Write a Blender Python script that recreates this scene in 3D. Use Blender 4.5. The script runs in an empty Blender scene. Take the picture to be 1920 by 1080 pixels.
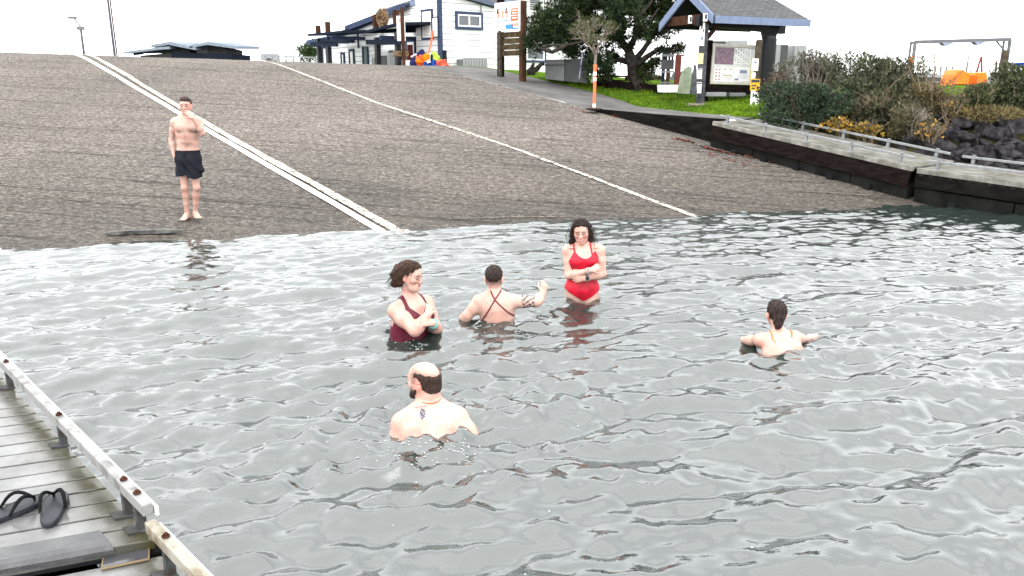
import bpy, bmesh, math, random
import numpy as np
from mathutils import Vector, Matrix
random.seed(7); RNG = np.random.default_rng(11)
S = bpy.context.scene; COL = S.collection
# ---------------------------------------------------------------- camera
FPX, HORY, CAMZ = 1480.0, 148.0, 2.10
TH = math.atan((540 - HORY) / FPX)
cd = bpy.data.cameras.new("camera"); cam = bpy.data.objects.new("camera", cd); COL.objects.link(cam)
cd.sensor_width = 36.0; cd.lens = 36.0 * FPX / 1920; cd.clip_start = 0.05; cd.clip_end = 6000
cam.location = (0, 0, CAMZ); cam.rotation_euler = (math.radians(90) - TH, 0, 0)
S.camera = cam
# ---------------------------------------------------------------- sky, sun, exposure
SUN_EL, SUN_AZ = math.radians(55), math.radians(200)      # high, behind the camera, behind cloud
W = bpy.data.worlds.new("World"); S.world = W; W.use_nodes = True
nt = W.node_tree; nt.nodes.clear()
wo = nt.nodes.new('ShaderNodeOutputWorld'); bg = nt.nodes.new('ShaderNodeBackground')
sk = nt.nodes.new('ShaderNodeTexSky'); sk.sky_type = 'NISHITA'; sk.sun_disc = False
sk.sun_elevation = SUN_EL; sk.sun_rotation = SUN_AZ; sk.air_density = 1.0; sk.dust_density = 6.0
hs = nt.nodes.new('ShaderNodeHueSaturation'); hs.inputs['Saturation'].default_value = 0.10
mx = nt.nodes.new('ShaderNodeMixRGB'); mx.inputs['Fac'].default_value = 0.88
mx.inputs['Color2'].default_value = (8.1, 8.25, 8.4, 1)    # even cloud layer
nt.links.new(sk.outputs['Color'], hs.inputs['Color']); nt.links.new(hs.outputs['Color'], mx.inputs['Color1'])
nt.links.new(mx.outputs['Color'], bg.inputs['Color']); bg.inputs['Strength'].default_value = 0.12
nt.links.new(bg.outputs['Background'], wo.inputs['Surface'])
sl = bpy.data.lights.new("sun", 'SUN'); sl.energy = 0.8; sl.angle = math.radians(150); sl.color = (1, .97, .92)
so = bpy.data.objects.new("sun", sl); COL.objects.link(so)
so.rotation_euler = (math.radians(90) - SUN_EL, 0, math.pi - SUN_AZ + math.radians(0))
S.view_settings.view_transform = 'Standard'; S.view_settings.look = 'None'
S.view_settings.exposure = 1.85; S.view_settings.gamma = 1.0
S.cycles.max_bounces = 6; S.cycles.transparent_max_bounces = 12; S.cycles.use_denoising = True
S.cycles.caustics_reflective = False; S.cycles.caustics_refractive = False
# ---------------------------------------------------------------- helpers: where a point of the place lies
CT, ST = math.cos(TH), math.sin(TH)
def ray(x, y):
    v = 540 - y
    return np.array([x - 960.0, FPX * CT + v * ST, -FPX * ST + v * CT])
def atz(x, y, z):
    r = ray(x, y); return np.array([0, 0, CAMZ]) + r * ((z - CAMZ) / r[2])
def at(x, y, Y):
    r = ray(x, y); return np.array([0, 0, CAMZ]) + r * (Y / r[1])
def onpl(x, y, p, n):
    r = ray(x, y); o = np.array([0, 0, CAMZ]); n = np.asarray(n, float)
    return o + r * (n.dot(np.asarray(p) - o) / n.dot(r))
LU = np.array([-0.613065, 0.790032]); LV = np.array([0.790032, 0.613065])   # up the ramp / across it
def uv(u, v, z=0.0):
    p = LU * u + LV * v; return np.array([p[0], p[1], z])
def touv(X, Y): return LU[0] * X + LU[1] * Y, LV[0] * X + LV[1] * Y
# ---------------------------------------------------------------- helpers: things
def tag(o, label, cat, group=None):
    o['label'] = label; o['category'] = cat
    if group: o['group'] = group
    return o
def thing(name, label, cat, loc=(0, 0, 0), rotz=0.0, group=None):
    o = bpy.data.objects.new(name, None); COL.objects.link(o); o.empty_display_size = .1
    o.location = tuple(float(c) for c in loc); o.rotation_euler = (0, 0, rotz)
    return tag(o, label, cat, group)
def root_of(o):
    while o.parent: o = o.parent
    return o
def mesh(name, V, F, mat=None, parent=None, smooth=False, world=True, origin=None):
    V = np.asarray(V, dtype=np.float64).reshape(-1, 3)
    if parent is not None and world: V = V - np.array(root_of(parent).location)
    if origin is not None: V = V - np.asarray(origin)
    me = bpy.data.meshes.new(name)
    if isinstance(F, np.ndarray):
        n, k = F.shape
        me.vertices.add(len(V)); me.vertices.foreach_set('co', V.astype(np.float32).ravel())
        me.loops.add(n * k); me.loops.foreach_set('vertex_index', F.astype(np.int32).ravel())
        me.polygons.add(n); me.polygons.foreach_set('loop_start', np.arange(0, n * k, k, dtype=np.int32))
        me.update(calc_edges=True)
    else:
        me.from_pydata([tuple(v) for v in V], [], F); me.update()
    if smooth: me.polygons.foreach_set('use_smooth', np.ones(len(me.polygons), dtype=bool))
    o = bpy.data.objects.new(name, me); COL.objects.link(o)
    if mat is not None: me.materials.append(mat)
    if parent is not None: o.parent = parent
    if origin is not None: o.location = tuple(float(c) for c in origin)
    return o
def vcol(o, C, name='Col'):
    C = np.asarray(C, dtype=np.float32)
    if C.shape[1] == 3: C = np.hstack([C, np.ones((len(C), 1), np.float32)])
    a = o.data.color_attributes.new(name, 'FLOAT_COLOR', 'POINT'); a.data.foreach_set('color', C.ravel())
def copy_tree(o, parent=None):
    c = o.copy(); COL.objects.link(c)
    if parent is not None: c.parent = parent
    for ch in list(o.children): copy_tree(ch, c)
    return c
def nrm(v):
    v = np.asarray(v, float); return v / (np.linalg.norm(v) + 1e-12)
class MB:
    def __init__(s): s.V = []; s.F = []
    def add(s, V, F):
        n = len(s.V); s.V += [tuple(map(float, v)) for v in V]; s.F += [tuple(n + i for i in f) for f in F]; return s
    def box(s, c, size, ax=None, ay=None, bev=0.0):
        """box with centre c; ax, ay are unit axes (az = ax x ay)"""
        c = np.asarray(c, float); ax = np.array([1., 0, 0]) if ax is None else nrm(ax)
        if ay is None: ay = np.array([0, 1., 0]) if abs(ax[2]) > .99 else nrm(np.cross([0, 0, 1.], ax))
        ay = nrm(ay); az = nrm(np.cross(ax, ay)); h = np.asarray(size, float) / 2
        if bev <= 0:
            V = [c + ax * h[0] * i + ay * h[1] * j + az * h[2] * k for k in (-1, 1) for j in (-1, 1) for i in (-1, 1)]
            F = [(0, 2, 3, 1), (4, 5, 7, 6), (0, 1, 5, 4), (2, 6, 7, 3), (0, 4, 6, 2), (1, 3, 7, 5)]
            return s.add(V, F)
        bm = bmesh.new(); bmesh.ops.create_cube(bm, size=1.0)
        for v in bm.verts: v.co = Vector((v.co.x * size[0], v.co.y * size[1], v.co.z * size[2]))
        bmesh.ops.bevel(bm, geom=bm.edges[:], offset=bev, segments=2, affect='EDGES', profile=.6)
        bm.verts.index_update()
        V = [c + ax * v.co.x + ay * v.co.y + az * v.co.z for v in bm.verts]
        F = [tuple(v.index for v in f.verts) for f in bm.faces]; bm.free()
        return s.add(V, F)
    def beam(s, p0, p1, w, h, up=(0, 0, 1), bev=0.0):
        """rectangular bar from p0 to p1; w across, h along up"""
        p0 = np.asarray(p0, float); p1 = np.asarray(p1, float); a = nrm(p1 - p0)
        side = np.cross(up, a)
        side = nrm(side) if np.linalg.norm(side) > 1e-6 else np.array([1., 0, 0])
        return s.box((p0 + p1) / 2, (np.linalg.norm(p1 - p0), w, h), a, side, bev)
    def tube(s, pts, rad, n=8, cap=True):
        pts = [np.asarray(p, float) for p in pts]
        if np.isscalar(rad): rad = [rad] * len(pts)
        base = len(s.V); t0 = nrm(pts[1] - pts[0])
        x = np.cross(t0, [0, 0, 1.]); x = nrm(x) if np.linalg.norm(x) > 1e-3 else np.array([1., 0, 0])
        for i, p in enumerate(pts):
            t = nrm(pts[min(i + 1, len(pts) - 1)] - pts[max(i - 1, 0)])
            x = nrm(x - t * t.dot(x)); y = np.cross(t, x)
            for j in range(n):
                a = 2 * math.pi * j / n; s.V.append(tuple(p + (x * math.cos(a) + y * math.sin(a)) * rad[i]))
        for i in range(len(pts) - 1):
            for j in range(n):
                a = base + i * n + j; b = base + i * n + (j + 1) % n
                s.F.append((a, b, b + n, a + n))
        if cap:
            s.F.append(tuple(base + j for j in reversed(range(n)))); s.F.append(tuple(base + (len(pts) - 1) * n + j for j in range(n)))
        return s
    def prism(s, poly, off):
        """closed outline (3-D points in a plane) pushed along off"""
        P = [np.asarray(p, float) for p in poly]; n = len(P); off = np.asarray(off, float)
        V = P + [p + off for p in P]
        F = [tuple(reversed(range(n))), tuple(range(n, 2 * n))] + [(i, (i + 1) % n, n + (i + 1) % n, n + i) for i in range(n)]
        return s.add(V, F)
    def build(s, name, mat, parent=None, smooth=False, world=True, origin=None):
        o = mesh(name, s.V, s.F, mat, parent, smooth, world, origin)
        bm = bmesh.new(); bm.from_mesh(o.data); bmesh.ops.recalc_face_normals(bm, faces=bm.faces); bm.to_mesh(o.data); bm.free()
        return o
def struct(o): o['kind'] = 'structure'; return o
# ---------------------------------------------------------------- helpers: materials
def newmat(name):
    m = bpy.data.materials.new(name); m.use_nodes = True
    return m, m.node_tree, m.node_tree.nodes['Principled BSDF']
def N(t, kind, **kw):
    n = t.nodes.new(kind)
    for k, v in kw.items():
        if k in n.inputs: n.inputs[k].default_value = v
        else: setattr(n, k, v)
    return n
def ramp(t, src, stops):
    r = t.nodes.new('ShaderNodeValToRGB'); e = r.color_ramp.elements
    while len(e) > 1: e.remove(e[-1])
    for i, (p, c) in enumerate(stops):
        el = e[0] if i == 0 else e.new(p)
        el.position = p; el.color = tuple(c) + (1,) if len(c) == 3 else c
    t.links.new(src, r.inputs['Fac']); return r
def pm(name, col, rough=.6, var=.25, scale=6.0, bump=.0, bscale=60.0, metal=0.0, col2=None, stretch=None, spec=None, thr=(.35, .65)):
    spec = (0.0 if rough >= .6 else .15) if spec is None else spec
    m, t, b = newmat(name)
    tc = N(t, 'ShaderNodeTexCoord'); src = tc.outputs['Object']
    if stretch:
        mp = N(t, 'ShaderNodeMapping', Scale=stretch); t.links.new(src, mp.inputs['Vector']); src = mp.outputs['Vector']
    nz = N(t, 'ShaderNodeTexNoise', Scale=scale, Detail=6.0, Roughness=.6); t.links.new(src, nz.inputs['Vector'])
    c = np.array(col); lo = np.clip(c * (1 - var), 0, 1) if col2 is None else np.array(col2); hi = np.clip(c * (1 + var), 0, 1) if col2 is None else c
    r = ramp(t, nz.outputs['Fac'], [(thr[0], tuple(lo)), (thr[1], tuple(hi))])
    t.links.new(r.outputs['Color'], b.inputs['Base Color'])
    b.inputs['Roughness'].default_value = rough; b.inputs['Metallic'].default_value = metal
    b.inputs['Specular IOR Level'].default_value = spec
    if bump > 0:
        n2 = N(t, 'ShaderNodeTexNoise', Scale=bscale, Detail=4.0); t.links.new(src, n2.inputs['Vector'])
        bp = N(t, 'ShaderNodeBump', Strength=bump, Distance=.02); t.links.new(n2.outputs['Fac'], bp.inputs['Height'])
        t.links.new(bp.outputs['Normal'], b.inputs['Normal'])
    return m
def attr_mat(name, rough=.6, var=.0, scale=30.0, spec=.4, bump=0.0, trans=0.0):
    m, t, b = newmat(name)
    a = N(t, 'ShaderNodeAttribute', attribute_name='Col'); src = a.outputs['Color']
    if var:
        nz = N(t, 'ShaderNodeTexNoise', Scale=scale, Detail=5.0); tc = N(t, 'ShaderNodeTexCoord')
        t.links.new(tc.outputs['Object'], nz.inputs['Vector'])
        mm = N(t, 'ShaderNodeMixRGB', blend_type='MULTIPLY', Fac=1.0)
        r = ramp(t, nz.outputs['Fac'], [(.3, (1 - var,) * 3), (.7, (1 + var,) * 3)])
        t.links.new(src, mm.inputs['Color1']); t.links.new(r.outputs['Color'], mm.inputs['Color2']); src = mm.outputs['Color']
        if bump:
            bp = N(t, 'ShaderNodeBump', Strength=bump, Distance=.01); t.links.new(nz.outputs['Fac'], bp.inputs['Height']); t.links.new(bp.outputs['Normal'], b.inputs['Normal'])
    t.links.new(src, b.inputs['Base Color']); b.inputs['Roughness'].default_value = rough
    b.inputs['Specular IOR Level'].default_value = spec
    return m
# ================================================================ THE SETTING: ramp, path, bank, ground
W0 = np.array([-6.51724, 9.83765]); WN = np.array([-0.263974, 0.96453]); WD = np.array([0.96453, 0.263974]); GR = .16
def zcrest(v): return np.clip(3.115 - .0375 * v, 2.3, 3.6)
def ramp_h(X, Y):
    u, v = touv(X, Y); pl = GR * (WN[0] * (X - W0[0]) + WN[1] * (Y - W0[1])); zc = zcrest(v); k = .12
    a = np.clip(-pl / k, -60, 60); b = -zc / k
    m = np.maximum(a, b); return -k * (m + np.log(np.exp(a - m) + np.exp(b - m)))
def onramp(x, y):
    lo, hi = 2.0, 60.0
    Ys = np.linspace(3, 45, 4000); r = ray(x, y); P = np.array([0, 0, CAMZ])[None] + r[None] * (Ys / r[1])[:, None]
    d = P[:, 2] - ramp_h(P[:, 0], P[:, 1]); i = int(np.argmax(d < 0)) if (d < 0).any() else int(np.argmin(d))
    return P[i]
def grid(us, vs, fz):
    U, Vv = np.meshgrid(us, vs, indexing='ij'); X = LU[0] * U + LV[0] * Vv; Y = LU[1] * U + LV[1] * Vv
    P = np.stack([X, Y, fz(X, Y, U, Vv)], -1).reshape(-1, 3); n, m = len(us), len(vs)
    i = np.arange(n - 1)[:, None] * m + np.arange(m - 1)[None]
    F = np.stack([i, i + 1, i + m + 1, i + m], -1).reshape(-1, 4)
    return P, F
def vnoise(X, Y, sc, seed):
    r = np.random.default_rng(seed); o = np.zeros_like(X)
    for k in range(8):
        a = r.uniform(0, 2 * math.pi); f = sc * r.uniform(.6, 1.7); o += np.sin((X * math.cos(a) + Y * math.sin(a)) * f + r.uniform(0, 6.28))
    return o / 8 ** .5

def ramp_material():
    m, t, b = newmat('ramp_concrete'); g = N(t, 'ShaderNodeNewGeometry'); pos = g.outputs['Position']
    # turn into waterline axes so the tined grooves and tide streaks run along the ramp
    mp = N(t, 'ShaderNodeMapping', Rotation=(0, 0, math.radians(6))); mp.vector_type = 'POINT'; t.links.new(pos, mp.inputs['Vector'])
    gr = N(t, 'ShaderNodeTexNoise', Scale=30.0, Detail=4.0, Roughness=.7); t.links.new(pos, gr.inputs['Vector'])
    s1 = N(t, 'ShaderNodeMapping', Scale=(1.0, 2.2, 2.2)); t.links.new(mp.outputs['Vector'], s1.inputs['Vector'])
    gr2 = N(t, 'ShaderNodeTexNoise', Scale=11.0, Detail=6.0, Roughness=.8); t.links.new(s1.outputs['Vector'], gr2.inputs['Vector'])
    s2 = N(t, 'ShaderNodeMapping', Scale=(.22, 5.0, 1.0)); t.links.new(mp.outputs['Vector'], s2.inputs['Vector'])
    st = N(t, 'ShaderNodeTexNoise', Scale=1.6, Detail=5.0, Roughness=.65); t.links.new(s2.outputs['Vector'], st.inputs['Vector'])
    big = N(t, 'ShaderNodeTexNoise', Scale=.35, Detail=3.0); t.links.new(pos, big.inputs['Vector'])
    sep = N(t, 'ShaderNodeSeparateXYZ'); t.links.new(pos, sep.inputs['Vector'])
    c1 = ramp(t, gr2.outputs['Fac'], [(.30, (.012, .011, .010)), (.44, (.062, .056, .052)), (.54, (.122, .113, .105)), (.70, (.29, .272, .256))])
    c2 = ramp(t, gr.outputs['Fac'], [(.30, (.45, .45, .45)), (.5, (1, 1, 1)), (.72, (1.75, 1.7, 1.65))])
    m1 = N(t, 'ShaderNodeMixRGB', blend_type='MULTIPLY', Fac=1.0); t.links.new(c1.outputs['Color'], m1.inputs['Color1']); t.links.new(c2.outputs['Color'], m1.inputs['Color2'])
    c3 = ramp(t, st.outputs['Fac'], [(.34, (.35, .34, .34)), (.45, (.95, .95, .95)), (.7, (1.12, 1.1, 1.08))])
    m2 = N(t, 'ShaderNodeMixRGB', blend_type='MULTIPLY', Fac=.8); t.links.new(m1.outputs['Color'], m2.inputs['Color1']); t.links.new(c3.outputs['Color'], m2.inputs['Color2'])
    c4 = ramp(t, big.outputs['Fac'], [(.3, (.85, .85, .85)), (.7, (1.15, 1.13, 1.1))])
    m3 = N(t, 'ShaderNodeMixRGB', blend_type='MULTIPLY', Fac=1.0); t.links.new(m2.outputs['Color'], m3.inputs['Color1']); t.links.new(c4.outputs['Color'], m3.inputs['Color2'])
    # the tide zone: darker wet, algae-stained concrete low down; dry and paler above
    wz = N(t, 'ShaderNodeMath', operation='ADD'); zz = N(t, 'ShaderNodeMath', operation='MULTIPLY'); zz.inputs[1].default_value = .18
    t.links.new(st.outputs['Fac'], zz.inputs[0]); t.links.new(sep.outputs['Z'], wz.inputs[0]); t.links.new(zz.outputs[0], wz.inputs[1])
    c5 = ramp(t, wz.outputs[0], [(.06, (.60, .58, .55)), (.20, (.74, .72, .69)), (.55, (.95, .94, .92)), (.95, (1.15, 1.13, 1.11))])
    dj = N(t, 'ShaderNodeVectorMath', operation='DOT_PRODUCT'); dj.inputs[1].default_value = (.10, .995, 0); t.links.new(pos, dj.inputs[0])
    wob = N(t, 'ShaderNodeMath', operation='MULTIPLY_ADD'); wob.inputs[1].default_value = .25; t.links.new(big.outputs['Fac'], wob.inputs[0]); t.links.new(dj.outputs['Value'], wob.inputs[2])
    fj = N(t, 'ShaderNodeMath', operation='MULTIPLY'); fj.inputs[1].default_value = 1 / 3.9; t.links.new(wob.outputs[0], fj.inputs[0]); fr_ = N(t, 'ShaderNodeMath', operation='FRACT'); t.links.new(fj.outputs[0], fr_.inputs[0])
    cj = ramp(t, fr_.outputs[0], [(0.0, (.30, .29, .28)), (.006, (.34, .33, .32)), (.011, (1, 1, 1)), (.995, (1, 1, 1)), (1.0, (.5, .5, .5))])
    mj = N(t, 'ShaderNodeMixRGB', blend_type='MULTIPLY', Fac=.8); t.links.new(m3.outputs['Color'], mj.inputs['Color1']); t.links.new(cj.outputs['Color'], mj.inputs['Color2']); m3 = mj
    m4 = N(t, 'ShaderNodeMixRGB', blend_type='MULTIPLY', Fac=1.0); t.links.new(m3.outputs['Color'], m4.inputs['Color1']); t.links.new(c5.outputs['Color'], m4.inputs['Color2'])
    t.links.new(m4.outputs['Color'], b.inputs['Base Color'])
    rr = ramp(t, wz.outputs[0], [(.08, (.42,) * 3), (.5, (.75,) * 3), (1.0, (.85,) * 3)]); t.links.new(rr.outputs['Color'], b.inputs['Roughness'])
    b.inputs['Specular IOR Level'].default_value = .03
    bp = N(t, 'ShaderNodeBump', Strength=.7, Distance=.03); t.links.new(gr2.outputs['Fac'], bp.inputs['Height'])
    bp2 = N(t, 'ShaderNodeBump', Strength=.5, Distance=.04); t.links.new(st.outputs['Fac'], bp2.inputs['Height']); t.links.new(bp.outputs['Normal'], bp2.inputs['Normal'])
    t.links.new(bp2.outputs['Normal'], b.inputs['Normal'])
    return m
M = {}
M['ramp'] = ramp_material()
us = np.concatenate([np.arange(-8, 9, .5), np.arange(9, 34, .2), np.arange(34, 80, 2)])
vs = np.concatenate([np.arange(-30, -4, 1.0), np.arange(-4, 14.41, .2)])
P, F = grid(us, vs, lambda X, Y, U, V_: ramp_h(X, Y) + .006 * vnoise(X, Y, 2.0, 3))
struct(mesh('boat_ramp', P, F, M['ramp'], smooth=True))
# painted lines on the ramp, laid as sheets just above it
def paint_mat(name, col, wear):
    m, t, b = newmat(name); g = N(t, 'ShaderNodeNewGeometry')
    nz = N(t, 'ShaderNodeTexNoise', Scale=14.0, Detail=6.0, Roughness=.7); t.links.new(g.outputs['Position'], nz.inputs['Vector'])
    r = ramp(t, nz.outputs['Fac'], [(wear - .06, (.09, .08, .07)), (wear + .05, col)])
    t.links.new(r.outputs['Color'], b.inputs['Base Color']); b.inputs['Roughness'].default_value = .6; b.inputs['Specular IOR Level'].default_value = 0.0
    return m
M['paint'] = paint_mat('white_paint', (.80, .79, .77), .33)
M['worn'] = paint_mat('worn_paint', (.46, .42, .36), .46)
M['faint'] = paint_mat('faint_paint', (.19, .17, .14), .53); M['paint2'] = paint_mat('scuffed_paint', (.50, .46, .41), .49)
def strip(name, pts, wid, mat, seed=1, dz=.010):
    r = np.random.default_rng(seed); V = []; n = 160; pts = np.asarray(pts, float); tt = np.linspace(0, len(pts) - 1, n)
    q = np.stack([np.interp(tt, np.arange(len(pts)), pts[:, k]) for k in (0, 1)], -1)
    j = np.convolve(r.normal(0, .012, n + 8), np.ones(4) / 4, 'same')[:n]; w2 = wid * (1 + np.convolve(r.normal(0, .12, n + 8), np.ones(3) / 3, 'same')[:n])
    d = np.gradient(q, axis=0); d /= np.linalg.norm(d, axis=1)[:, None]; nn = np.stack([d[:, 1], -d[:, 0]], -1)
    A = q + nn * (j - w2 / 2)[:, None]; B = q + nn * (j + w2 / 2)[:, None]
    for a, b_ in zip(A, B):
        V.append((a[0], a[1], ramp_h(a[0], a[1]) + dz)); V.append((b_[0], b_[1], ramp_h(b_[0], b_[1]) + dz))
    Fc = [(2 * i, 2 * i + 1, 2 * i + 3, 2 * i + 2) for i in range(n - 1)]
    return struct(mesh(name, V, Fc, mat))
def rp(*px): return [onramp(x, y)[:2] for x, y in px]
def ext(a, b, k): return list(np.asarray(a) + (np.asarray(a) - np.asarray(b)) * k)
l1 = rp((715, 434), (400, 251), (145, 104)); l1 = [ext(l1[0], l1[1], .25)] + l1 + [ext(l1[2], l1[1], .4)]
strip('white_line', l1, .125, M['paint'], 1)
l1b = rp((742, 432), (420, 252), (172, 106)); l1b = [ext(l1b[0], l1b[1], .2)] + l1b + [ext(l1b[2], l1b[1], .4)]
strip('worn_line', l1b, .15, M['worn'], 2, .016)
l2 = rp((1290, 402), (960, 277), (700, 191), (512, 119)); l2 = [ext(l2[0], l2[1], .2)] + l2 + [ext(l2[3], l2[2], .4)]
strip('scuffed_line', l2, .105, M['paint2'], 3, .012)
strip('faded_line', rp((835, 412), (950, 408), (1062, 407)), .030, M['faint'], 4)
strip('faded_line', rp((1085, 283), (1190, 322), (1300, 362)), .035, M['faint'], 5)
# path beside the ramp
pu = [4, 11, 13, 15.2, 17.5, 19.4, 21.7, 26, 34]
def zpath(u): return np.interp(u, [11, 13.2, 15.2], [1.235, 1.28, 1.345])
def path_z(X, Y, U, V_):
    e = ramp_h(LU[0] * U + LV[0] * 14.4, LU[1] * U + LV[1] * 14.4)
    f = np.clip((U - 15.0) / 1.2, 0, 1); return (zpath(U) * (1 - f) + np.maximum(e, zpath(U)) * f) + .004
M['path'] = pm('path_concrete', (.135, .13, .128), .75, col2=(.085, .082, .08), scale=1.2, bump=.15, bscale=90)
PE_U, PE_V = [10.5, 11, 14.2, 18, 22, 26, 34], [15.5, 15.55, 16.25, 16.9, 16.9, 17.0, 17.2]
pus = np.arange(11.05, 34, .25); Pp = []; Fp = []
for u in pus:
    for s_ in np.linspace(0, 1, 6):
        v = 14.4 * (1 - s_) + np.interp(u, PE_U, PE_V) * s_; q = uv(u, v); Pp.append((q[0], q[1], float(path_z(q[0], q[1], u, v)) + .0))
    q = uv(u, v + .35); Pp.append((q[0], q[1], Pp[-1][2] - .06))
for i in range(len(pus) - 1):
    for j in range(6): a = i * 7 + j; Fp.append((a, a + 1, a + 8, a + 7))
struct(mesh('path', Pp, Fp, M['path'], smooth=True))
# bank: a smooth surface through surveyed heights
CP = np.array([(11, 15.55, 1.2), (12.5, 15.9, 1.24), (14.2, 16.3, 1.3), (16, 16.6, 1.44), (18, 16.9, 1.74), (19.4, 16.95, 1.98), (22, 16.95, 2.36), (26, 17.05, 2.44), (34, 17.2, 2.44), (14, 20, 1.56), (16, 20.5, 1.74), (18, 20, 1.88), (22, 20, 2.22), (26, 20, 2.42), (30, 21, 2.40),
  (11, 18, 1.30), (11, 21, 1.5), (8.5, 15.9, .62), (8.5, 17.5, 1.15), (8, 20, 1.55), (5.5, 15.9, .10), (5.5, 17.3, .85), (5, 20, 1.45), (2, 16, -.3), (2, 18, .6), (2, 21, 1.3), (-3, 16, -.6), (-3, 19, .5), (-4, 24, 1.3), (28, 27, 2.1), (18, 27, 1.8), (10, 26, 1.6), (3, 27, 1.5), (10, 40, 1.7), (30, 40, 2.0), (-4, 40, 1.5), (40, 20, 2.3), (40, 40, 2.0)], float)
D = np.hypot(CP[:, None, 0] - CP[None, :, 0], CP[:, None, 1] - CP[None, :, 1])
RW = np.linalg.solve(D + np.eye(len(CP)) * .15, CP[:, 2] - 1.5)
def bank_uv(U, V_):
    U = np.asarray(U, float); V_ = np.asarray(V_, float)
    return 1.5 + (np.hypot(U[..., None] - CP[:, 0], V_[..., None] - CP[:, 1]) * RW).sum(-1)
def bank_h(X, Y): return bank_uv(*touv(np.asarray(X, float), np.asarray(Y, float)))
def soil_mat():
    m, t, b = newmat('bank_soil'); g = N(t, 'ShaderNodeNewGeometry')
    nz = N(t, 'ShaderNodeTexNoise', Scale=2.2, Detail=7.0, Roughness=.7); t.links.new(g.outputs['Position'], nz.inputs['Vector'])
    r = ramp(t, nz.outputs['Fac'], [(.32, (.006, .005, .004)), (.5, (.018, .016, .008)), (.62, (.026, .024, .010)), (.78, (.05, .042, .02))])
    dt = N(t, 'ShaderNodeVectorMath', operation='DOT_PRODUCT'); dt.inputs[1].default_value = (LU[0], LU[1], 0); t.links.new(g.outputs['Position'], dt.inputs[0])
    k = N(t, 'ShaderNodeMapRange'); k.inputs['From Min'].default_value = 10.6; k.inputs['From Max'].default_value = 12.0; t.links.new(dt.outputs['Value'], k.inputs['Value'])
    r2 = ramp(t, nz.outputs['Fac'], [(.3, (.03, .05, .01)), (.6, (.07, .13, .012))]); mx = N(t, 'ShaderNodeMixRGB'); t.links.new(k.outputs['Result'], mx.inputs['Fac']); t.links.new(r.outputs['Color'], mx.inputs['Color1']); t.links.new(r2.outputs['Color'], mx.inputs['Color2'])
    t.links.new(mx.outputs['Color'], b.inputs['Base Color']); b.inputs['Roughness'].default_value = .9; b.inputs['Specular IOR Level'].default_value = 0.0
    bp = N(t, 'ShaderNodeBump', Strength=.6, Distance=.05); t.links.new(nz.outputs['Fac'], bp.inputs['Height']); t.links.new(bp.outputs['Normal'], b.inputs['Normal'])
    return m
M['soil'] = soil_mat()
us = np.arange(-10, 45.1, .35); P = []; F = []; m_ = 60
for u in us:
    v0 = float(np.interp(u, [-10, 10.4, 10.9] + PE_U[1:], [15.2, 15.2, 15.5] + PE_V[1:])) - .02
    vv = v0 + (np.linspace(0, 1, m_) ** 1.6) * (48 - v0)
    z = bank_uv(np.full(m_, u), vv); z = z + .02 * vnoise(vv, np.full(m_, u), 3.0, 5) * np.clip((vv - v0) * 2, 0, 1)
    if u > 10.9: z[0] = float(path_z(0, 0, u, v0)) - .06; z[1] = float(path_z(0, 0, u, v0)) + .015; z[2] = z[2] * .5 + z[1] * .5
    for k in range(m_): q = uv(u, vv[k]); P.append((q[0], q[1], z[k]))
for i in range(len(us) - 1):
    for j in range(m_ - 1): a = i * m_ + j; F.append((a, a + 1, a + m_ + 1, a + m_))
struct(mesh('grass_bank', P, np.array(F), M['soil'], smooth=True))
M['gravel'] = pm('far_ground', (.16, .155, .15), .9, scale=.3)
struct(mesh('ground', [(-3000, 52, 1.2), (3000, 52, 1.2), (3000, 4500, 1.2), (-3000, 4500, 1.2)], [(0, 1, 2, 3)], M['gravel']))
# ================================================================ WATER
PEOPLE_XY = [(-.86, 6.37, .5), (-.17, 6.8, .55), (.71, 7.52, .4), (2.18, 6.07, .6), (-.5, 4.45, .9)]
def wave_z(X, Y):
    r = np.random.default_rng(23); z = np.zeros_like(X)
    # wind sea: crests lie roughly across the view, many lengths and a spread of headings
    for k in range(190):
        lam = .085 * (16.0 ** r.uniform(0, 1)); a = math.radians(-74) + r.normal(0, .36) + (r.normal(0, .45) if lam < .35 else 0); kk = 2 * math.pi / lam
        amp = .0056 * lam ** .93 * r.uniform(.4, 1.3) * (1.5 if .12 < lam < .5 else 1.0); ph = r.uniform(0, 6.283)
        q = (X * math.cos(a) + Y * math.sin(a)) * kk + ph + .6 * np.sin(X * r.normal(0, 1.6) + Y * r.normal(0, 1.2) + ph)
        e = .5 + .5 * np.sin(X * r.normal(0, 1.1) + Y * r.normal(0, 1.1) + r.uniform(0, 6.28))
        z += amp * e * (np.sin(q) + .25 * np.cos(2 * q))
    calm = np.clip((touv(X, Y)[0] * 0 + WN[0] * (X - W0[0]) + WN[1] * (Y - W0[1])), -6, 0) / -6   # 0 at the waterline
    z = z * (.50 + .62 * calm)
    for (px, py, s) in PEOPLE_XY:
        d = np.hypot(X - px, Y - py); g = np.exp(-(d / (s * 1.5)) ** 2)
        big = 1.9 if s > .7 else 1.0
        z += big * (g * .0085 * np.sin(d * 2 * math.pi / .27 + px * 5) + g * .008 * vnoise(X, Y, 24.0, int(px * 100) % 97 + 3) + g * g * .0035 * vnoise(X, Y, 45.0, 5) + g * g * .0012 * vnoise(X, Y, 90.0, 6))
    # water heaped up over the wading man's lower back and pushed aside by his arms
    z += .040 * np.exp(-(((X + .52) / .15) ** 2 + ((Y - 4.36) / .14) ** 2)) * (1 + .35 * vnoise(X, Y, 40.0, 12)) + .016 * np.exp(-(np.hypot(X + .5, Y - 4.5) / .55) ** 2) * vnoise(X, Y, 14.0, 13)
    return z
xs = np.concatenate([np.arange(-60, -9, 3.0), np.arange(-9, 10.5, .026), np.arange(10.5, 60, 3.0)])
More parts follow.
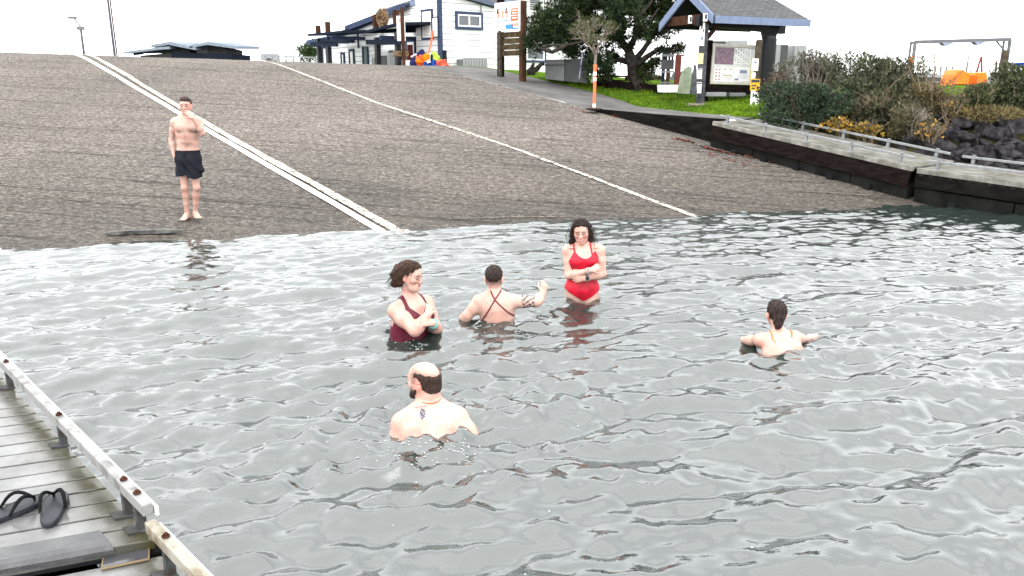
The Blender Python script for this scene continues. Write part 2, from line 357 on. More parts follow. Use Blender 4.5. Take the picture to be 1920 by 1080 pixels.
ys = np.concatenate([np.arange(-40, 1.2, 3.0), np.arange(1.2, 7.5, .020), np.arange(7.5, 15.2, .032), np.arange(15.3, 22, 1.0)])
X, Y = np.meshgrid(xs, ys, indexing='ij'); Z = wave_z(X, Y)
P = np.stack([X, Y, Z], -1).reshape(-1, 3); n, m_ = X.shape
i = np.arange(n - 1)[:, None] * m_ + np.arange(m_ - 1)[None]
F = np.stack([i, i + m_, i + m_ + 1, i + 1], -1).reshape(-1, 4)
# close the body of water with sides and a bottom, so that it can dim what lies under it
ring = np.concatenate([np.arange(n) * m_, (n - 1) * m_ + np.arange(1, m_), (np.arange(n - 1)[::-1]) * m_ + m_ - 1, np.arange(1, m_ - 1)[::-1]])
q0 = len(P); P = np.concatenate([P, P[ring] * [1, 1, 0] + [0, 0, -4.0]]); kk = len(ring); j = np.arange(kk); j2 = (j + 1) % kk
F = np.concatenate([F, np.stack([ring[j2], ring[j], q0 + j, q0 + j2], -1)]); q1 = len(P); P = np.concatenate([P, [[0, 0, -4.0]]])
F = np.concatenate([F, np.stack([q0 + j2, q0 + j, np.full(kk, q1), np.full(kk, q1)], -1)])
F = F[:len(F) - kk]; TRI = [(int(q0 + b_), int(q0 + a_), q1) for a_, b_ in zip(j, j2)]
def water_mat():
    m = bpy.data.materials.new('water'); m.use_nodes = True; t = m.node_tree; t.nodes.clear()
    out = N(t, 'ShaderNodeOutputMaterial'); g = N(t, 'ShaderNodeNewGeometry')
    mp = N(t, 'ShaderNodeMapping', Scale=(.55, 1.0, 1.0), Rotation=(0, 0, math.radians(-20))); t.links.new(g.outputs['Position'], mp.inputs['Vector'])
    n1 = N(t, 'ShaderNodeTexNoise', Scale=17.0, Detail=4.0, Roughness=.55); t.links.new(mp.outputs['Vector'], n1.inputs['Vector'])
    bp = N(t, 'ShaderNodeBump', Strength=.14, Distance=.03); t.links.new(n1.outputs['Fac'], bp.inputs['Height'])
    murk = N(t, 'ShaderNodeBsdfDiffuse', Color=(.026, .037, .033, 1))
    tr = N(t, 'ShaderNodeBsdfTransparent', Color=(.72, .80, .76, 1))
    mx = N(t, 'ShaderNodeMixShader', Fac=.34); t.links.new(murk.outputs[0], mx.inputs[1]); t.links.new(tr.outputs[0], mx.inputs[2])
    gl = N(t, 'ShaderNodeBsdfGlossy', Color=(1, 1, 1, 1), Roughness=.02); t.links.new(bp.outputs['Normal'], gl.inputs['Normal'])
    fr = N(t, 'ShaderNodeFresnel', IOR=1.95); t.links.new(bp.outputs['Normal'], fr.inputs['Normal'])
    mf = N(t, 'ShaderNodeMixShader'); t.links.new(fr.outputs[0], mf.inputs[0]); t.links.new(mx.outputs[0], mf.inputs[1]); t.links.new(gl.outputs[0], mf.inputs[2])
    t.links.new(mf.outputs[0], out.inputs['Surface'])
    va = N(t, 'ShaderNodeVolumeAbsorption', Density=3.2, Color=(.16, .30, .26, 1)); t.links.new(va.outputs[0], out.inputs['Volume']); return m
M['water'] = water_mat()
wo_ = struct(mesh('water', P, F, M['water'], smooth=True))
bm = bmesh.new(); bm.from_mesh(wo_.data); bm.verts.ensure_lookup_table()
for t3 in TRI: bm.faces.new([bm.verts[k] for k in t3])
bm.to_mesh(wo_.data); bm.free()
# bubbles and foam flecks drifting on the surface, thickest round the wading man
rg_ = np.random.default_rng(61); fx = np.concatenate([rg_.normal(-.52, .22, 110), rg_.uniform(-2.5, 4.5, 70), rg_.normal(-.85, .10, 24), rg_.normal(-.17, .2, 24)]); fy = np.concatenate([rg_.normal(4.28, .12, 110), rg_.uniform(2.6, 7.5, 70), rg_.normal(6.2, .06, 24), rg_.normal(6.62, .07, 24)]); fz = wave_z(fx, fy)
bm = bmesh.new()
for x_, y_, z_ in zip(fx, fy, fz): bmesh.ops.create_icosphere(bm, subdivisions=1, radius=rg_.uniform(.0025, .0065), matrix=Matrix.Translation((x_, y_, z_ + .001)) @ Matrix.Diagonal((1.3, 1.0, .6, 1)))
me_ = bpy.data.meshes.new('foam'); bm.to_mesh(me_); bm.free(); me_.materials.append(pm('foam', (.42, .43, .43), .5, var=.05)); fo_ = bpy.data.objects.new('foam', me_); COL.objects.link(fo_); fo_['kind'] = 'stuff'; fo_['label'] = 'small bubbles and foam flecks on the water'
# ================================================================ STRUCTURES
M['darkwall'] = pm('tarred_timber', (.009, .008, .0078), .8, var=.45, scale=3.0, bump=.3, bscale=25, stretch=(1, 1, 3))
M['oldwood'] = pm('weathered_timber', (.011, .008, .0075), .8, var=.45, scale=5.0, bump=.4, bscale=40, stretch=(1, 1, 4))
M['greywood'] = pm('grey_timber', (.10, .098, .09), .75, var=.35, scale=4.0, bump=.3, bscale=50)
M['galv'] = pm('galvanised_steel', (.20, .205, .21), .5, var=.2, scale=9.0, metal=.2)
M['rubber'] = pm('black_rubber', (.012, .012, .013), .6, var=.3)
M['pontoon'] = pm('pontoon_shade_dark', (.012, .0125, .011), .75, scale=2.5, col2=(.003, .003, .003), bump=.4, bscale=12, spec=.06)  # pontoon colour, near-black to stand in for the shadow under the float
M['white'] = pm('white_painted', (.78, .78, .77), .55, var=.05, scale=2.0)
M['trim'] = pm('slate_blue_trim', (.042, .056, .098), .6, var=.12)
M['fascia'] = pm('pale_blue_fascia', (.15, .185, .27), .6, var=.1)
M['darktrim'] = pm('dark_slate_trim', (.014, .018, .027), .6, var=.2)
M['dark'] = pm('dark_void', (.012, .012, .014), .5, var=.2)
M['brown'] = pm('brown_timber', (.055, .027, .018), .75, var=.35, scale=6, stretch=(1, 1, .3))
M['steel'] = pm('grey_painted_steel', (.13, .135, .14), .5, var=.1)
M['glass'] = pm('window_glass', (.05, .06, .07), .06, var=.3, scale=1.5, spec=.8)
M['offwhite'] = pm('offwhite', (.62, .62, .60), .6, var=.08)
M['midgrey'] = pm('mid_grey', (.062, .064, .063), .6, var=.15, scale=2)
M['rust'] = pm('rusty_steel', (.045, .020, .014), .8, var=.4, scale=30)
M['orange'] = pm('orange_plastic', (.80, .17, .015), .4, var=.1)
M['fascia2'] = pm('slate_roof_edge', (.09, .11, .15), .6, var=.12); M['greendoor'] = pm('green_grey_door', (.09, .13, .125), .5, var=.1)
M['greypost'] = pm('grey_weathered_post', (.10, .105, .115), .7, col2=(.035, .036, .038), scale=7, bump=.3); M['boardframe'] = pm('board_frame', (.50, .48, .43), .6, var=.12)
M['redbrown'] = pm('red_brown', (.14, .045, .035), .6, var=.15); M['footing'] = pm('pinkish_footing', (.26, .20, .18), .8, var=.2)
M['driftpost'] = pm('bleached_post', (.085, .07, .05), .8, col2=(.03, .025, .02), scale=9, bump=.4); M['greenprint'] = pm('green_print', (.07, .13, .05), .7, var=.1)
def siding():
    m, t, b = newmat('white_lap_siding'); tc = N(t, 'ShaderNodeTexCoord'); s = N(t, 'ShaderNodeSeparateXYZ'); t.links.new(tc.outputs['Object'], s.inputs['Vector'])
    a = N(t, 'ShaderNodeMath', operation='MULTIPLY'); a.inputs[1].default_value = 1 / .23; t.links.new(s.outputs['Z'], a.inputs[0])
    f = N(t, 'ShaderNodeMath', operation='FRACT'); t.links.new(a.outputs[0], f.inputs[0])
    r = ramp(t, f.outputs[0], [(0.0, (.16, .165, .18)), (.09, (.20, .205, .22)), (.13, (.74, .745, .75)), (1.0, (.78, .78, .78))])   # a darker line at each lap joint
    nz = N(t, 'ShaderNodeTexNoise', Scale=1.4, Detail=5.0); t.links.new(tc.outputs['Object'], nz.inputs['Vector'])
    r2 = ramp(t, nz.outputs['Fac'], [(.3, (.86, .86, .85)), (.65, (1, 1, 1))])
    mm = N(t, 'ShaderNodeMixRGB', blend_type='MULTIPLY', Fac=1.0); t.links.new(r.outputs['Color'], mm.inputs['Color1']); t.links.new(r2.outputs['Color'], mm.inputs['Color2'])
    t.links.new(mm.outputs['Color'], b.inputs['Base Color']); b.inputs['Roughness'].default_value = .6
    bp = N(t, 'ShaderNodeBump', Strength=.6, Distance=.02); t.links.new(f.outputs[0], bp.inputs['Height']); t.links.new(bp.outputs['Normal'], b.inputs['Normal'])
    return m
M['siding'] = siding()
def shingle():
    m, t, b = newmat('grey_shingles'); tc = N(t, 'ShaderNodeTexCoord')
    br = N(t, 'ShaderNodeTexBrick', Scale=1.0); br.inputs['Color1'].default_value = (.030, .030, .033, 1); br.inputs['Color2'].default_value = (.060, .059, .061, 1)
    br.inputs['Mortar'].default_value = (.02, .02, .02, 1); br.inputs['Mortar Size'].default_value = .014; br.inputs['Brick Width'].default_value = .22; br.inputs['Row Height'].default_value = .11
    t.links.new(tc.outputs['UV'], br.inputs['Vector'])
    nz = N(t, 'ShaderNodeTexNoise', Scale=2.5, Detail=5.0, Roughness=.7); t.links.new(tc.outputs['Object'], nz.inputs['Vector'])
    r = ramp(t, nz.outputs['Fac'], [(.62, (0, 0, 0)), (.72, (1, 1, 1))])
    mx = N(t, 'ShaderNodeMixRGB'); mx.inputs['Color2'].default_value = (.040, .048, .016, 1); t.links.new(r.outputs['Color'], mx.inputs['Fac']); t.links.new(br.outputs['Color'], mx.inputs['Color1'])
    t.links.new(mx.outputs['Color'], b.inputs['Base Color']); b.inputs['Roughness'].default_value = .85
    bp = N(t, 'ShaderNodeBump', Strength=.8, Distance=.02); t.links.new(br.outputs['Fac'], bp.inputs['Height']); bp.invert = True; t.links.new(bp.outputs['Normal'], b.inputs['Normal'])
    return m
M['shingle'] = shingle()
def quad_uv(o):
    """planar UVs in metres along each face, for the shingles"""
    me = o.data; uvl = me.uv_layers.new(name='UVMap')
    for p in me.polygons:
        n = p.normal; a = Vector((0, 0, 1)).cross(n)
        a = a.normalized() if a.length > 1e-3 else Vector((1, 0, 0)); b = n.cross(a)
        for li in p.loop_indices:
            c = me.vertices[me.loops[li].vertex_index].co; uvl.data[li].uv = (c.dot(a), c.dot(b))
# ---- retaining wall beside the path
VW = 14.40
w = MB(); w.V = []; top = []; 
us_ = np.linspace(11.06, 15.35, 24)
Wv = []; Wf = []
for u in us_:
    zt = float(path_z(0, 0, u, VW)) + .012
    for v, z in ((VW - .10, zt), (VW + .12, zt), (VW + .12, -.3), (VW - .10, -.3)):
        q = uv(u, v); Wv.append((q[0], q[1], z))
for i in range(len(us_) - 1):
    for j in range(4): a = i * 4 + j; b = i * 4 + (j + 1) % 4; Wf.append((a, b, b + 4, a + 4))
Wf += [(0, 1, 2, 3), tuple(4 * (len(us_) - 1) + k for k in (3, 2, 1, 0))]
t_ = thing('retaining_wall', 'dark tapering retaining wall between the ramp and the concrete path', 'retaining wall', uv(13, VW, 0))
mesh('wall_face', Wv, Wf, M['darkwall'], t_)
f = MB()
f.box(uv(11.02, 15.15, .60), (.08, 1.75, 1.2), np.append(LU, 0)); f.build('end_panel', M['darkwall'], t_)
# ---- boarding floats along the right side
def float_section(u0, z0, u1, z1, first):
    """a float from (u0, deck z0) down to (u1, deck z1); near edge on v = 13.98"""
    vn, wd = 13.95, 1.55
    t = thing('boarding_float', 'upper boarding float resting on the ramp, dark timber side and pale deck' if first else 'lower boarding float on the water, pale deck with dashed white edge', 'boarding float', uv((u0 + u1) / 2, vn + wd / 2, 0), group='boarding floats beside the ramp')
    A = uv(u0, vn, z0); B = uv(u1, vn, z1); d = nrm(B - A); L = np.linalg.norm(B - A); vv = np.append(LV, 0); up = np.cross(vv, d); up = up if up[2] > 0 else -up
    def q(s, v, h): return A + d * s + vv * v + up * h
    m = MB(); nb = int(L / .14)
    for k in range(nb): m.box(q((k + .5) * L / nb, wd / 2, -.02), (L / nb - .008, wd - .16, .04), d, vv)
    m.build('deck', M['floatdeck'], t)
    for v in (0.04, wd - .04):
        m = MB(); m.box(q(L / 2, v, -.035), (L, .08, .09), d, vv, .008); m.build('edge_beam', M['edgebeam'], t)
    if first:
        m = MB(); m.box(q(L / 2, -.004, -.22), (L - .02, .05, .27), d, vv); m.box(q(L / 2, wd + .004, -.22), (L - .02, .05, .27), d, vv); m.build('side_board', M['oldwood'], t)
    else:
        for k in range(min(36, int(L / .16))):
            m = MB(); m.box(q(.1 + k * .16, -.012, -.10), (.07, .016, .016), d, vv); m.build('edge_bracket', M['steel'], t)
        m = MB(); m.box(q(L / 2, .005, -.20), (L - .02, .05, .22), d, vv); m.build('side_board', M['darkwall'], t)
    ns = 4 if first else 5
    for k in range(ns):
        m = MB(); sa, sb = k * L / ns + .012, (k + 1) * L / ns - .012; P4 = []
        for s in (sa, sb):
            c = q(s, .02, -.34); zb = min(max(float(ramp_h(c[0], c[1])) - .05, -.35), c[2] - .2); P4 += [c, np.append(c[:2], zb)]
        m.prism([P4[0], P4[2], P4[3], P4[1]], vv * (wd - .04)); m.build('pontoon', M['pontoon'], t)  # dark pontoon reaches the ramp to fill the deep shadow there
    for s in (np.linspace(.7, L - .7, 5)):
        m = MB(); c = q(s, .0, -.52); m.tube([c - vv * .07, c + vv * .10], .07, 10); m.build('roller', M['rubber'], t)
    for v in (.10, wd - .10):
        r_ = MB(); r_.beam(q(.1, v, .14), q(L - .06, v, .14), .05, .042, up, .006); r = r_.build('rail', M['galv'], t)
        for s in np.linspace(.3, L - .3, 5 if first else 4):
            m = MB(); m.box(q(s, v, .055), (.05, .05, .11), d, vv); m.box(q(s, v, .006), (.13, .11, .012), d, vv); m.box(q(s, v, .176), (.05, .05, .02), d, vv); m.build('rail_post', M['galv'], r)
    return t
M['floatdeck'] = pm('float_decking', (.185, .18, .165), .7, col2=(.085, .082, .065), scale=3.0, bump=.2, bscale=60)
M['edgebeam'] = pm('bleached_edge_timber', (.24, .23, .21), .7, col2=(.11, .105, .09), scale=6.0, bump=.3, bscale=60)
float_section(10.98, 1.22, 6.62, .62, True)
float_section(6.55, .60, -1.5, .22, False)
# ---- the dock we stand on, bottom left
ZD = .46
RA = atz(0, 668, .60); RB = atz(276, 948, .60); RC = atz(412, 1082, .60)
dd = nrm((RC - RA) * [1, 1, 0]); ds = np.array([dd[1], -dd[0], 0]); ds = ds if ds[0] < 0 else -ds      # ds points onto the deck
dbp = nrm((atz(270, 996, ZD) - atz(0, 1045, ZD)) * [1, 1, 0]); ds0 = ds; ds = -dbp      # the boards run slightly askew to the rail
def dq(s, v, z): return np.array([RB[0], RB[1], 0]) + dd * s + ds * v + np.array([0, 0, z])
def wet_deck():
    m, t, b = newmat('wet_dock_boards'); tc = N(t, 'ShaderNodeTexCoord')
    nz = N(t, 'ShaderNodeTexNoise', Scale=3.5, Detail=7.0, Roughness=.7); t.links.new(tc.outputs['Object'], nz.inputs['Vector'])
    r = ramp(t, nz.outputs['Fac'], [(.3, (.070, .068, .068)), (.5, (.125, .122, .121)), (.7, (.18, .176, .174))])
    # green-brown algae band along the rail (its own stain)
    mp = N(t, 'ShaderNodeMapping'); t.links.new(tc.outputs['Object'], mp.inputs['Vector'])
    dt = N(t, 'ShaderNodeVectorMath', operation='DOT_PRODUCT'); g = N(t, 'ShaderNodeNewGeometry')
    sb = N(t, 'ShaderNodeVectorMath', operation='SUBTRACT'); sb.inputs[1].default_value = (RB[0], RB[1], 0); t.links.new(g.outputs['Position'], sb.inputs[0])
    t.links.new(sb.outputs[0], dt.inputs[0]); dt.inputs[1].default_value = tuple(ds0)
    ad = N(t, 'ShaderNodeMath', operation='MULTIPLY_ADD'); ad.inputs[1].default_value = .22; t.links.new(nz.outputs['Fac'], ad.inputs[0]); t.links.new(dt.outputs['Value'], ad.inputs[2])
    k = ramp(t, ad.outputs[0], [(.10, (1, 1, 1)), (.29, (0, 0, 0))])
    mx = N(t, 'ShaderNodeMixRGB'); mx.inputs['Color2'].default_value = (.038, .034, .014, 1); t.links.new(k.outputs['Color'], mx.inputs['Fac']); t.links.new(r.outputs['Color'], mx.inputs['Color1'])
    t.links.new(mx.outputs['Color'], b.inputs['Base Color'])
    n2 = N(t, 'ShaderNodeTexNoise', Scale=9.0, Detail=4.0); t.links.new(tc.outputs['Object'], n2.inputs['Vector'])
    rr = ramp(t, n2.outputs['Fac'], [(.35, (.12,) * 3), (.65, (.34,) * 3)]); t.links.new(rr.outputs['Color'], b.inputs['Roughness'])
    bp = N(t, 'ShaderNodeBump', Strength=.12, Distance=.01); t.links.new(nz.outputs['Fac'], bp.inputs['Height']); t.links.new(bp.outputs['Normal'], b.inputs['Normal'])
    return m
M['wetdeck'] = wet_deck()
M['railmat'] = pm('scratched_white_rail', (.225, .225, .22), .5, col2=(.11, .105, .10), scale=14, thr=(.3, .5), bump=.1)
M['railrust'] = pm('rust_streaked_rail', (.27, .255, .22), .6, col2=(.13, .10, .06), scale=9, thr=(.32, .52), bump=.15)
def dock_section(s0, s1, zdk, first):
    t = thing('wooden_dock', 'grey planked dock section under the flip-flops with pale bolted rail' if first else 'lower planked dock section at the bottom edge, under the phone', 'dock', dq((s0 + s1) / 2, 1, 0), group='dock sections in the near corner')
    m = MB(); step = .132; n = int((s1 - s0) / step)
    for k in range(n):
        s = s1 - (k + .5) * step if first else s0 + (k + .5) * step
        m.box(dq(s, 1.35, zdk - .02 + random.uniform(-.0015, .0015)), (step - .011, 2.72, .04), dd, ds, .004)
    m.build('deck', M['wetdeck'], t)
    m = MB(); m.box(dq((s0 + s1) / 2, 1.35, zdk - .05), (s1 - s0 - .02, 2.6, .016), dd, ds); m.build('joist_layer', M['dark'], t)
    m = MB(); m.box(dq((s0 + s1) / 2, .0, zdk - .17), (s1 - s0, .06, .24), dd, ds); m.build('side_beam', M['darkwall'], t)
    m = MB(); m.box(dq((s0 + s1) / 2, 1.35, zdk - .40), (s1 - s0 - .06, 2.4, .5), dd, ds); m.build('pontoon', M['pontoon'], t)
    zr = zdk + .125
    r_ = MB(); v0 = .0 if first else .012
    r_.box(dq((s0 + s1) / 2, v0, zr), (s1 - s0, .038, .046), dd, ds0, .005)
    r = r_.build('rail', M['railmat'] if first else M['railrust'], t)
    m = MB(); m.box(dq((s0 + s1) / 2, v0 - .030, zr - .012), (s1 - s0, .012, .038), dd, ds0, .003); m.build('rubbing_strip', M['offwhite'], r)
    px = ((254, 924), (228, 899), (112, 776), (17, 676)) if first else ((293, 966), (323, 1001), (440, 1112))
    ss = [float((atz(x, y, zr + .03) - dq(0, 0, 0)).dot(dd)) for x, y in px] + ([-2.75, -3.4, -4.1, -4.8, -5.5] if first else [.95, 1.6])
    ss = [q for q in ss if s0 < q < s1]
    for s in ss:
        m = MB(); m.box(dq(s, v0, zdk + .05), (.030, .030, .10), dd, ds); m.box(dq(s, v0 + .02, zdk + .005), (.060, .075, .010), dd, ds, .002)
        m.build('rail_post', M['steelblue'], r)
        m = MB(); c = dq(s, v0, zr + .0275); m.tube([c, c + [0, 0, .004]], .0145, 14); m.tube([c + [0, 0, .004], c + [0, 0, .012]], .0085, 6); m.build('bolt', M['rust'], r)
    return t
M['steelblue'] = pm('dull_blue_steel', (.055, .06, .066), .5, col2=(.03, .024, .018), scale=25)
dock_section(-6.5, .005, ZD, True)
dock_section(.045, 2.4, ZD - .045, False)
# rubber flap bridging the gap between the sections
t_ = thing('rubber_flap', 'wet black rubber flap along the end of the near dock section', 'dock flap', dq(0, 1, ZD))
m = MB(); n = 14; Vt = []
sec = [(-.14, .003), (-.04, .007), (-.008, .005), (.006, -.008), (.008, -.022), (-.004, -.022), (-.012, -.002), (-.14, -.0005)]
V_ = []; F_ = []
for k in range(n + 1):
    v = .13 + (2.4 - .13) * k / n; j = random.uniform(-.006, .006)
    for s, h in sec:
        p = dq(s + (j if s > 0 else 0), v, ZD + h + .0025); V_.append(p)
for k in range(n):
    for j in range(8): a = k * 8 + j; b = k * 8 + (j + 1) % 8; F_.append((a, b, b + 8, a + 8))
F_ += [tuple(range(8)), tuple(n * 8 + i for i in reversed(range(8)))]
M['flap'] = pm('wet_rubber', (.03, .029, .031), .25, var=.4, scale=8, bump=.15, spec=.5)
mesh('flap', V_, F_, M['flap'], t_)
# ================================================================ BUILDINGS
L3 = np.append(LU, 0); V3 = np.append(LV, 0); UP = np.array([0, 0, 1.])
VB = 17.75                                       # plane of the long white wall
def bw(x, y, v=VB): return onpl(x, y, uv(0, v), V3)
def window(parent, c, ax, w, h, out, frame='trim', inner='white', bars=1, fw=.09):
    """c centre on the wall; ax along the wall; out = outward normal"""
    f = MB()
    for s in (-1, 1):
        f.box(c + ax * s * (w / 2 + fw / 2) + out * .03, (fw, .06, h + 2 * fw), ax, out); f.box(c + UP * s * (h / 2 + fw / 2) + out * .03, (w, .06, fw), ax, out)
    fo = f.build('window', M[frame], parent)
    s_ = MB(); iw = .055
    for s in (-1, 1):
        s_.box(c + ax * s * (w / 2 - iw / 2) + out * .025, (iw, .05, h), ax, out); s_.box(c + UP * s * (h / 2 - iw / 2) + out * .025, (w - 2 * iw, .05, iw), ax, out)
    for k in range(bars): s_.box(c + ax * (w * ((k + 1) / (bars + 1) - .5)) + out * .024, (iw, .045, h - 2 * iw), ax, out)
    s_.build('sash', M[inner], fo)
    g = MB(); g.box(c + out * .012, (w - .1, .01, h - .1), ax, out); g.build('pane', M['glass'], fo)
    return fo
cor = bw(826, 124); cor[2] = 2.45                # nearest corner of the tower
ucor = LU.dot(cor[:2])
OUTL, OUTF = -V3, -L3                            # left wall looks along -v, front wall along -u
t_ = thing('harbour_house', 'white harbour house with lap siding, slate blue trim and covered porch', 'building', cor)
HB = t_
def zat(x, y, p):                                # height at pixel y over ground point p
    r = ray(x, y); d = np.hypot(*p[:2]); return CAMZ + r[2] / np.hypot(r[0], r[1]) * d
# tower block
fe = onpl(926, 60, cor, L3); tw = abs((fe - cor).dot(V3)); le = bw(780, 60); td = abs((le - cor).dot(L3))
ztop = zat(826, -14, cor)
m = MB(); a = cor; b = cor + V3 * tw; c = b + L3 * td; d = cor + L3 * td
zr = ztop - .25 * 0
m.prism([np.append(a[:2], 2.2), np.append(b[:2], 2.2), np.append(b[:2], ztop - .17 * tw), np.append(a[:2], ztop)], L3 * td)
m.build('tower_wall', M['siding'], t_)
m = MB(); ov = .22
p0 = a - L3 * ov - V3 * ov; p0[2] = ztop + .05; p1 = b - L3 * ov + V3 * .1; p1[2] = ztop - .17 * tw + .02
m.prism([p0, p1, p1 + L3 * (td + .3), p0 + L3 * (td + .3)], UP * .16); m.build('tower_roof', M['fascia2'], t_)
for p in (cor + OUTL * .02 + OUTF * .02,):
    m = MB(); m.box(np.append(p[:2] + LV * .045 + LU * .045, (2.2 + ztop) / 2), (.15, .15, ztop - 2.2), V3, L3); m.build('corner_board', M['trim'], t_)
wc = onpl(879, 39, cor, L3); ww = abs((onpl(900, 39, cor, L3) - onpl(857, 39, cor, L3)).dot(V3)); wh = zat(879, 28, wc) - zat(879, 51, wc)
window(t_, wc, V3, ww, wh, OUTF, fw=.11)
wc = bw(802, 46); ww = abs((bw(811, 46) - bw(794, 46)).dot(L3)); wh = zat(802, 22, wc) - zat(802, 71, wc)
fo = window(t_, wc, L3, ww, wh, OUTL, bars=0, fw=.08)
m = MB()
for k in range(9): m.box(wc + L3 * ww * ((k + .5) / 9 - .5) * .86 + OUTL * (.030 + .008 * (k % 2)), (ww / 9, .02, wh - .14), L3, OUTL)
m.build('curtain', M['offwhite'], fo)
wc = bw(818, 51)
m = MB(); m.box(wc + OUTL * .02, (.5, .04, .72), L3, OUTL); sh = m.build('shutter', M['white'], t_)
m = MB()
for s in (-1, 1): m.box(wc + L3 * s * .27 + OUTL * .035, (.035, .05, .78), L3, OUTL); m.box(wc + UP * s * .375 + OUTL * .035, (.54, .05, .035), L3, OUTL)
m.build('shutter_frame', M['darktrim'], sh)
# black drain pipe and low crate by the corner
pc = onpl(834, 110, cor + OUTF * .08, L3)
m = MB(); m.box(np.append(pc[:2], 2.75), (.13, .1, .9), V3, L3); m.build('drain_pipe', M['darktrim'], t_)
# foundation slot under the siding
m = MB(); q = cor + V3 * tw * .5 + OUTF * .012; q[2] = 2.42; m.box(q, (tw - .3, .02, .12), V3, L3); m.build('foundation_vent', M['dark'], t_)
# wall lamp conduit on the front wall
pc = onpl(902, 20, cor + OUTF * .05, L3)
m = MB(); m.tube([np.append(pc[:2], zat(902, 4, pc)), np.append(pc[:2], zat(902, 56, pc))], .02, 6); m.tube([pc + UP * .45 - V3 * .25, pc + UP * .45 + V3 * .3], .03, 6); m.build('conduit', M['steel'], t_)
# mid block (behind the porch) and far block: long wall set a little back
VB2 = VB + .9
def upx(x, v=VB2): return LU.dot(onpl(x, 80, uv(0, v), V3)[:2])
def block(x0, x1, ztL, ztR, depth, roofrise, nm):
    u0, u1 = upx(x0), upx(x1); A = uv(u0, VB2); B = uv(u1, VB2)
    m = MB(); m.prism([np.append(A[:2], 2.2), np.append(B[:2], 2.2), np.append(B[:2], ztL), np.append(A[:2], ztR)], V3 * depth); m.build('wall', M['siding'], HB)
    m = MB(); ov = .55
    p0 = A - V3 * ov; p0[2] = ztR - .03 - ov * roofrise / depth * .5; p1 = B - V3 * ov + L3 * .4; p1[2] = ztL - .03 - ov * roofrise / depth * .5
    m.prism([p0, p1, p1 + V3 * (depth / 2 + ov) + UP * roofrise, p0 + V3 * (depth / 2 + ov) + UP * roofrise], UP * .13)
    o = m.build('roof', M['shingle'], HB); quad_uv(o)
    f = MB(); f.beam(p0 + UP * .04 - V3 * .02, p1 + UP * .04 - V3 * .02, .05, .24); f.build('fascia', M['trim'], o)
pA = uv(upx(781), VB2); pB = uv(upx(705), VB2); pC = uv(upx(592), VB2)
block(782, 676, zat(676, 52, uv(upx(676), VB2)), zat(782, 11, pA), 7, 1.3, 'a')
block(676, 640, zat(640, 70, uv(upx(640), VB2)), zat(676, 57, uv(upx(676), VB2)), 6, 1.0, 'b')
block(640, 600, zat(600, 80, pC), zat(640, 71, uv(upx(640), VB2)), 6, .8, 'c')
# gable of the middle block: its raking roof shows from the front left
for (x0, y0, x1, y1, xw) in ((640, 66, 708, 34, 676), (706, 27, 782, 3, 745)):
    A = bw(x0, y0, VB2 - .25); B = bw(x1, y1, VB2 - .25)
    m = MB(); m.prism([A, B, B + V3 * 2.5, A + V3 * 2.5], UP * .14); o = m.build('gable_roof', M['shingle'], HB); quad_uv(o)
    m = MB(); m.beam(A - UP * .02 + OUTL * .03, B - UP * .02 + OUTL * .03, .06, .2); m.build('barge_board', M['fascia'], o)
    C = bw(x1, y1 + (y0 - y1), VB2 - .2)
    m = MB(); m.prism([A - UP * .05, B - UP * .05, np.append(B[:2], A[2] - .6), np.append(A[:2], A[2] - .6)], V3 * .18); m.build('gable_wall', M['siding'], HB)
for x, y0, y1 in ((671, 60, 90),):
    a_ = bw(x, y0, VB2 - .26); m = MB(); m.beam(a_, np.append(a_[:2], zat(x, y1, a_)), .12, .06, V3); m.build('downpipe', M['trim'], HB)
# doors and openings in the long wall
def door(x0, x1, ytop, mat, v=VB2, frame='trim', ajar=0):
    a_ = bw(x0, ytop, v); b_ = bw(x1, ytop, v); w = abs((a_ - b_).dot(L3)); c = (a_ + b_) / 2; z1 = c[2]
    m = MB()
    for s in (-1, 1): m.box(np.append(c[:2], (z1 + 2.4) / 2) + L3 * s * w / 2 + OUTL * .03, (.1, .08, z1 - 2.4), L3, OUTL)
    m.box(c + OUTL * .03 + UP * .02, (w + .1, .078, .1), L3, OUTL)
    d = m.build('door', M[frame], HB)
    m = MB(); m.box(np.append(c[:2], (z1 + 2.4) / 2) + OUTL * .02, (w - .1, .03, z1 - 2.45), L3, OUTL); m.build('leaf', M[mat], d)
    m = MB(); q = np.append(c[:2], 3.4) + OUTL * .07 + L3 * w * .35; m.tube([q - L3 * .05, q + L3 * .05], .02, 6); m.build('handle', M['galv'], d)
door(763, 779, 77, 'offwhite'); door(681, 690, 82, 'greendoor'); door(656, 664, 95, 'offwhite'); door(641, 646, 101, 'offwhite'); door(606, 613, 90, 'offwhite')
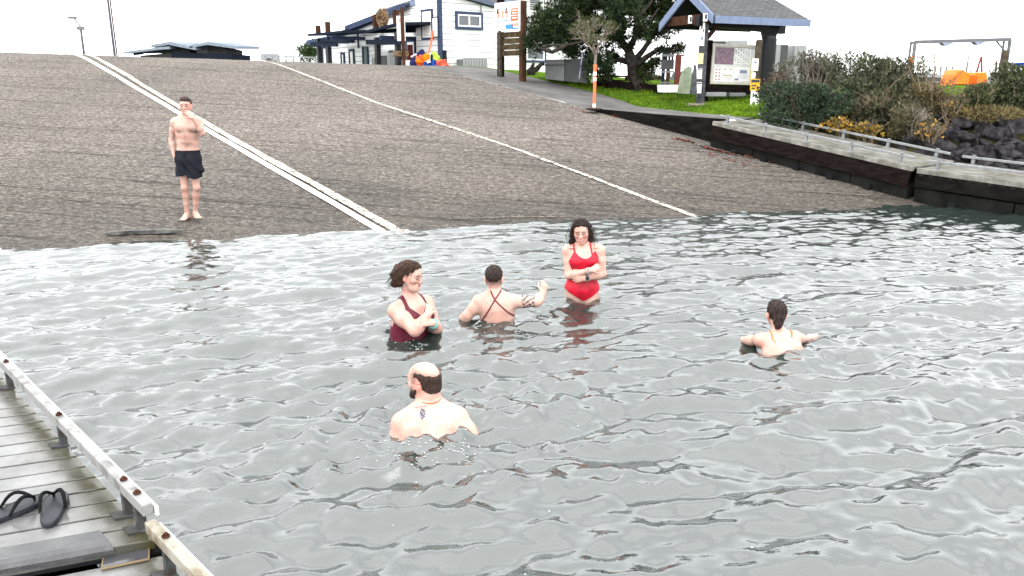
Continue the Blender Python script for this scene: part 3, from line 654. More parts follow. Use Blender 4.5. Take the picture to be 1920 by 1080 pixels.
# covered porches
def porch(xl, yl, xr, yr, posts, beams, ztag, up_posts, vpo):
    v1 = vpo
    A = bw(xl, yl, v1); B = bw(xr, yr, v1)
    m = MB(); m.prism([A, B, B + V3 * (VB2 - v1 + .1) + UP * .12, A + V3 * (VB2 - v1 + .1) + UP * .12], UP * .11); pr = m.build('porch_roof', M['darktrim'], HB)
    for (x0, y0, x1, y1, h) in beams:
        a_ = bw(x0, y0, v1 + .15); b_ = bw(x1, y1, v1 + .15); m = MB(); m.beam(a_, b_, .12, h); m.build('beam', M['darktrim'], pr)
        m = MB(); m.beam((a_ * .6 + b_ * .4) + UP * (h * .9), (a_ * .6 + b_ * .4) + V3 * (VB2 - v1 - .15) + UP * (h * .9), .14, h * .8); m.build('rafter', M['trim'], pr)
    for (x, y0) in posts:
        a_ = bw(x, y0, v1 + .2); m = MB(); m.box(np.append(a_[:2], (a_[2] + 2.3) / 2), (.2, .2, a_[2] - 2.3), L3, V3, .01); m.build('porch_post', M['dark'], pr)
    for (x, y0, y1) in up_posts:
        a_ = bw(x, y0, v1 + .2); z1 = zat(x, y1, a_); m = MB(); m.box(np.append(a_[:2], (a_[2] + z1) / 2), (.19, .19, a_[2] - z1), L3, V3); m.build('roof_post', M['brown'], pr)
porch(682, 63, 748, 47, [(707, 70), (745, 60)], [(688, 79, 752, 79, .2)], 'a', [(704, 28, 58), (742, 19, 48)], VB - 1.5)
porch(577, 68, 640, 62, [(597, 72), (615, 70)], [(584, 83, 632, 83, .2), (602, 77, 652, 78, .18)], 'b', [(596, 48, 66), (614, 41, 64)], VB - 1.2)
# right-hand gable end facing the ramp, behind the board and the tree
vg0 = LV.dot(fe[:2]); GP = cor + L3 * 1.6
ga = onpl(926, 90, GP, L3); gb = onpl(1090, 90, GP, L3); gp = onpl(1004, -28, GP, L3); gr_ = onpl(1090, 20, GP, L3); gl = onpl(926, 14, GP, L3)
g0 = lambda p: np.append(p[:2], 1.7)
m = MB(); m.prism([g0(ga), g0(gb), np.append(gb[:2], gr_[2]), np.append(gp[:2], gp[2]), np.append(ga[:2], gl[2])], L3 * 6); m.build('gable_end', M['siding'], HB)
for e in (np.append(gb[:2], gr_[2]) + V3 * .4 - UP * .16, np.append(ga[:2], gl[2])):
    m = MB(); pk = np.append(gp[:2], gp[2]); m.prism([pk - L3 * .35 + UP * .02, e - L3 * .35 + UP * .02, e + L3 * 6.2 + UP * .02, pk + L3 * 6.2 + UP * .02], UP * .16); o = m.build('roof', M['shingle'], HB); quad_uv(o)
    m = MB(); m.beam(pk - L3 * .37, e - L3 * .37, .05, .22); m.build('barge_board', M['fascia'], o)
wc = onpl(1003, 96, GP, L3); ww = abs((onpl(1020, 96, GP, L3) - onpl(986, 96, GP, L3)).dot(V3)); wh = zat(1003, 79, wc) - zat(1003, 113, wc)
window(HB, wc, V3, ww, wh, OUTF, bars=0, fw=.1)
wc = onpl(1003, 6, GP, L3); m = MB()
for k in range(6): m.box(wc + UP * (.09 * k - .25) + OUTF * .03, (.55, .05, .045), V3, OUTF)
m.build('gable_vent', M['steel'], HB)
# ---- the far restroom block with two butterfly roofs
t_ = thing('park_building', 'low dark grey building with two pale folded roofs beyond the ramp crest', 'building', at(340, 100, 70) * [1, 1, 0] + [0, 0, 2])
YB = 70.0; M['palefascia'] = pm('pale_roof_edge', (.17, .20, .235), .6, var=.1)
def fp(x, y, dy=0): return at(x, y, YB + dy)
def slab(pts, off, mat, nm, par=t_):
    m = MB(); m.prism(pts, off); return m.build(nm, M[mat], par)
slab([fp(322, 120), fp(434, 120), fp(434, 101), fp(322, 98)], (0, 5, 0), 'darktrim', 'wall')
slab([fp(248, 118, .5), fp(322, 120, .5), fp(322, 99, .5), fp(265, 104, .5)], (0, 4, 0), 'midgrey', 'wall')
slab([fp(318, 100, 1), fp(356, 100, 1), fp(356, 92, 1), fp(318, 82, 1)], (0, 4, 0), 'midgrey', 'upper_wall')
slab([fp(297, 100, 1.2), fp(318, 100, 1.2), fp(318, 82, 1.2), fp(297, 85, 1.2)], (0, 4, 0), 'steel', 'upper_wall')
slab([fp(390, 104, 1), fp(426, 104, 1), fp(426, 92, 1), fp(390, 83, 1)], (0, 4, 0), 'midgrey', 'upper_wall')
slab([fp(369, 104, 1.2), fp(390, 104, 1.2), fp(390, 83, 1.2), fp(369, 87, 1.2)], (0, 4, 0), 'steel', 'upper_wall')
for pts in ([(283, 84), (316, 78), (367, 89), (367, 94), (316, 84), (283, 89)], [(356, 85), (388, 78), (445, 87), (445, 92), (388, 84), (356, 90)], [(232, 97), (300, 88), (318, 87), (318, 92), (300, 93), (232, 101)]):
    slab([fp(x, y, -.6) for x, y in pts], (0, 6, .2), 'palefascia', 'roof')
slab([fp(250, 104, .3), fp(268, 102, .3), fp(268, 99, .3), fp(250, 100, .3)], (0, .1, 0), 'dark', 'window')
slab([fp(297, 99, .3), fp(309, 98, .3), fp(309, 94, .3), fp(297, 95, .3)], (0, .1, 0), 'dark', 'window')
# ---- lamp posts beyond the crest
def lamp_post(xb, yb, xt, yt, Y, r, head, label):
    a_ = at(xb, yb, Y); z1 = zat(xt, yt, a_)
    t = thing('lamp_post', label, 'lamp post', np.append(a_[:2], 1.8), group='lamp posts beyond the ramp crest')
    m = MB(); m.tube([np.append(a_[:2], 1.8), np.append(a_[:2], z1)], [r, r * .7], 8); m.build('pole', M['lamppole'], t)
    if head:
        m = MB(); q = np.append(a_[:2], z1); m.tube([q, q + [-.35, 0, .55]], .05, 6); m.box(q + [-.5, 0, .62], (.55, .3, .16), bev=.03); m.build('lamp_head', M['steel'], t)
        m = MB(); m.box(np.append(a_[:2], z1 - .1), (.5, .25, .25), bev=.03); m.build('bracket', M['steel'], t)
    else:
        m = MB(); m.tube([np.append(a_[:2], 1.8) + [.13, 0, 0], np.append(a_[:2], z1) + [.11, 0, 0]], .035, 6); m.build('conduit', M['brown'], t)
M['lamppole'] = pm('lamp_pole_steel', (.075, .075, .09), .5, var=.1)
lamp_post(158, 104, 150, 50, 60, .11, True, 'short lamp post with angled head beyond the ramp crest')
lamp_post(215, 104, 201, -20, 42, .075, False, 'tall slim lamp post rising out of the top of the picture')
# ---- kiosk on the grass
def bank_dist(x, y, a=14.0, b=28.0):
    Ys = np.linspace(a, b, 600); r = ray(x, y); P_ = np.array([0, 0, CAMZ])[None] + r[None] * (Ys / r[1])[:, None]; return float(Ys[int(np.argmax(P_[:, 2] < bank_h(P_[:, 0], P_[:, 1])))])
KY = bank_dist(1312, 197); KY2 = bank_dist(1414, 199)
kb = at(1312, 196, KY); kz = float(bank_h(kb[0], kb[1]))
t_ = thing('notice_kiosk', 'wooden notice kiosk with grey shingle roof on the grass', 'notice kiosk', kb)
# front left post is square, of grey timber; roof is a gable whose ridge runs to the right and back
def kp(x, y, dy): return at(x, y, KY + dy)
m = MB(); p = kp(1312, 196, 0); zt = zat(1312, 30, p); m.box(np.append(p[:2], (zt + p[2] - .25) / 2), (.20, .20, zt - p[2] + .25), bev=.012); m.build('post', M['greypost'], t_)
p2 = kp(1432, 190, 1.1); zt2 = zat(1432, 50, p2)
m = MB(); m.box(np.append(p2[:2], (zt2 + p2[2] - .3) / 2), (.22, .22, zt2 - p2[2] + .5), bev=.012); m.build('post', M['dark'], t_)
q = np.append(p2[:2], zat(1432, 62, p2)); m = MB()
m.prism([q + [-.12, -.13, -.28], q + [.12, -.13, -.28], q + [.27, -.13, .25], q + [-.27, -.13, .25]], (0, .26, 0)); m.build('bracket', M['dark'], t_)
m = MB(); q = np.append(p[:2], 0)
# roof: pixel-measured corners at their own distances
EL = kp(1240, 46, 1.3); PK = kp(1292, -22, .7); EF = kp(1340, 29, -.6); ER = kp(1518, 37, .7)
dr = ER - EF; rid = PK + dr * .80 + [0, .0, 0]; EB = EL + dr
th = np.array([0, 0, -.16])
for nm, pts in (('roof_slope', [EF, ER, rid + [0, 0, .0], PK]), ('roof_slope', [EL, PK, rid, EB])):
    m = MB(); m.prism(pts, (0, 0, -.05)); o = m.build(nm, M['shingle'], t_); quad_uv(o)
fz = np.array([0, 0, -.03])
nf = nrm(np.cross(dr, [0, 0, 1])); ng = nrm(np.cross(EF - EL, [0, 0, 1.])) 
gd = nrm(dr * [1, 1, 0])
for a_, b_ in ((PK, EL), (PK, EF)):
    m = MB(); m.prism([a_ - gd * .03 + [0, 0, .03], b_ - gd * .03 + [0, 0, .03], b_ - gd * .03 + [0, 0, -.19], a_ - gd * .03 + [0, 0, -.22]], -gd * .05); m.build('barge_board', M['fascia'], t_)
m = MB(); o_ = np.array([gd[1], -gd[0], 0]); m.prism([EF + o_ * .01, ER + o_ * .01, ER + o_ * .01 + [0, 0, -.19], EF + o_ * .01 + [0, 0, -.19]], o_ * .05); m.build('eave_board', M['fascia'], t_)
for E_ in (EF, EL):      # underside of each slope, coloured dark for the shaded interior
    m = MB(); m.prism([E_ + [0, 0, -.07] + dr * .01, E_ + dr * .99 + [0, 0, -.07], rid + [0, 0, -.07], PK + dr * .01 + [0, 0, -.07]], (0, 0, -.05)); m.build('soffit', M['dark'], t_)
a_ = np.append(p[:2], zt - .12); b_ = np.append(p2[:2], zt2 - .06)
m = MB(); m.beam(a_ - gd * .25, b_ + gd * .5, .18, .26); m.build('tie_beam', M['dark'], t_)
m = MB(); e = EL - EF; e = nrm(e * [1, 1, 0]); m.beam(a_ - e * .15 + [0, 0, .05], a_ + e * 1.5 + [0, 0, .05], .15, .24); m.build('cross_beam', M['brown'], t_)
m = MB(); m.beam(a_ + [0, -.02, -.55], a_ + gd * .45 + [0, -.02, -.08], .08, .1); m.build('brace', M['brown'], t_)
# board
BY = 1.0
q0 = kp(1331, 157, .55); q1 = kp(1440, 160, 1.15); q2 = kp(1440, 85, 1.15); q3 = kp(1331, 82, .55)
q2 = np.append(q1[:2], q2[2]); q3 = np.append(q0[:2], q3[2]); bx = nrm(q1 - q0); by = nrm(np.cross([0, 0, 1.], bx)); bn = -by
m = MB(); m.prism([q0, q1, q2, q3], by * .12); cb = m.build('notice_board', M['offwhite'], t_)
bw_ = np.linalg.norm(q1 - q0); bh = q3[2] - q0[2]
def onb(fx, fy, o=.0): return q0 + bx * bw_ * fx + np.array([0, 0, bh * fy]) + bn * o
m = MB()
for fx0, fx1, fy0, fy1 in ((0, 1, 0, .06), (0, 1, .94, 1), (0, .035, .06, .94), (.965, 1, .06, .94)):
    m.box(onb((fx0 + fx1) / 2, (fy0 + fy1) / 2, .02), (bw_ * (fx1 - fx0), .06, bh * (fy1 - fy0)), bx, by)
m.build('board_frame', M['boardframe'], cb)
M['tan'] = pm('tan_board', (.46, .36, .24), .7, var=.15); M['map'] = pm('faded_map', (.26, .20, .25), .6, col2=(.18, .10, .12), scale=9); M['yellow'] = pm('yellow_sign', (.62, .36, .03), .5, var=.08)
M['paleyel'] = pm('pale_yellow', (.72, .62, .28), .6, var=.1); M['paper'] = pm('paper', (.76, .76, .74), .7, var=.04); M['ink'] = pm('ink', (.05, .05, .06), .7, var=.1); M['redink'] = pm('red_ink', (.35, .05, .05), .7, var=.1); M['greyblue'] = pm('grey_blue_print', (.22, .25, .32), .7, var=.1)
def sheet(fx0, fx1, fy0, fy1, mat, o, nm):
    m = MB(); m.box(onb((fx0 + fx1) / 2, (fy0 + fy1) / 2, o), (bw_ * (fx1 - fx0), .006, bh * (fy1 - fy0)), bx, by); return m.build(nm, M[mat], cb)
s_ = sheet(.05, .37, .50, .92, 'map', .006, 'map_sheet')
m = MB()
for k, (u0, h0, u1, h1) in enumerate(((.06, .75, .19, .88), (.19, .88, .26, .75), (.26, .75, .36, .66), (.08, .60, .14, .58))): m.beam(onb(u0, h0, .011), onb(u1, h1, .011), .012, .018)
m.build('map_lines', M['greyblue'], s_)
s_ = sheet(.39, .66, .52, .92, 'paper', .006, 'tide_sheet'); m = MB()
for r_ in range(9):
    for c_ in range(6):
        if (r_ * 5 + c_ * 3) % 4: m.box(onb(.405 + c_ * .043, .895 - r_ * .042, .010), (bw_ * .026, .003, .012 + .012 * (r_ < 3 and c_ < 3)), bx, by)
m.build('print', M['ink'], s_)
s_ = sheet(.055, .185, .08, .40, 'paper', .006, 'notice_sheet'); m = MB()
for r_ in range(4):
    for c_ in range(2): m.box(onb(.09 + c_ * .055, .36 - r_ * .08, .010), (bw_ * .03, .003, .03), bx, by)
m.build('print', M['redink'], s_)
s_ = sheet(.20, .37, .20, .42, 'paper', .006, 'notice_sheet'); m = MB(); m.box(onb(.285, .23, .010), (bw_ * .15, .003, .03), bx, by); m.box(onb(.24, .38, .010), (bw_ * .03, .003, .05), bx, by); m.box(onb(.33, .38, .010), (bw_ * .03, .003, .05), bx, by); m.build('print', M['tan'], s_)
s_ = sheet(.39, .66, .10, .45, 'paper', .006, 'notice_sheet'); m = MB(); m.box(onb(.55, .33, .010), (bw_ * .12, .003, .09), bx, by); m.box(onb(.44, .13, .010), (bw_ * .07, .003, .05), bx, by)
for r_ in range(5): m.box(onb(.55, .27 - r_ * .03, .010), (bw_ * .16, .003, .006), bx, by)
m.build('print', M['greyblue'], s_)
sheet(.67, .74, .08, .68, 'paleyel', .006, 'yellow_sheet'); sheet(.86, .96, .06, .88, 'tan', .006, 'bare_panel'); sheet(.83, .905, .52, .74, 'redbrown', .010, 'small_plaque')
# skirt boards
m = MB(); a_ = q0 + [0, 0, -.14]; b_ = q1 + [0, 0, -.14]; m.beam(a_ - bx * .1, b_, .06, .26); m.build('skirt_board', M['oldwood'], t_)
m = MB(); p3 = q0 - bx * .08 + by * .06; m.box(np.append(p3[:2], (q3[2] + 1.5) / 2), (.14, .14, q3[2] - 1.3), bx, by); m.build('board_post', M['oldwood'], t_)
m = MB(); c = np.append(p[:2], p[2] + .01) ; m.box(c + [.05, -.02, -.02], (.85, .42, .08), bev=.02); m.build('footing', M['footing'], t_)
# notices fixed to the kiosk post
def card(name, x0, x1, y0, y1, dy, mat, label, cat, prints=(), depth=.012, tilt=0, group=None):
    A = at(x0, y1, KY + dy); B = at(x1, y1, KY + dy); zt_ = zat(x0, y0, A); w = B[0] - A[0]; h = zt_ - A[2]
    t = thing(name, label, cat, A, group=group); m = MB(); m.box((A + B) / 2 + [0, 0, h / 2], (w, depth, h), bev=.003); o = m.build('sheet', M[mat], t)
    for (mt, fx0, fx1, fy0, fy1) in prints:
        m = MB(); m.box(np.array([A[0] + w * (fx0 + fx1) / 2, A[1] - depth / 2 - .002, A[2] + h * (fy0 + fy1) / 2]), (w * (fx1 - fx0), .004, h * (fy1 - fy0))); m.build('print', M[mt], o)
    return t
card('post_notice', 1310, 1320, 42, 86, -.115, 'paper', 'long white notice high on the kiosk post', 'notice', [('ink', .25, .5, .72, .9), ('ink', .6, .8, .6, .72), ('greyblue', .3, .75, .25, .4)])
card('post_notice', 1307, 1318, 100, 120, -.115, 'paleyel', 'pale yellow notice halfway up the kiosk post', 'notice')
card('leaflet_box', 1305, 1315, 129, 148, -.17, 'paper', 'upper white leaflet box on the kiosk post', 'leaflet box', [('midgrey', .1, .9, .85, .95)], depth=.09)
card('leaflet_box', 1304, 1314, 154, 175, -.17, 'paper', 'lower white leaflet box on the kiosk post', 'leaflet box', [('midgrey', .1, .9, .85, .95)], depth=.09)
card('roof_sign', 1290, 1297, 29, 44, -.05, 'paper', 'small white printed sign on the kiosk beam, left of the post', 'sign', [('ink', .4, .9, .2, .8)])
card('roof_sign', 1318, 1326, 25, 40, -.65, 'paper', 'small white printed sign on the kiosk eave above the post', 'sign', [('ink', .4, .9, .3, .9)])
m = MB(); 
# ---- the low post with a yellow notice, in front of the kiosk
pp = at(1414, 200, KY2); z1 = zat(1417, 74, pp)
t_ = thing('timber_post', 'weathered timber post in front of the kiosk, with notices nailed on', 'post', np.append(pp[:2], 1.1))
m = MB(); m.tube([np.append(pp[:2], .9), np.append(pp[:2], z1 - .04), np.append(pp[:2], z1)], [.088, .085, .06], 10); m.build('post', M['driftpost'], t_)
KY_ = KY; KY = KY2
card('post_notice', 1409, 1421, 110, 133, -.10, 'paper', 'white notice near the top of the round timber post', 'notice', [('greyblue', .2, .8, .6, .8)])
card('warning_sign', 1406, 1424, 148, 170, -.105, 'yellow', 'orange-yellow warning notice on the round timber post', 'warning sign', [('ink', .08, .92, .70, .93), ('ink', .12, .3, .35, .5), ('ink', .35, .6, .38, .52), ('ink', .15, .5, .14, .26), ('ink', .68, .9, .12, .36)])
card('post_notice', 1406, 1422, 170, 200, -.10, 'paper', 'torn white and green notice low on the round timber post', 'notice', [('greenprint', .2, .4, .6, .85), ('greenprint', .5, .8, .55, .7), ('greenprint', .25, .6, .1, .3)])
card('post_notice', 1409, 1416, 136, 147, -.10, 'paper', 'small white card on the round timber post above the yellow notice', 'notice')
KY = KY_
# ================================================================ OBJECTS
M['delin'] = pm('marker_orange', (.82, .16, .06), .45, var=.05); M['lightgrey'] = pm('light_grey_panel', (.14, .145, .145), .5, var=.08); M['bluecover'] = pm('blue_cloth', (.014, .04, .17), .7, var=.2)
M['farwood'] = pm('far_conifers', (.085, .10, .105), .9, var=.2, scale=.1); M['carve'] = pm('carved_tan_wood', (.22, .15, .085), .7, col2=(.035, .022, .014), scale=16, bump=.4, bscale=15); M['pinkprint'] = pm('pink_print', (.72, .45, .42), .6, var=.1)
M['maroon'] = pm('maroon', (.10, .022, .022), .6, var=.2); M['navy'] = pm('navy_cloth', (.02, .022, .075), .7, var=.3); M['yelloworange'] = pm('orange_yellow_cloth', (.60, .20, .01), .6, col2=(.60, .07, .008), scale=5)
M['redorange'] = pm('red_orange', (.80, .13, .06), .5, var=.08); M['hivis'] = pm('hi_vis_cloth', (.28, .42, .05), .6, var=.1); M['coral'] = pm('coral_cloth', (.60, .09, .05), .6, var=.2)
M['drift'] = pm('wet_driftwood', (.085, .08, .072), .4, col2=(.006, .006, .006), scale=6, bump=.4, stretch=(1, 1, 1)); M['phonecase'] = pm('phone_case', (.16, .12, .07), .35, var=.15); M['screen'] = pm('phone_glass', (.045, .045, .05), .12, var=.1, spec=.6)
M['weed'] = pm('red_weed', (.11, .035, .025), .7, var=.4, scale=20)
# ---- information board on two posts
IY = 25.6
a0 = at(939, 133, 26.2); a1 = at(980, 141, 25.4)
t_ = thing('information_board', 'information board with blue and orange print over mossy planks', 'information board', (a0 + a1) / 2)
ix = nrm((a1 - a0) * [1, 1, 0]); iy = np.array([-ix[1], ix[0], 0]); iw = np.linalg.norm((a1 - a0)[:2])
for a_, yt, mt in ((a0, -25, 'oldwood'), (a1, 2, 'brown')):
    z1 = zat(960, yt, a_); m = MB(); m.box(np.append(a_[:2], (z1 + a_[2] - .4) / 2), (.17, .17, z1 - a_[2] + .4), ix, iy, .012); m.build('post', M[mt], t_)
zb0 = zat(950, 61, a0); zb1 = zat(950, 6, a0)
o0 = a0 * [1, 1, 0]
def ib(f, z, o=0): return np.append((o0 + ix * iw * f)[:2], z) - iy * (.10 + o)
m = MB(); m.box(ib(.42, (zb0 + zb1) / 2), (iw * 1.14, .03, zb1 - zb0), ix, iy, .01); pn = m.build('printed_panel', M['white'], t_)
bz = zb1 - zb0; bw2 = iw * 1.14
def ip(f, g): return ib(.42 + (f - .5) * 1.14, zb0 + bz * g, .018)
M['oprint'] = pm('orange_print', (.52, .10, .035), .6, var=.05); M['bprint'] = pm('blue_print', (.06, .22, .48), .6, var=.05); M['dkprint'] = pm('dark_print', (.02, .012, .03), .6, var=.1); M['skinprint'] = pm('peach_print', (.50, .22, .12), .6, var=.05)
m = MB(); m.box(ip(.79, .56), (bw2 * .27, .006, bz * .42), ix, iy); pr = m.build('orange_block', M['oprint'], pn)
m = MB()
for k in range(4): m.box(ip(.78 + .02 * (k % 2), .70 - k * .085) - iy * .004, (bw2 * (.20 - .03 * (k % 2)), .004, bz * .035), ix, iy)
m.build('print', M['paper'], pr)
m = MB(); m.box(ip(.60, .17), (bw2 * .30, .006, bz * .16), ix, iy); m.box(ip(.33, .38), (bw2 * .52, .006, bz * .03), ix, iy); m.box(ip(.80, .10), (bw2 * .26, .006, bz * .05), ix, iy); m.build('blue_block', M['bprint'], pn)
m = MB()
for k in range(3):
    c = ip(.17 + .17 * k, .68); m.tube([c - [0, 0, bz * .20], c - [0, 0, bz * .06], c + [0, 0, bz * .02]], [.03, .022, .045], 8)
m.build('figure_print', M['skinprint'], pn)
m = MB()
for k in range(3):
    if k == 1: continue
    c = ip(.17 + .17 * k, .72); m.tube([c - [.05, 0, bz * .1], c + [-.03, 0, bz * .06], c + [.03, 0, bz * .06], c + [.05, 0, -bz * .1]], [.022] * 4, 6)
m.build('hair_print', M['dkprint'], pn)
m = MB()
for k in range(3): m.box(ip(.74 + .08 * k, .22), (bw2 * .05, .006, bz * .11), ix, iy)
m.build('boot_print', M['oprint'], pn)
m = MB(); m.box(ip(.12, .2), (bw2 * .05, .006, bz * .08), ix, iy); m.box(ip(.26, .22), (bw2 * .04, .006, bz * .1), ix, iy); m.build('icon_print', M['greyblue'], pn)
zp0 = zat(950, 106, a0)
m = MB(); M['mossy'] = pm('mossy_plank', (.085, .062, .036), .85, col2=(.025, .022, .012), scale=7, bump=.5, bscale=35); n = 4; ph = (zb0 - zp0) / n
for k in range(n):
    m.box(ib(.5, zp0 + ph * (k + .5), -.06 + .01 * (k % 2)), (iw * .98, .045, ph - .02), ix, iy, .008); 
m.build('plank_panel', M['mossy'], t_)
m = MB(); c = ib(.10, 0, .02); m.box(np.append(c[:2], (zp0 + zb0) / 2 - .5), (.1, .08, zb0 - zp0 + 1.1), ix, iy); m.build('strut', M['driftpost'], t_)
# ---- orange delineator post
b_ = onramp(1114, 202); b_ = at(1114, 202, 20.4); b_[2] = float(path_z(0, 0, *touv(b_[0], b_[1]))) + .004
t_ = thing('delineator_post', 'orange flexible marker post with white bands on a black base', 'marker post', b_)
zt = zat(1117, 121, b_); H_ = zt - b_[2]
m = MB(); m.tube([b_, b_ + [0, 0, .02], b_ + [0, 0, .045]], [.16, .15, .08], 8); m.build('base', M['rubber'], t_)
m = MB(); m.tube([b_ + [0, 0, .04], b_ + [0, 0, .10], b_ + [.0, 0, H_ - .10]], [.030, .037, .037], 14); m.tube([b_ + [0, 0, H_ - .10], b_ + [0, 0, H_ - .07], b_ + [0, 0, H_]], [.037, .046, .044], 14); m.build('tube', M['delin'], t_)
for h in (.80, .68, .10):
    m = MB(); m.tube([b_ + [0, 0, H_ * h - .045], b_ + [0, 0, H_ * h + .045]], .0395, 14); m.build('reflective_band', M['white'], t_)
# ---- shelter wall / electrical cabinets left of the tree
c0 = at(1023, 143, 25.8)
t_ = thing('utility_cabinet', 'light grey utility cabinet under the pine, in front of the house', 'cabinet', c0)
m = MB(); A = at(1022, 148, 25.8); B = at(1058, 152, 25.2); zt = zat(1022, 112, A); m.prism([A, B, np.append(B[:2], zt), np.append(A[:2], zt)], (.35, 1.0, 0)); m.build('body', M['lightgrey'], t_)
m = MB(); m.beam(np.append(A[:2], A[2] + (zt - A[2]) * .72) + [0, -.02, 0], np.append(B[:2], A[2] + (zt - A[2]) * .72) + [0, -.02, 0], .03, .03); m.build('seam', M['midgrey'], t_)
t_ = thing('screen_panel', 'dark grey screen panel beside the light grey cabinet', 'screen panel', at(1078, 152, 25))
m = MB(); A = at(1059, 152, 25.1); B = at(1101, 156, 24.6); zt = zat(1059, 111, A); m.prism([A, B, np.append(B[:2], zt), np.append(A[:2], zt)], (.1, .5, 0)); m.build('body', M['midgrey'], t_)
m = MB(); q = at(1086, 148, 24.5); m.tube([q, q + [.06, 0, .55]], .022, 6); q2 = q + [.06, 0, .55]; m.tube([q2, q2 + [.02, 0, .2]], .026, 6); m.build('pole', M['greyblue'], t_)
# ---- low dark boards behind the grass, picnic table, slab, rack, tubs
t_ = thing('low_timber_edge', 'low dark timber edging behind the grass and the tree', 'edging', at(1200, 165, 25.5))
m = MB(); m.beam(at(1112, 158, 25.5), at(1243, 172, 24.5), .12, .36); m.build('board', M['oldwood'], t_)
t_ = thing('picnic_table', 'dark picnic table half hidden behind the pine trunk', 'picnic table', at(1155, 158, 28))
q = at(1155, 143, 28)
m = MB(); m.box(q, (1.2, .75, .06)); m.build('table_top', M['brown'], t_)
for s in (-1, 1):
    m = MB(); m.box(q + [0, s * .65, -.28], (1.2, .26, .05)); m.build('bench', M['brown'], t_)
    m = MB(); m.beam(q + [s * .4, -.3, -.03], q + [s * .4, -.62, -.72], .08, .08); m.beam(q + [s * .4, .3, -.03], q + [s * .4, .62, -.72], .08, .08); m.build('leg', M['brown'], t_)
t_ = thing('hand_rack', 'dark post frame with hanging gear left of the pale slab', 'rack', at(1255, 165, 23.5))
for x, mt in ((1242, 'darktrim'), (1269, 'redbrown'), (1251, 'brown')):
    A = at(x, 166, 23.5); zt = zat(x, 103 if x != 1251 else 122, A); m = MB(); m.box(np.append(A[:2], (A[2] + zt) / 2), (.09 if x != 1269 else .16, .1, zt - A[2])); m.build('upright', M[mt], t_)
A = at(1241, 104, 23.45); B = at(1264, 104, 23.45)
m = MB(); m.beam(A, B, .1, .06); m.beam(A - [0, 0, .45], B - [0, 0, .45], .06, .05); m.beam(A - [0, 0, .75], B - [0, 0, .75], .06, .05); m.build('crossbar', M['steel'], t_)
for k in range(4):
    q = A + (B - A) * (k + .5) / 4; m = MB(); m.tube([q + [0, 0, .10], q - [0, 0, .12]], .035, 8); m.build('hook', M['dark'], t_)
m = MB(); m.box((A + B) / 2 - [0, 0, .25], (.36, .05, .26)); m.build('panel', M['midgrey'], t_)
t_ = thing('white_tub', 'low white tub on the grass behind the pale slab', 'tub', at(1253, 172, 22.8))
A = at(1237, 173, 22.8); B = at(1270, 173, 22.8); m = MB(); h = .2
m.prism([A, B, B + [.02, 0, h], A + [-.02, 0, h]], (0, .35, 0)); m.build('tub', M['white'], t_)
t_ = thing('slab', 'pale greenish stone slab leaning beside the kiosk', 'slab', at(1285, 174, 21.5)); M['slabm'] = pm('mossy_slab', (.19, .21, .16), .8, col2=(.11, .135, .085), scale=5, bump=.3)
m = MB(); pts = [at(x, y, 21.4 + .004 * (174 - y)) for x, y in ((1270, 175), (1293, 176), (1298, 128), (1292, 124), (1283, 128), (1275, 145))]; m.prism(pts, (.02, .12, 0)); m.build('slab', M['slabm'], t_)
t_ = thing('board_offcut', 'dark grey board leaning between the slab and the kiosk post', 'board', at(1300, 175, 21))
m = MB(); m.prism([at(x, y, 21.0) for x, y in ((1294, 176), (1307, 177), (1306, 123), (1302, 121))], (0, .06, 0)); m.build('board', M['greypost'], t_)
# ---- things standing behind the kiosk
def crate(x0, x1, y0, y1, Y, mat, nm, label, cat, parts=(), dep=1.2):
    A = at(x0, y1, Y); B = at(x1, y1, Y); h = zat(x0, y0, A) - A[2]; t = thing(nm, label, cat, A)
    m = MB(); m.box((A + B) / 2 + [0, dep / 2, h / 2], (B[0] - A[0], dep, h), bev=.02); m.build('body', M[mat], t)
    for (mt, fx0, fx1, fy0, fy1, pn) in parts:
        m = MB(); m.box((A + (B - A) * (fx0 + fx1) / 2) + [0, -.012, h * (fy0 + fy1) / 2], ((B[0] - A[0]) * (fx1 - fx0), .024, h * (fy1 - fy0))); m.build(pn, M[mt], t)
    return t
M['palegrey'] = pm('pale_grey_panel', (.24, .245, .25), .5, var=.06)
crate(1447, 1470, 83, 175, 27, 'palegrey', 'vending_cabinet', 'tall pale cabinet directly right of the kiosk', 'cabinet', [('midgrey', .45, 1.0, .02, .98, 'dark_door')])
crate(1479, 1505, 85, 175, 27.5, 'palegrey', 'vending_cabinet', 'tall pale cabinet behind the bushes, farther right of the kiosk', 'cabinet', [('steel', .0, .12, .02, .98, 'edge_strip')])
b0 = at(1436, 165, 22.5)
t_ = thing('dark_tank', 'upright black tank behind the right kiosk post', 'tank', b0); z1 = zat(1436, 68, b0)
m = MB(); m.tube([b0 - [0, 0, .2], np.append(b0[:2], z1 - .08), np.append(b0[:2], z1 - .02), np.append(b0[:2], z1)], [.19, .19, .165, .1], 18); m.build('shell', M['dark'], t_, smooth=False)
crate(1372, 1402, 75, 84, 32, 'palegrey', 'storage_box', 'pale flat storage box seen above the notice board', 'box'); crate(1325, 1371, 77, 86, 33, 'lightgrey', 'shed', 'low grey shed with dark roof seen above the notice board', 'shed', [('darktrim', 0, 1, .75, 1.0, 'roof_edge')])
crate(1325, 1362, 173, 181, 22.5, 'palegrey', 'low_bench', 'low pale bench under the notice board, left', 'bench', dep=.3); crate(1368, 1398, 174, 181, 22.5, 'lightgrey', 'low_bench', 'low grey bench under the notice board, right', 'bench', dep=.3)
M['hoist'] = pm('grey_hoist_steel', (.115, .12, .13), .5, var=.1)
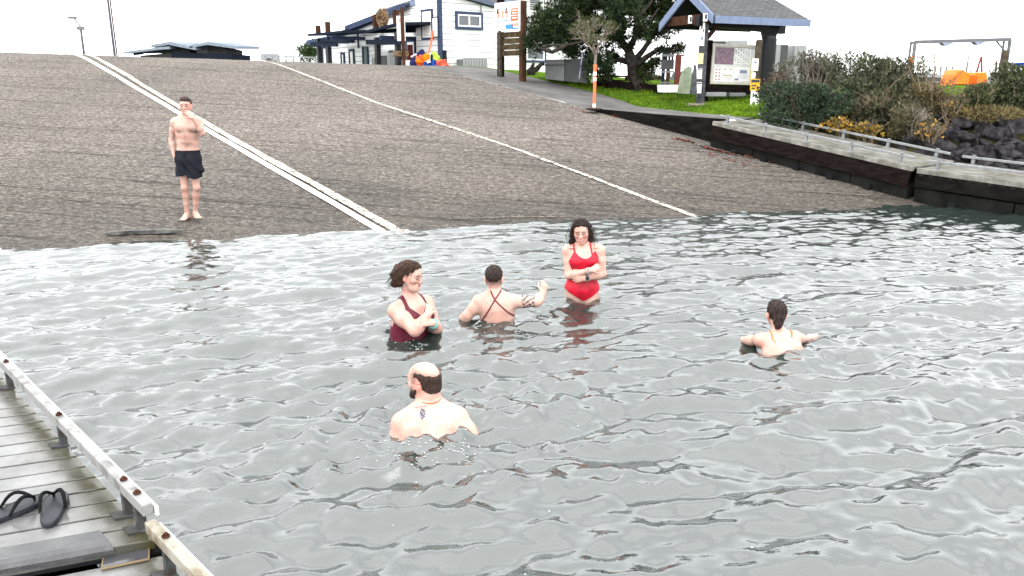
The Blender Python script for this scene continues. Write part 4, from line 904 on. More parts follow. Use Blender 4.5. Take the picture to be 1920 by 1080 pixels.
# ---- steel hoist frame and what stands round it at the right
GYL, GYR = 24.0, 24.6
A0 = at(1708, 134, GYL); B0 = at(1885, 134, GYR); A1 = np.append(A0[:2], zat(1710, 79, A0)); B1 = np.append(B0[:2], zat(1890, 74, B0)); A1[0] += .02
t_ = thing('hoist_frame', 'pale steel hoist frame with two lamps, above the bushes', 'hoist frame', (A0 + B0) / 2 - [0, 0, 1])
for p0, p1 in ((A0, A1), (B0, B1)):
    m = MB(); m.tube([p0 - [0, 0, 1.5], p1], .05, 8); m.tube([p0 + [.12, .5, -1.5], p1 + [.12, .5, 0]], .035, 8); m.build('leg', M['hoist'], t_)
m = MB(); m.beam(A1, B1, .09, .10); m.beam(A1 + [.1, .5, 0], B1 + [.1, .5, 0], .06, .07); m.build('crossbar', M['hoist'], t_)
m = MB(); m.beam(B1 - [0, 0, .45], B1 - [.4, 0, .05], .03, .04); m.build('brace', M['hoist'], t_)
for f_ in (.32, .66):
    q = A1 + (B1 - A1) * f_; m = MB(); m.prism([q + [-.17, -.07, -.04], q + [.17, -.07, -.04], q + [.05, -.07, -.13], q + [-.05, -.07, -.13]], (0, .2, 0)); m.build('lamp', M['greyblue'], t_)
q = A0 + [-.05, -.06, .25]; m = MB(); m.tube([q, q + [0, 0, .16]], .06, 8); m.build('orange_strap', M['orange'], t_)
p0 = at(1879, 140, 22.5); z1 = zat(1880, 94, p0)
t_ = thing('timber_pile', 'round brown mooring pile standing at the right leg of the hoist frame', 'pile', p0)
m = MB(); m.tube([p0 - [0, 0, 1.2], np.append(p0[:2], z1 - .05), np.append(p0[:2], z1)], [.085, .08, .06], 12); m.build('pile', M['driftpost'], t_)
for k, (x, yt, yb, mt, lab) in enumerate(((1812, 100, 135, 'steel', 'grey mast pole rising behind the orange boat hulls'), (1886 - 20, 107, 135, 'redbrown', 'reddish mast pole just left of the mooring pile'), (1788, 130, 145, 'brown', 'short dark mast pole left of the orange boat hulls'))):
    p0 = at(x, yb, 60); z1 = zat(x, yt, p0); t_ = thing('mast_pole', lab, 'mast', p0); m = MB(); m.tube([p0 - [0, 0, 1.5], np.append(p0[:2], z1)], [.12, .04], 6); m.build('pole', M[mt], t_)
p0 = at(1836, 135, 55); z1 = zat(1836, 106, p0); t_ = thing('a_frame', 'distant reddish A-frame behind the orange boat hulls', 'frame', p0)
for s in (-1, 1): m = MB(); m.tube([p0 + [s * .28, 0, -.8], np.append(p0[:2], z1) + [s * .02, 0, 0]], [.09, .05], 6); m.build('leg', M['redbrown'], t_)
def hull(pts, Y, label, thick):
    t = thing('orange_hull', label, 'boat hull', at(pts[0][0], pts[0][1], Y), group='orange boat hulls behind the bushes')
    bm = bmesh.new(); P_ = [at(x, y, Y) for x, y in pts]; n = len(P_); c = sum(P_) / n
    rings = []
    for (s, d) in ((.86, -.10), (.97, -.05), (1.0, .05), (1.0, thick), (.9, thick + .1)): rings.append([bm.verts.new(tuple(c + (p - c) * s + np.array([0, d, 0]))) for p in P_])
    for r0, r1 in zip(rings, rings[1:]):
        for i in range(n): bm.faces.new((r0[i], r0[(i + 1) % n], r1[(i + 1) % n], r1[i]))
    bm.faces.new(rings[0][::-1]); bm.faces.new(rings[-1]); bmesh.ops.recalc_face_normals(bm, faces=bm.faces)
    me = bpy.data.meshes.new('shell'); bm.to_mesh(me); bm.free(); me.transform(Matrix.Translation(-Vector(t.location))); o = bpy.data.objects.new('shell', me); COL.objects.link(o); o.parent = t; me.materials.append(M['orange'])
    for fx in (.35, .65):
        m = MB(); q = P_[0] + (P_[2] - P_[0]) * fx + np.array([0, -.11, 0]); m.beam(q + [0, 0, .12], q - [0, 0, .12], .02, .025); m.build('rib', M['orange'], t)
hull([(1781, 160), (1788, 140), (1795, 131), (1801, 130), (1816, 137), (1814, 160)], 22.0, 'left orange plastic hull tilted up behind the bushes', .5)
hull([(1824, 160), (1825, 141), (1829, 136), (1846, 135), (1849, 140), (1848, 160)], 22.3, 'right orange plastic hull behind the bushes', .5)
# distant marina float, far shore trees
t_ = thing('marina_float', 'pale distant marina float with dark waterline behind the bare twigs', 'marina float', at(1765, 148, 70))
A = at(1735, 149, 70); B = at(1800, 149, 70); m = MB(); m.box((A + B) / 2 + [0, 1, .3], (B[0] - A[0], 2.5, .22)); m.build('deck', M['palegrey'], t_)
m = MB(); m.box((A + B) / 2 + [0, 1, .0], (B[0] - A[0] - .1, 2.3, .3)); m.build('hull', M['midgrey'], t_)
m = MB()
for k in range(6): q = A + (B - A) * (k + .5) / 6; m.box(q + [0, 1, .75], (.1, .1, .7))
m.beam(A + [0, 1, 1.05], B + [0, 1, 1.05], .08, .06); m.build('railing', M['steel'], t_)
t_ = thing('blue_canopy', 'corner of a blue canopy at the far right edge', 'canopy', at(1918, 122, 30))
m = MB(); q = at(1922, 120, 30); m.prism([q + [-.28, 0, .02], q + [.9, 0, .1], q + [.9, 0, -.12], q + [-.2, 0, -.12]], (0, 1.2, 0)); m.build('cover', M['bluecover'], t_)
m = MB(); m.tube([q + [-.1, .2, -.1], q + [-.1, .2, -1.2]], .03, 6); m.build('post', M['steel'], t_)
# far treeline: one mass
V_ = []; F_ = []; r_ = np.random.default_rng(4)
for k in range(420):
    x = r_.uniform(60, 330) if k < 330 else r_.uniform(-60, 60); y = 420 + r_.uniform(-20, 20); h = r_.uniform(2.2, 6.5) * (1.0 if k < 330 else .7); w_ = h * .2; z = 1.0; n = len(V_)
    for a in range(6): V_.append((x + w_ * math.cos(a * 1.047), y + w_ * math.sin(a * 1.047), z + h * .12))
    V_.append((x, y, z + h)); F_ += [(n + a, n + (a + 1) % 6, n + 6) for a in range(6)]
o = mesh('far_treeline', V_, F_, M['farwood']); o['kind'] = 'stuff'; o['label'] = 'distant hazy conifer treeline on the horizon behind the hoist frame'
# ---- clutter by the house
def ubox(x0, x1, y0, y1, v, mat, nm, label, cat, dep=.5, parts=()):
    A = bw(x1, y1, v); B = bw(x0, y1, v); z1 = zat((x0 + x1) / 2, y0, (A + B) / 2); zb = 2.35; L = np.linalg.norm((A - B)[:2]); t = thing(nm, label, cat, np.append(((A + B) / 2)[:2], zb))
    c = (A + B) / 2; m = MB(); m.box(np.append(c[:2], (z1 + zb) / 2) + V3 * dep / 2, (L, dep, z1 - zb), L3, V3, .015); m.build('body', M[mat], t)
    for (mt, f0, f1, g0_, g1_, pn) in parts:
        m = MB(); m.box(np.append((B + (A - B) * (f0 + f1) / 2)[:2], zb + (z1 - zb) * (g0_ + g1_) / 2) - V3 * .01, (L * (f1 - f0), .03, (z1 - zb) * (g1_ - g0_)), L3, V3); m.build(pn, M[mt], t)
    return t
ubox(712, 728, 96, 126, VB + .2, 'palegrey', 'ice_chest', 'left pale ice cabinet under the porch', 'cabinet', .7, [('midgrey', .25, .9, .1, .8, 'door')])
ubox(729, 744, 94, 126, VB + .1, 'palegrey', 'ice_chest', 'right pale ice cabinet under the porch', 'cabinet', .7, [('lightgrey', .15, .95, .05, .85, 'door'), ('dark', .1, .6, .9, .98, 'handle')])
ubox(697, 704, 101, 126, VB + .3, 'palegrey', 'ice_chest', 'narrow pale cabinet left of the porch post', 'cabinet', .6, [('lightgrey', .2, .9, .1, .8, 'door')])
ubox(746, 769, 113, 126, VB - .6, 'white', 'white_bench', 'low white planter box in front of the porch', 'planter', .5, [('palegrey', .02, .98, .45, .52, 'seam')])
A = onpl(868, 127, cor + OUTF * .5, L3); B = onpl(914, 127, cor + OUTF * .5, L3); zt = zat(890, 109, (A + B) / 2)
t_ = thing('lattice_crate', 'pale slatted crate against the front wall of the house', 'crate', np.append(((A + B) / 2)[:2], 2.3))
m = MB(); L = abs((B - A).dot(V3))
for k in range(9): m.box(np.append((A + V3 * L * (k + .5) / 9)[:2], (zt + 2.25) / 2), (L / 9 - .025, .03, zt - 2.25), V3, L3)
m.build('slats', M['palegrey'], t_); m = MB()
for h in (.15, .55, .9): m.box(np.append((A + V3 * L * .5 + L3 * .03)[:2], 2.25 + (zt - 2.25) * h), (L, .03, .05), V3, L3)
m.build('rails', M['lightgrey'], t_); m = MB(); m.box(np.append((A + V3 * L * .5 + L3 * .27)[:2], (zt + 2.25) / 2 - .02), (L - .04, .42, zt - 2.29), V3, L3, .02); m.build('body', M['lightgrey'], t_)
# carved fish sign between the roof posts
c = bw(717, 34, VB - 1.35); rr = abs(zat(717, 16, c) - zat(717, 52, c)) / 2
t_ = thing('carved_sign', 'carved tan crab-shaped sign between the porch roof posts', 'carved sign', c - [0, 0, rr])
m = MB()
for k in range(26):
    a = 2 * math.pi * k / 26; q = c + L3 * math.cos(a) * .36 + UP * math.sin(a) * rr * .72; m.tube([q - OUTL * .03, q + OUTL * (.05 + .04 * random.random())], [.10 + .05 * random.random(), .06], 6)
for k in range(14): q = c + L3 * random.uniform(-.3, .3) + UP * random.uniform(-.5, .5) * rr; m.tube([q - OUTL * .02, q + OUTL * random.uniform(.04, .12)], [.13, .05], 6)
for s in (-1, 1): m.tube([c + L3 * s * .2 + UP * rr * .6, c + L3 * s * .28 + UP * rr * .85, c + L3 * s * .08 + UP * rr * 1.05], [.06, .05, .02], 6)
m.build('carving', M['carve'], t_)
c2 = bw(735, 45, VB - 1.3); m = MB(); m.box(c2, (1.5, .05, .35), L3, OUTL); m.build('backing_board', M['white'], t_)
# white vertical sign on a dark pole in front of the porch
c = bw(752, 54, VB - 1.9); z1 = zat(752, 30, c); z0 = zat(752, 77, c); t_ = thing('banner_sign', 'tall narrow white sign with faint pink print on a brown pole by the porch', 'sign', np.append(c[:2], 2.4))
m = MB(); q = c + L3 * -.2; m.box(np.append(q[:2], 3.55) + OUTF * -.08, (.1, .1, zat(755, 20, c) - 2.3), L3, V3); m.build('pole', M['brown'], t_)
m = MB(); m.box(np.append(c[:2], (z0 + z1) / 2), (.04, .34, z1 - z0), L3, V3); b2 = m.build('panel', M['white'], t_)
m = MB(); m.box(np.append(c[:2], z1 - .16) + OUTF * .024, (.01, .24, .14), L3, V3); m.build('print', M['pinkprint'], b2)
m = MB(); q = bw(752, 101, VB - 1.9); m.box(q, (.3, .5, .2), L3, V3, .02); m.build('meter_box', M['carve'], t_)
# maroon post by the door
q = bw(770, 122, VB - .4); z1 = zat(770, 84, q); t_ = thing('maroon_post', 'short maroon post by the house door', 'post', np.append(q[:2], 2.4)); m = MB(); m.box(np.append(q[:2], (z1 + 2.3) / 2), (.17, .17, z1 - 2.3), L3, V3, .015); m.build('post', M['maroon'], t_)
# heap of swim gear at the tower corner
def blob(c, r, seed, sq=(1, 1, 1), sub=3, amp=.22):
    bm = bmesh.new(); bmesh.ops.create_icosphere(bm, subdivisions=sub, radius=1.0); rg = np.random.default_rng(seed); D_ = rg.normal(size=(7, 3)) * 3.4; ph = rg.uniform(0, 6.28, 7)
    V_ = []
    for v in bm.verts:
        p = np.array(v.co); k = 1 + amp * float(np.sin(D_ @ p + ph).sum()) / 3; V_.append(np.asarray(c) + p * np.array(sq) * r * k)
    bm.verts.index_update(); F_ = [tuple(v.index for v in f.verts) for f in bm.faces]; bm.free(); return V_, F_
def gear(x, y, dv, r, sq, mat, nm, label, cat, seed, extra=()):
    c = bw(x, y, VB - .35 - dv); c[2] = max(c[2], 2.44)
    t = thing(nm, label, cat, np.append(c[:2], 2.42)); V_, F_ = blob(c, r * .88, seed, sq, 4, .42); mesh('body', V_, F_, M[mat], t, smooth=True)
    for (mt, dx, dz, sx, sz, a, pn) in extra:
        m = MB(); q = c + L3 * -dx + UP * dz - V3 * (r * sq[1] * .9); ax = L3 * math.cos(a) + UP * math.sin(a); m.box(q, (sx, .10, sz), ax, V3, .02); m.build(pn, M[mt], t)
gear(787, 113, .3, .33, (1.1, .8, 1.05), 'navy', 'kit_bag', 'navy and maroon kit bag leaning in the gear heap', 'bag', 5, [('white', -.04, .17, .34, .07, -.25, 'white_stripe'), ('maroon', .22, .08, .2, .22, -.4, 'end_pocket'), ('maroon', -.1, -.25, .4, .14, 0, 'base_panel')])
gear(793, 116, .75, .25, (1.0, .7, 1.0), 'yelloworange', 'life_vest', 'bright orange and yellow life vest in front of the kit bag', 'life vest', 8, [('redorange', .05, .06, .06, .4, .3, 'strap'), ('redorange', -.14, .05, .06, .34, -.2, 'strap')])
gear(813, 111, .2, .26, (1.1, .8, .8), 'hivis', 'safety_vest', 'yellow-green safety vest on the gear heap', 'safety vest', 12, [('white', 0, .06, .05, .3, .1, 'reflective_strip'), ('darktrim', .16, .03, .04, .3, 0, 'trim_strip')])
gear(811, 121, .6, .24, (1.5, .7, .6), 'bluecover', 'blue_towel', 'blue and white towel at the foot of the gear heap', 'towel', 15, [('white', -.12, .05, .3, .12, -.5, 'white_fold')])
gear(829, 120, .9, .20, (1.1, .8, 1.0), 'coral', 'dry_bag', 'crumpled coral red bag at the house corner', 'bag', 18)
gear(838, 125, 1.1, .15, (1.3, .8, .5), 'coral', 'coral_towel', 'flat coral towel right of the crumpled coral bag', 'towel', 21)
# orange-handled broom leaning on the wall
b0 = bw(803, 104, VB - .55); b1 = bw(811, 66, VB - .2)
t_ = thing('broom', 'orange-handled broom standing head down in the gear heap', 'broom', b0 - [0, 0, .3])
m = MB(); m.tube([b0, b1], .035, 8); m.tube([b1 - [0, 0, .08], b1 + [0, 0, .16]], .055, 8); m.build('handle', M['redorange'], t_)
m = MB(); m.box(b0 - [0, 0, .1], (.5, .16, .26), nrm(L3 + UP * .25), V3, .04); m.build('head', M['darktrim'], t_)
# low rail and bush at the far left end of the house
t_ = thing('low_railing', 'low pale railing along the crest left of the house', 'railing', at(545, 112, 50))
A = at(498, 104, 52); B = at(592, 108, 47)
m = MB(); m.beam(A, B, .08, .08); m.beam(A - [0, 0, .28], B - [0, 0, .28], .06, .05); m.build('rail', M['lightgrey'], t_)
for k in range(8): q = A + (B - A) * k / 7; m = MB(); m.box(q - [0, 0, .5], (.08, .08, 1.0)); m.build('post', M['lightgrey'], t_)
t_ = thing('parked_trailer', 'low pale box trailer beyond the crest, left of the low railing', 'trailer', at(505, 112, 62))
q = at(506, 107, 62); m = MB(); m.box(q, (1.1, 1.2, .5), bev=.04); m.build('body', M['palegrey'], t_); m = MB()
for s in (-1, 1): m.tube([q + [.1, s * .62, -.38], q + [.1, s * .72, -.38]], .28, 12)
m.build('wheel', M['rubber'], t_)
# ---- driftwood on the waterline
A = onramp(193, 444); B = onramp(352, 438); t_ = thing('driftwood_plank', 'dark waterlogged plank lying at the waterline below the standing man', 'plank', (A + B) / 2)
r_ = np.random.default_rng(3); n = 40; V_ = []; F_ = []; d_ = nrm(B - A); sd = nrm(np.cross([0, 0, 1.], d_))
for k in range(n + 1):
    f_ = k / n; w_ = .055 * (np.clip(f_ * 9, .12, 1) * np.clip((1 - f_) * 7, .1, 1)) + r_.normal(0, .003); h_ = .032 * np.clip(f_ * 8, .2, 1) * np.clip((1 - f_) * 4, .25, 1); c = A + (B - A) * f_; c[2] = ramp_h(c[0], c[1]) + .035 + .03 * max(0, f_ - .6); c = c + sd * .03 * math.sin(f_ * 4)
    for (i, j) in ((-1, -.5), (-.6, 1), (.6, 1.1), (1, -.5), (0, -1)): V_.append(c + sd * w_ * i + np.array([0, 0, h_ * j]))
for k in range(n):
    for j in range(5): a = k * 5 + j; b = k * 5 + (j + 1) % 5; F_.append((a, b, b + 5, a + 5))
F_ += [(0, 1, 2, 3, 4), tuple(n * 5 + i for i in (4, 3, 2, 1, 0))]
mesh('plank', V_, F_, M['drift'], t_)
# ---- flip-flops and phone on the dock
def flipflop(c, ang, label, side=1):
    t = thing('flip_flop', label, 'flip-flop', c, group='black flip-flops on the near dock')
    fx = np.array([math.cos(ang), math.sin(ang), 0]); fy = np.array([-math.sin(ang), math.cos(ang), 0]); c = np.asarray(c, float)
    out = []
    for k in range(40):
        a = 2 * math.pi * k / 40; x = .135 * math.cos(a); w_ = .049 if x > 0 else .040; w_ = .040 + .012 * np.clip((x + .03) / .1, 0, 1); out.append(c + fx * x + fy * (w_ * math.copysign(abs(math.sin(a)) ** .75, math.sin(a)) - side * .008 * math.sin(x * 14)))
    m = MB(); n = 40; V_ = []
    for s, z in ((.985, .0), (1.0, .006), (1.0, .016), (.965, .022), (.90, .0225), (.86, .0205)):
        for p in out: V_.append(c + (p - c) * s + np.array([0, 0, z]))
    F_ = [(r * n + i, r * n + (i + 1) % n, (r + 1) * n + (i + 1) % n, (r + 1) * n + i) for r in range(5) for i in range(n)] + [tuple(reversed(range(n))), tuple(5 * n + i for i in range(n))]
    mesh('sole', V_, F_, M['flipflop'], t)
    toe = c + fx * .085 + np.array([0, 0, .02])
    m = MB()
    for s in (-1, 1):
        e = c + fx * -.025 + fy * s * .043 + np.array([0, 0, .016]); pts = [toe + (e - toe) * f_ + np.array([0, 0, .042 * math.sin(math.pi * f_) + .012 * (1 - f_)]) + fy * s * .012 * math.sin(math.pi * f_) for f_ in np.linspace(0, 1, 9)]
        m.tube(pts, [.005, .006, .007, .0075, .0075, .0075, .007, .006, .005], 8)
    m.tube([toe - [0, 0, .004], toe + [0, 0, .018]], .005, 8); m.build('strap', M['rubber'], t, smooth=True); return t
M['flipflop'] = pm('black_foam', (.020, .021, .026), .42, var=.3, scale=20)
z_ = ZD + .0015
pa = atz(100, 953, z_ + .012); q = atz(101, 930, z_) - atz(96, 978, z_); flipflop([pa[0], pa[1], z_], math.atan2(q[1], q[0]), 'right-hand black flip-flop lying with its toe towards the water', 1)
pa = atz(22, 958, z_ + .012); q = atz(72, 938, z_) - atz(-30, 978, z_); flipflop([pa[0], pa[1], z_], math.atan2(q[1], q[0]), 'left-hand black flip-flop cut by the left picture edge', -1)
zc = ZD - .045; pa = atz(236, 1048, zc + .008); q0_ = atz(196, 1057, zc); q1_ = atz(277, 1040, zc); a_ = nrm((q1_ - q0_) * [1, 1, 0])
t_ = thing('phone', 'smartphone lying face up on the lower dock section by the rail', 'phone', [pa[0], pa[1], zc])
m = MB(); pc = np.array([pa[0], pa[1], zc + .0075]); m.box(pc, (.158, .074, .009), a_, None, .0035); m.build('case', M['phonecase'], t_)
m = MB(); m.box(pc + [0, 0, .0053], (.146, .064, .0012), a_); m.build('screen', M['screen'], t_)
# reddish seaweed and leaves on the ramp under the float
V_ = []; F_ = []; r_ = np.random.default_rng(9)
for (x, y, nn, sp) in ((1282, 265, 40, .18), (1325, 279, 30, .15), (1357, 287, 34, .16), (1400, 293, 30, .2), (1450, 305, 40, .3), (1120, 205, 30, .2), (1148, 217, 26, .25), (1095, 210, 20, .2), (1800 - 435, 300, 30, .4)):
    p = onramp(x, y)
    for k in range(nn):
        q = p[:2] + LU * r_.normal(0, sp * .9) + LV * r_.normal(0, sp * .25); a = r_.uniform(0, 6.28); s = r_.uniform(.02, .05); z = ramp_h(q[0], q[1]) + .012; n = len(V_)
        for kx, ky, kz in ((-1, -.3, 0), (1, -.3, .01), (1, .3, .025), (-1, .3, .012)): V_.append((q[0] + s * (kx * math.cos(a) - ky * math.sin(a)), q[1] + s * (kx * math.sin(a) + ky * math.cos(a)), z + kz))
        F_.append((n, n + 1, n + 2, n + 3))
o = mesh('seaweed_litter', V_, F_, M['weed']); o['kind'] = 'stuff'; o['label'] = 'reddish weed and leaf litter along the foot of the boarding float'
# ================================================================ PEOPLE
# Bodies are grown as one smooth surface: tapered elliptical limbs and torso stations are blended into
# a distance field, which is turned into a single closed mesh.
def surf_nets(s, org, h):
    ins = s < 0; nx, ny, nz = s.shape
    acc = np.zeros((nx - 1, ny - 1, nz - 1, 3), np.float32); cnt = np.zeros((nx - 1, ny - 1, nz - 1), np.float32)
    for ax in range(3):
        sl0 = [slice(None)] * 3; sl1 = [slice(None)] * 3; sl0[ax] = slice(0, -1); sl1[ax] = slice(1, None)
        a, b = s[tuple(sl0)], s[tuple(sl1)]; cr = ins[tuple(sl0)] != ins[tuple(sl1)]
        t = np.where(cr, a / np.where(a == b, 1, a - b), 0).astype(np.float32)
        o1, o2 = [k for k in range(3) if k != ax]; sh = s.shape
        for d1 in (0, 1):
            for d2 in (0, 1):
                sl = [slice(None)] * 3; sl[o1] = slice(d1, sh[o1] - 1 + d1); sl[o2] = slice(d2, sh[o2] - 1 + d2)
                c_ = cr[tuple(sl)]; cnt += c_; acc[..., ax] += np.where(c_, t[tuple(sl)], 0); acc[..., o1] += c_ * d1; acc[..., o2] += c_ * d2
    act = cnt > 0; idx = -np.ones(act.shape, np.int64); idx[act] = np.arange(act.sum())
    ijk = np.argwhere(act); V = (ijk + acc[act] / cnt[act][:, None]) * h + org
    Fs = []
    for ax in range(3):
        o1, o2 = (ax + 1) % 3, (ax + 2) % 3
        sl0 = [slice(1, -1)] * 3; sl1 = [slice(1, -1)] * 3; sl0[ax] = slice(0, -1); sl1[ax] = slice(1, None)
        A, B = ins[tuple(sl0)], ins[tuple(sl1)]; cr = np.argwhere(A != B)
        if len(cr) == 0: continue
        base = cr.copy(); base[:, o1] += 1; base[:, o2] += 1; fl = A[tuple(cr.T)]
        q = []
        for d1, d2 in ((-1, -1), (0, -1), (0, 0), (-1, 0)):
            c = base.copy(); c[:, o1] += d1; c[:, o2] += d2; q.append(idx[tuple(c.T)])
        q = np.stack(q, -1); q[~fl] = q[~fl][:, ::-1]; Fs.append(q)
    return V, np.concatenate(Fs)
class Field:
    def __init__(s, lo, hi, h):
        s.h = h; s.lo = np.asarray(lo, np.float32); n = np.ceil((np.asarray(hi) - lo) / h).astype(int) + 1
        s.ax = [s.lo[k] + h * np.arange(n[k], dtype=np.float32) for k in range(3)]; s.d = np.full(n, 1.0, np.float32)
    def copy(s):
        c = Field.__new__(Field); c.h = s.h; c.lo = s.lo; c.ax = s.ax; c.d = s.d.copy(); return c
    def sub(s, lo, hi):
        sl = []
        for k in range(3):
            i0 = max(0, int((lo[k] - s.lo[k]) / s.h)); i1 = min(len(s.ax[k]), int((hi[k] - s.lo[k]) / s.h) + 2); sl.append(slice(i0, max(i0, i1)))
        return tuple(sl)
    def pts(s, sl):
        return np.meshgrid(*[s.ax[k][sl[k]] for k in range(3)], indexing='ij')
    def seg(s, p0, p1, r0, r1=None, k=.02, wx=None, op='u'):
        """tapered elliptical segment; r = radius or (across wx, other way)"""
        p0 = np.asarray(p0, float); p1 = np.asarray(p1, float); r1 = r0 if r1 is None else r1
        a0, b0 = (r0, r0) if np.isscalar(r0) else r0; a1, b1 = (r1, r1) if np.isscalar(r1) else r1
        R = max(a0, b0, a1, b1) + .05 + k; sl = s.sub(np.minimum(p0, p1) - R, np.maximum(p0, p1) + R)
        if any(q.stop <= q.start for q in sl): return s
        X, Y, Z = s.pts(sl); ba = p1 - p0; L2 = float(ba @ ba)
        dx, dy, dz = X - p0[0], Y - p0[1], Z - p0[2]
        t = np.clip((dx * ba[0] + dy * ba[1] + dz * ba[2]) / max(L2, 1e-9), 0, 1) if L2 > 1e-9 else np.zeros_like(X)
        qx, qy, qz = dx - t * ba[0], dy - t * ba[1], dz - t * ba[2]
        a = a0 + (a1 - a0) * t; b = b0 + (b1 - b0) * t
        if a0 == b0 and a1 == b1: d = np.sqrt(qx * qx + qy * qy + qz * qz) - a
        else:
            az = nrm(ba) if L2 > 1e-9 else np.array([0, 0, 1.]); w = np.asarray(wx, float); w = nrm(w - az * (w @ az)); y = np.cross(az, w)
            ex = qx * w[0] + qy * w[1] + qz * w[2]; ey = qx * y[0] + qy * y[1] + qz * y[2]; ez = qx * az[0] + qy * az[1] + qz * az[2]; c = np.minimum(a, b)
            k0 = np.sqrt((ex / a) ** 2 + (ey / b) ** 2 + (ez / c) ** 2); k1 = np.sqrt((ex / a ** 2) ** 2 + (ey / b ** 2) ** 2 + (ez / c ** 2) ** 2) + 1e-6
            d = k0 * (k0 - 1) / k1
        s.merge(sl, d, k, op); return s
    def ell(s, c, r, axes=None, k=.02, op='u'):
        c = np.asarray(c, float); r = np.asarray(r, float); R = r.max() + .05 + k; sl = s.sub(c - R, c + R)
        if any(q.stop <= q.start for q in sl): return s
        X, Y, Z = s.pts(sl); dx, dy, dz = X - c[0], Y - c[1], Z - c[2]
        A = np.eye(3) if axes is None else np.asarray(axes)
        e = [dx * A[i][0] + dy * A[i][1] + dz * A[i][2] for i in range(3)]
        k0 = np.sqrt(sum((e[i] / r[i]) ** 2 for i in range(3))); k1 = np.sqrt(sum((e[i] / r[i] ** 2) ** 2 for i in range(3))) + 1e-6
        s.merge(sl, k0 * (k0 - 1) / k1, k, op); return s
    def merge(s, sl, d, k, op):
        o = s.d[sl]
        if op == 'u': hh = np.clip(.5 + .5 * (o - d) / k, 0, 1); s.d[sl] = o * (1 - hh) + d * hh - k * hh * (1 - hh)
        else: hh = np.clip(.5 - .5 * (o + d) / k, 0, 1); s.d[sl] = o * (1 - hh) - d * hh + k * hh * (1 - hh)
    def chain(s, P, R, k=.02, wx=None):
        for i in range(len(P) - 1): s.seg(P[i], P[i + 1], R[i], R[i + 1], k, wx)
        return s
    def mesh(s): return surf_nets(s.d, s.lo.astype(np.float64), s.h)
def frame(yaw, pitch=0, roll=0):
    """rows: own left, forward, up. yaw 0 looks at the camera side (-y); positive yaw turns towards image right"""
    Ry = Matrix.Rotation(math.radians(yaw), 3, 'Z'); f = Ry @ Vector((0, -1, 0)); l = Ry @ Vector((1, 0, 0)); u = Vector((0, 0, 1))
    Rp = Matrix.Rotation(math.radians(pitch), 3, l); f = Rp @ f; u = Rp @ u      # positive pitch nods down
    Rr = Matrix.Rotation(math.radians(roll), 3, f); l = Rr @ l; u = Rr @ u
    return np.array([l, f, u])
def loc(c, A, q): return np.asarray(c) + A[0] * q[0] + A[1] * q[1] + A[2] * q[2]
def head(F, c, A, s=1.0, fem=False, beard=False):
    L = lambda *q: loc(c, A, np.array(q) * s); r = lambda *q: tuple(np.array(q) * s)
    F.ell(L(0, -.014, .036), r(.075, .096, .084), A, .02); F.ell(L(0, .045, .03), r(.060, .050, .062), A, .03)
    F.seg(L(0, .03, .0), L(0, .048, -.080), r(.061, .052), r(.040, .040), .025, A[0])
    for e in (-1, 1):
        F.ell(L(e * .040, .060, -.018), r(.026, .026, .022), A, .025); F.seg(L(e * .055, .005, -.03), L(e * .040, .03, -.075), r(.018,)[0], r(.018,)[0], .03)
        F.ell(L(e * .078, -.008, -.004), r(.010, .019, .032), frame_tilt(A, e), .008)
    F.ell(L(0, .072, -.098), r(.022, .018, .018), A, .02)
    F.seg(L(-.036, .082, .026), L(.036, .082, .026), .011 * s, None, .02)
    for e in (-1, 1): F.ell(L(e * .031, .100, .008), r(.017, .014, .011), A, .016, 's')
    for e in (-1, 1): F.ell(L(e * .031, .080, .006), r(.0135, .0125, .0125), A, .006)
    F.seg(L(0, .090, .018), L(0, .110, -.026), .008 * s, .0115 * s, .012); F.ell(L(0, .108, -.028), r(.013, .012, .010), A, .008)
    for e in (-1, 1): F.ell(L(e * .012, .099, -.032), r(.009, .011, .008), A, .008)
    F.seg(L(-.018, .088, -.056), L(.018, .088, -.056), .0075 * s, None, .010); F.seg(L(-.016, .087, -.068), L(.016, .087, -.068), .0085 * s, None, .010)
    F.seg(L(-.020, .100, -.0618), L(.020, .100, -.0618), .0030 * s, None, .004, None, 's')
def frame_tilt(A, e):
    R = Matrix.Rotation(e * .35, 3, Vector(A[2])); return np.array([R @ Vector(A[0]), R @ Vector(A[1]), A[2]])
def hand(F, w, d, n, s=1.0, curl=.5, side=1, spread=.12, thumb=.6):
    """w wrist, d pointing direction, n back-of-hand normal; side: which way the thumb lies (sign of cross(d, n))"""
    d = nrm(d); n = nrm(n - d * (np.asarray(n) @ d)); x = np.cross(d, n) * side; w = np.asarray(w, float)
    F.seg(w, w + d * .085 * s, (.026 * s, .019 * s), (.041 * s, .014 * s), .014, x)
    for i, (ox, ln, rr) in enumerate(((.030, .072, .0088), (.010, .080, .0092), (-.011, .074, .0088), (-.031, .060, .0078))):
        b = w + d * (.084 - .006 * abs(i - 1)) * s + x * ox * s; a = 0; p = b; dirx = nrm(d + x * (ox * 6 * spread))
        cz = curl * (1 + .12 * (i - 1)); rads = (rr, rr * .93, rr * .85, rr * .7)
        for j, f in enumerate((.44, .31, .25)):
            a += cz * (.55, .75, .5)[j]; e = p + (dirx * math.cos(a) - n * math.sin(a)) * ln * f * s; F.seg(p, e, rads[j] * s, rads[j + 1] * s, .003); p = e
    b = w + d * .026 * s + x * .026 * s; t1 = b + (d * .65 + x * .62 - n * .30) * .042 * s; t2 = t1 + nrm(d * .9 + x * (.35 * (1 - thumb)) - n * (.5 * thumb)) * .032 * s; t3 = t2 + nrm(d * .9 - x * .1 - n * (.7 * thumb)) * .024 * s
    F.seg(b, t1, .0135 * s, .0115 * s, .010); F.seg(t1, t2, .0112 * s, .0098 * s, .003); F.seg(t2, t3, .0098 * s, .0075 * s, .003)
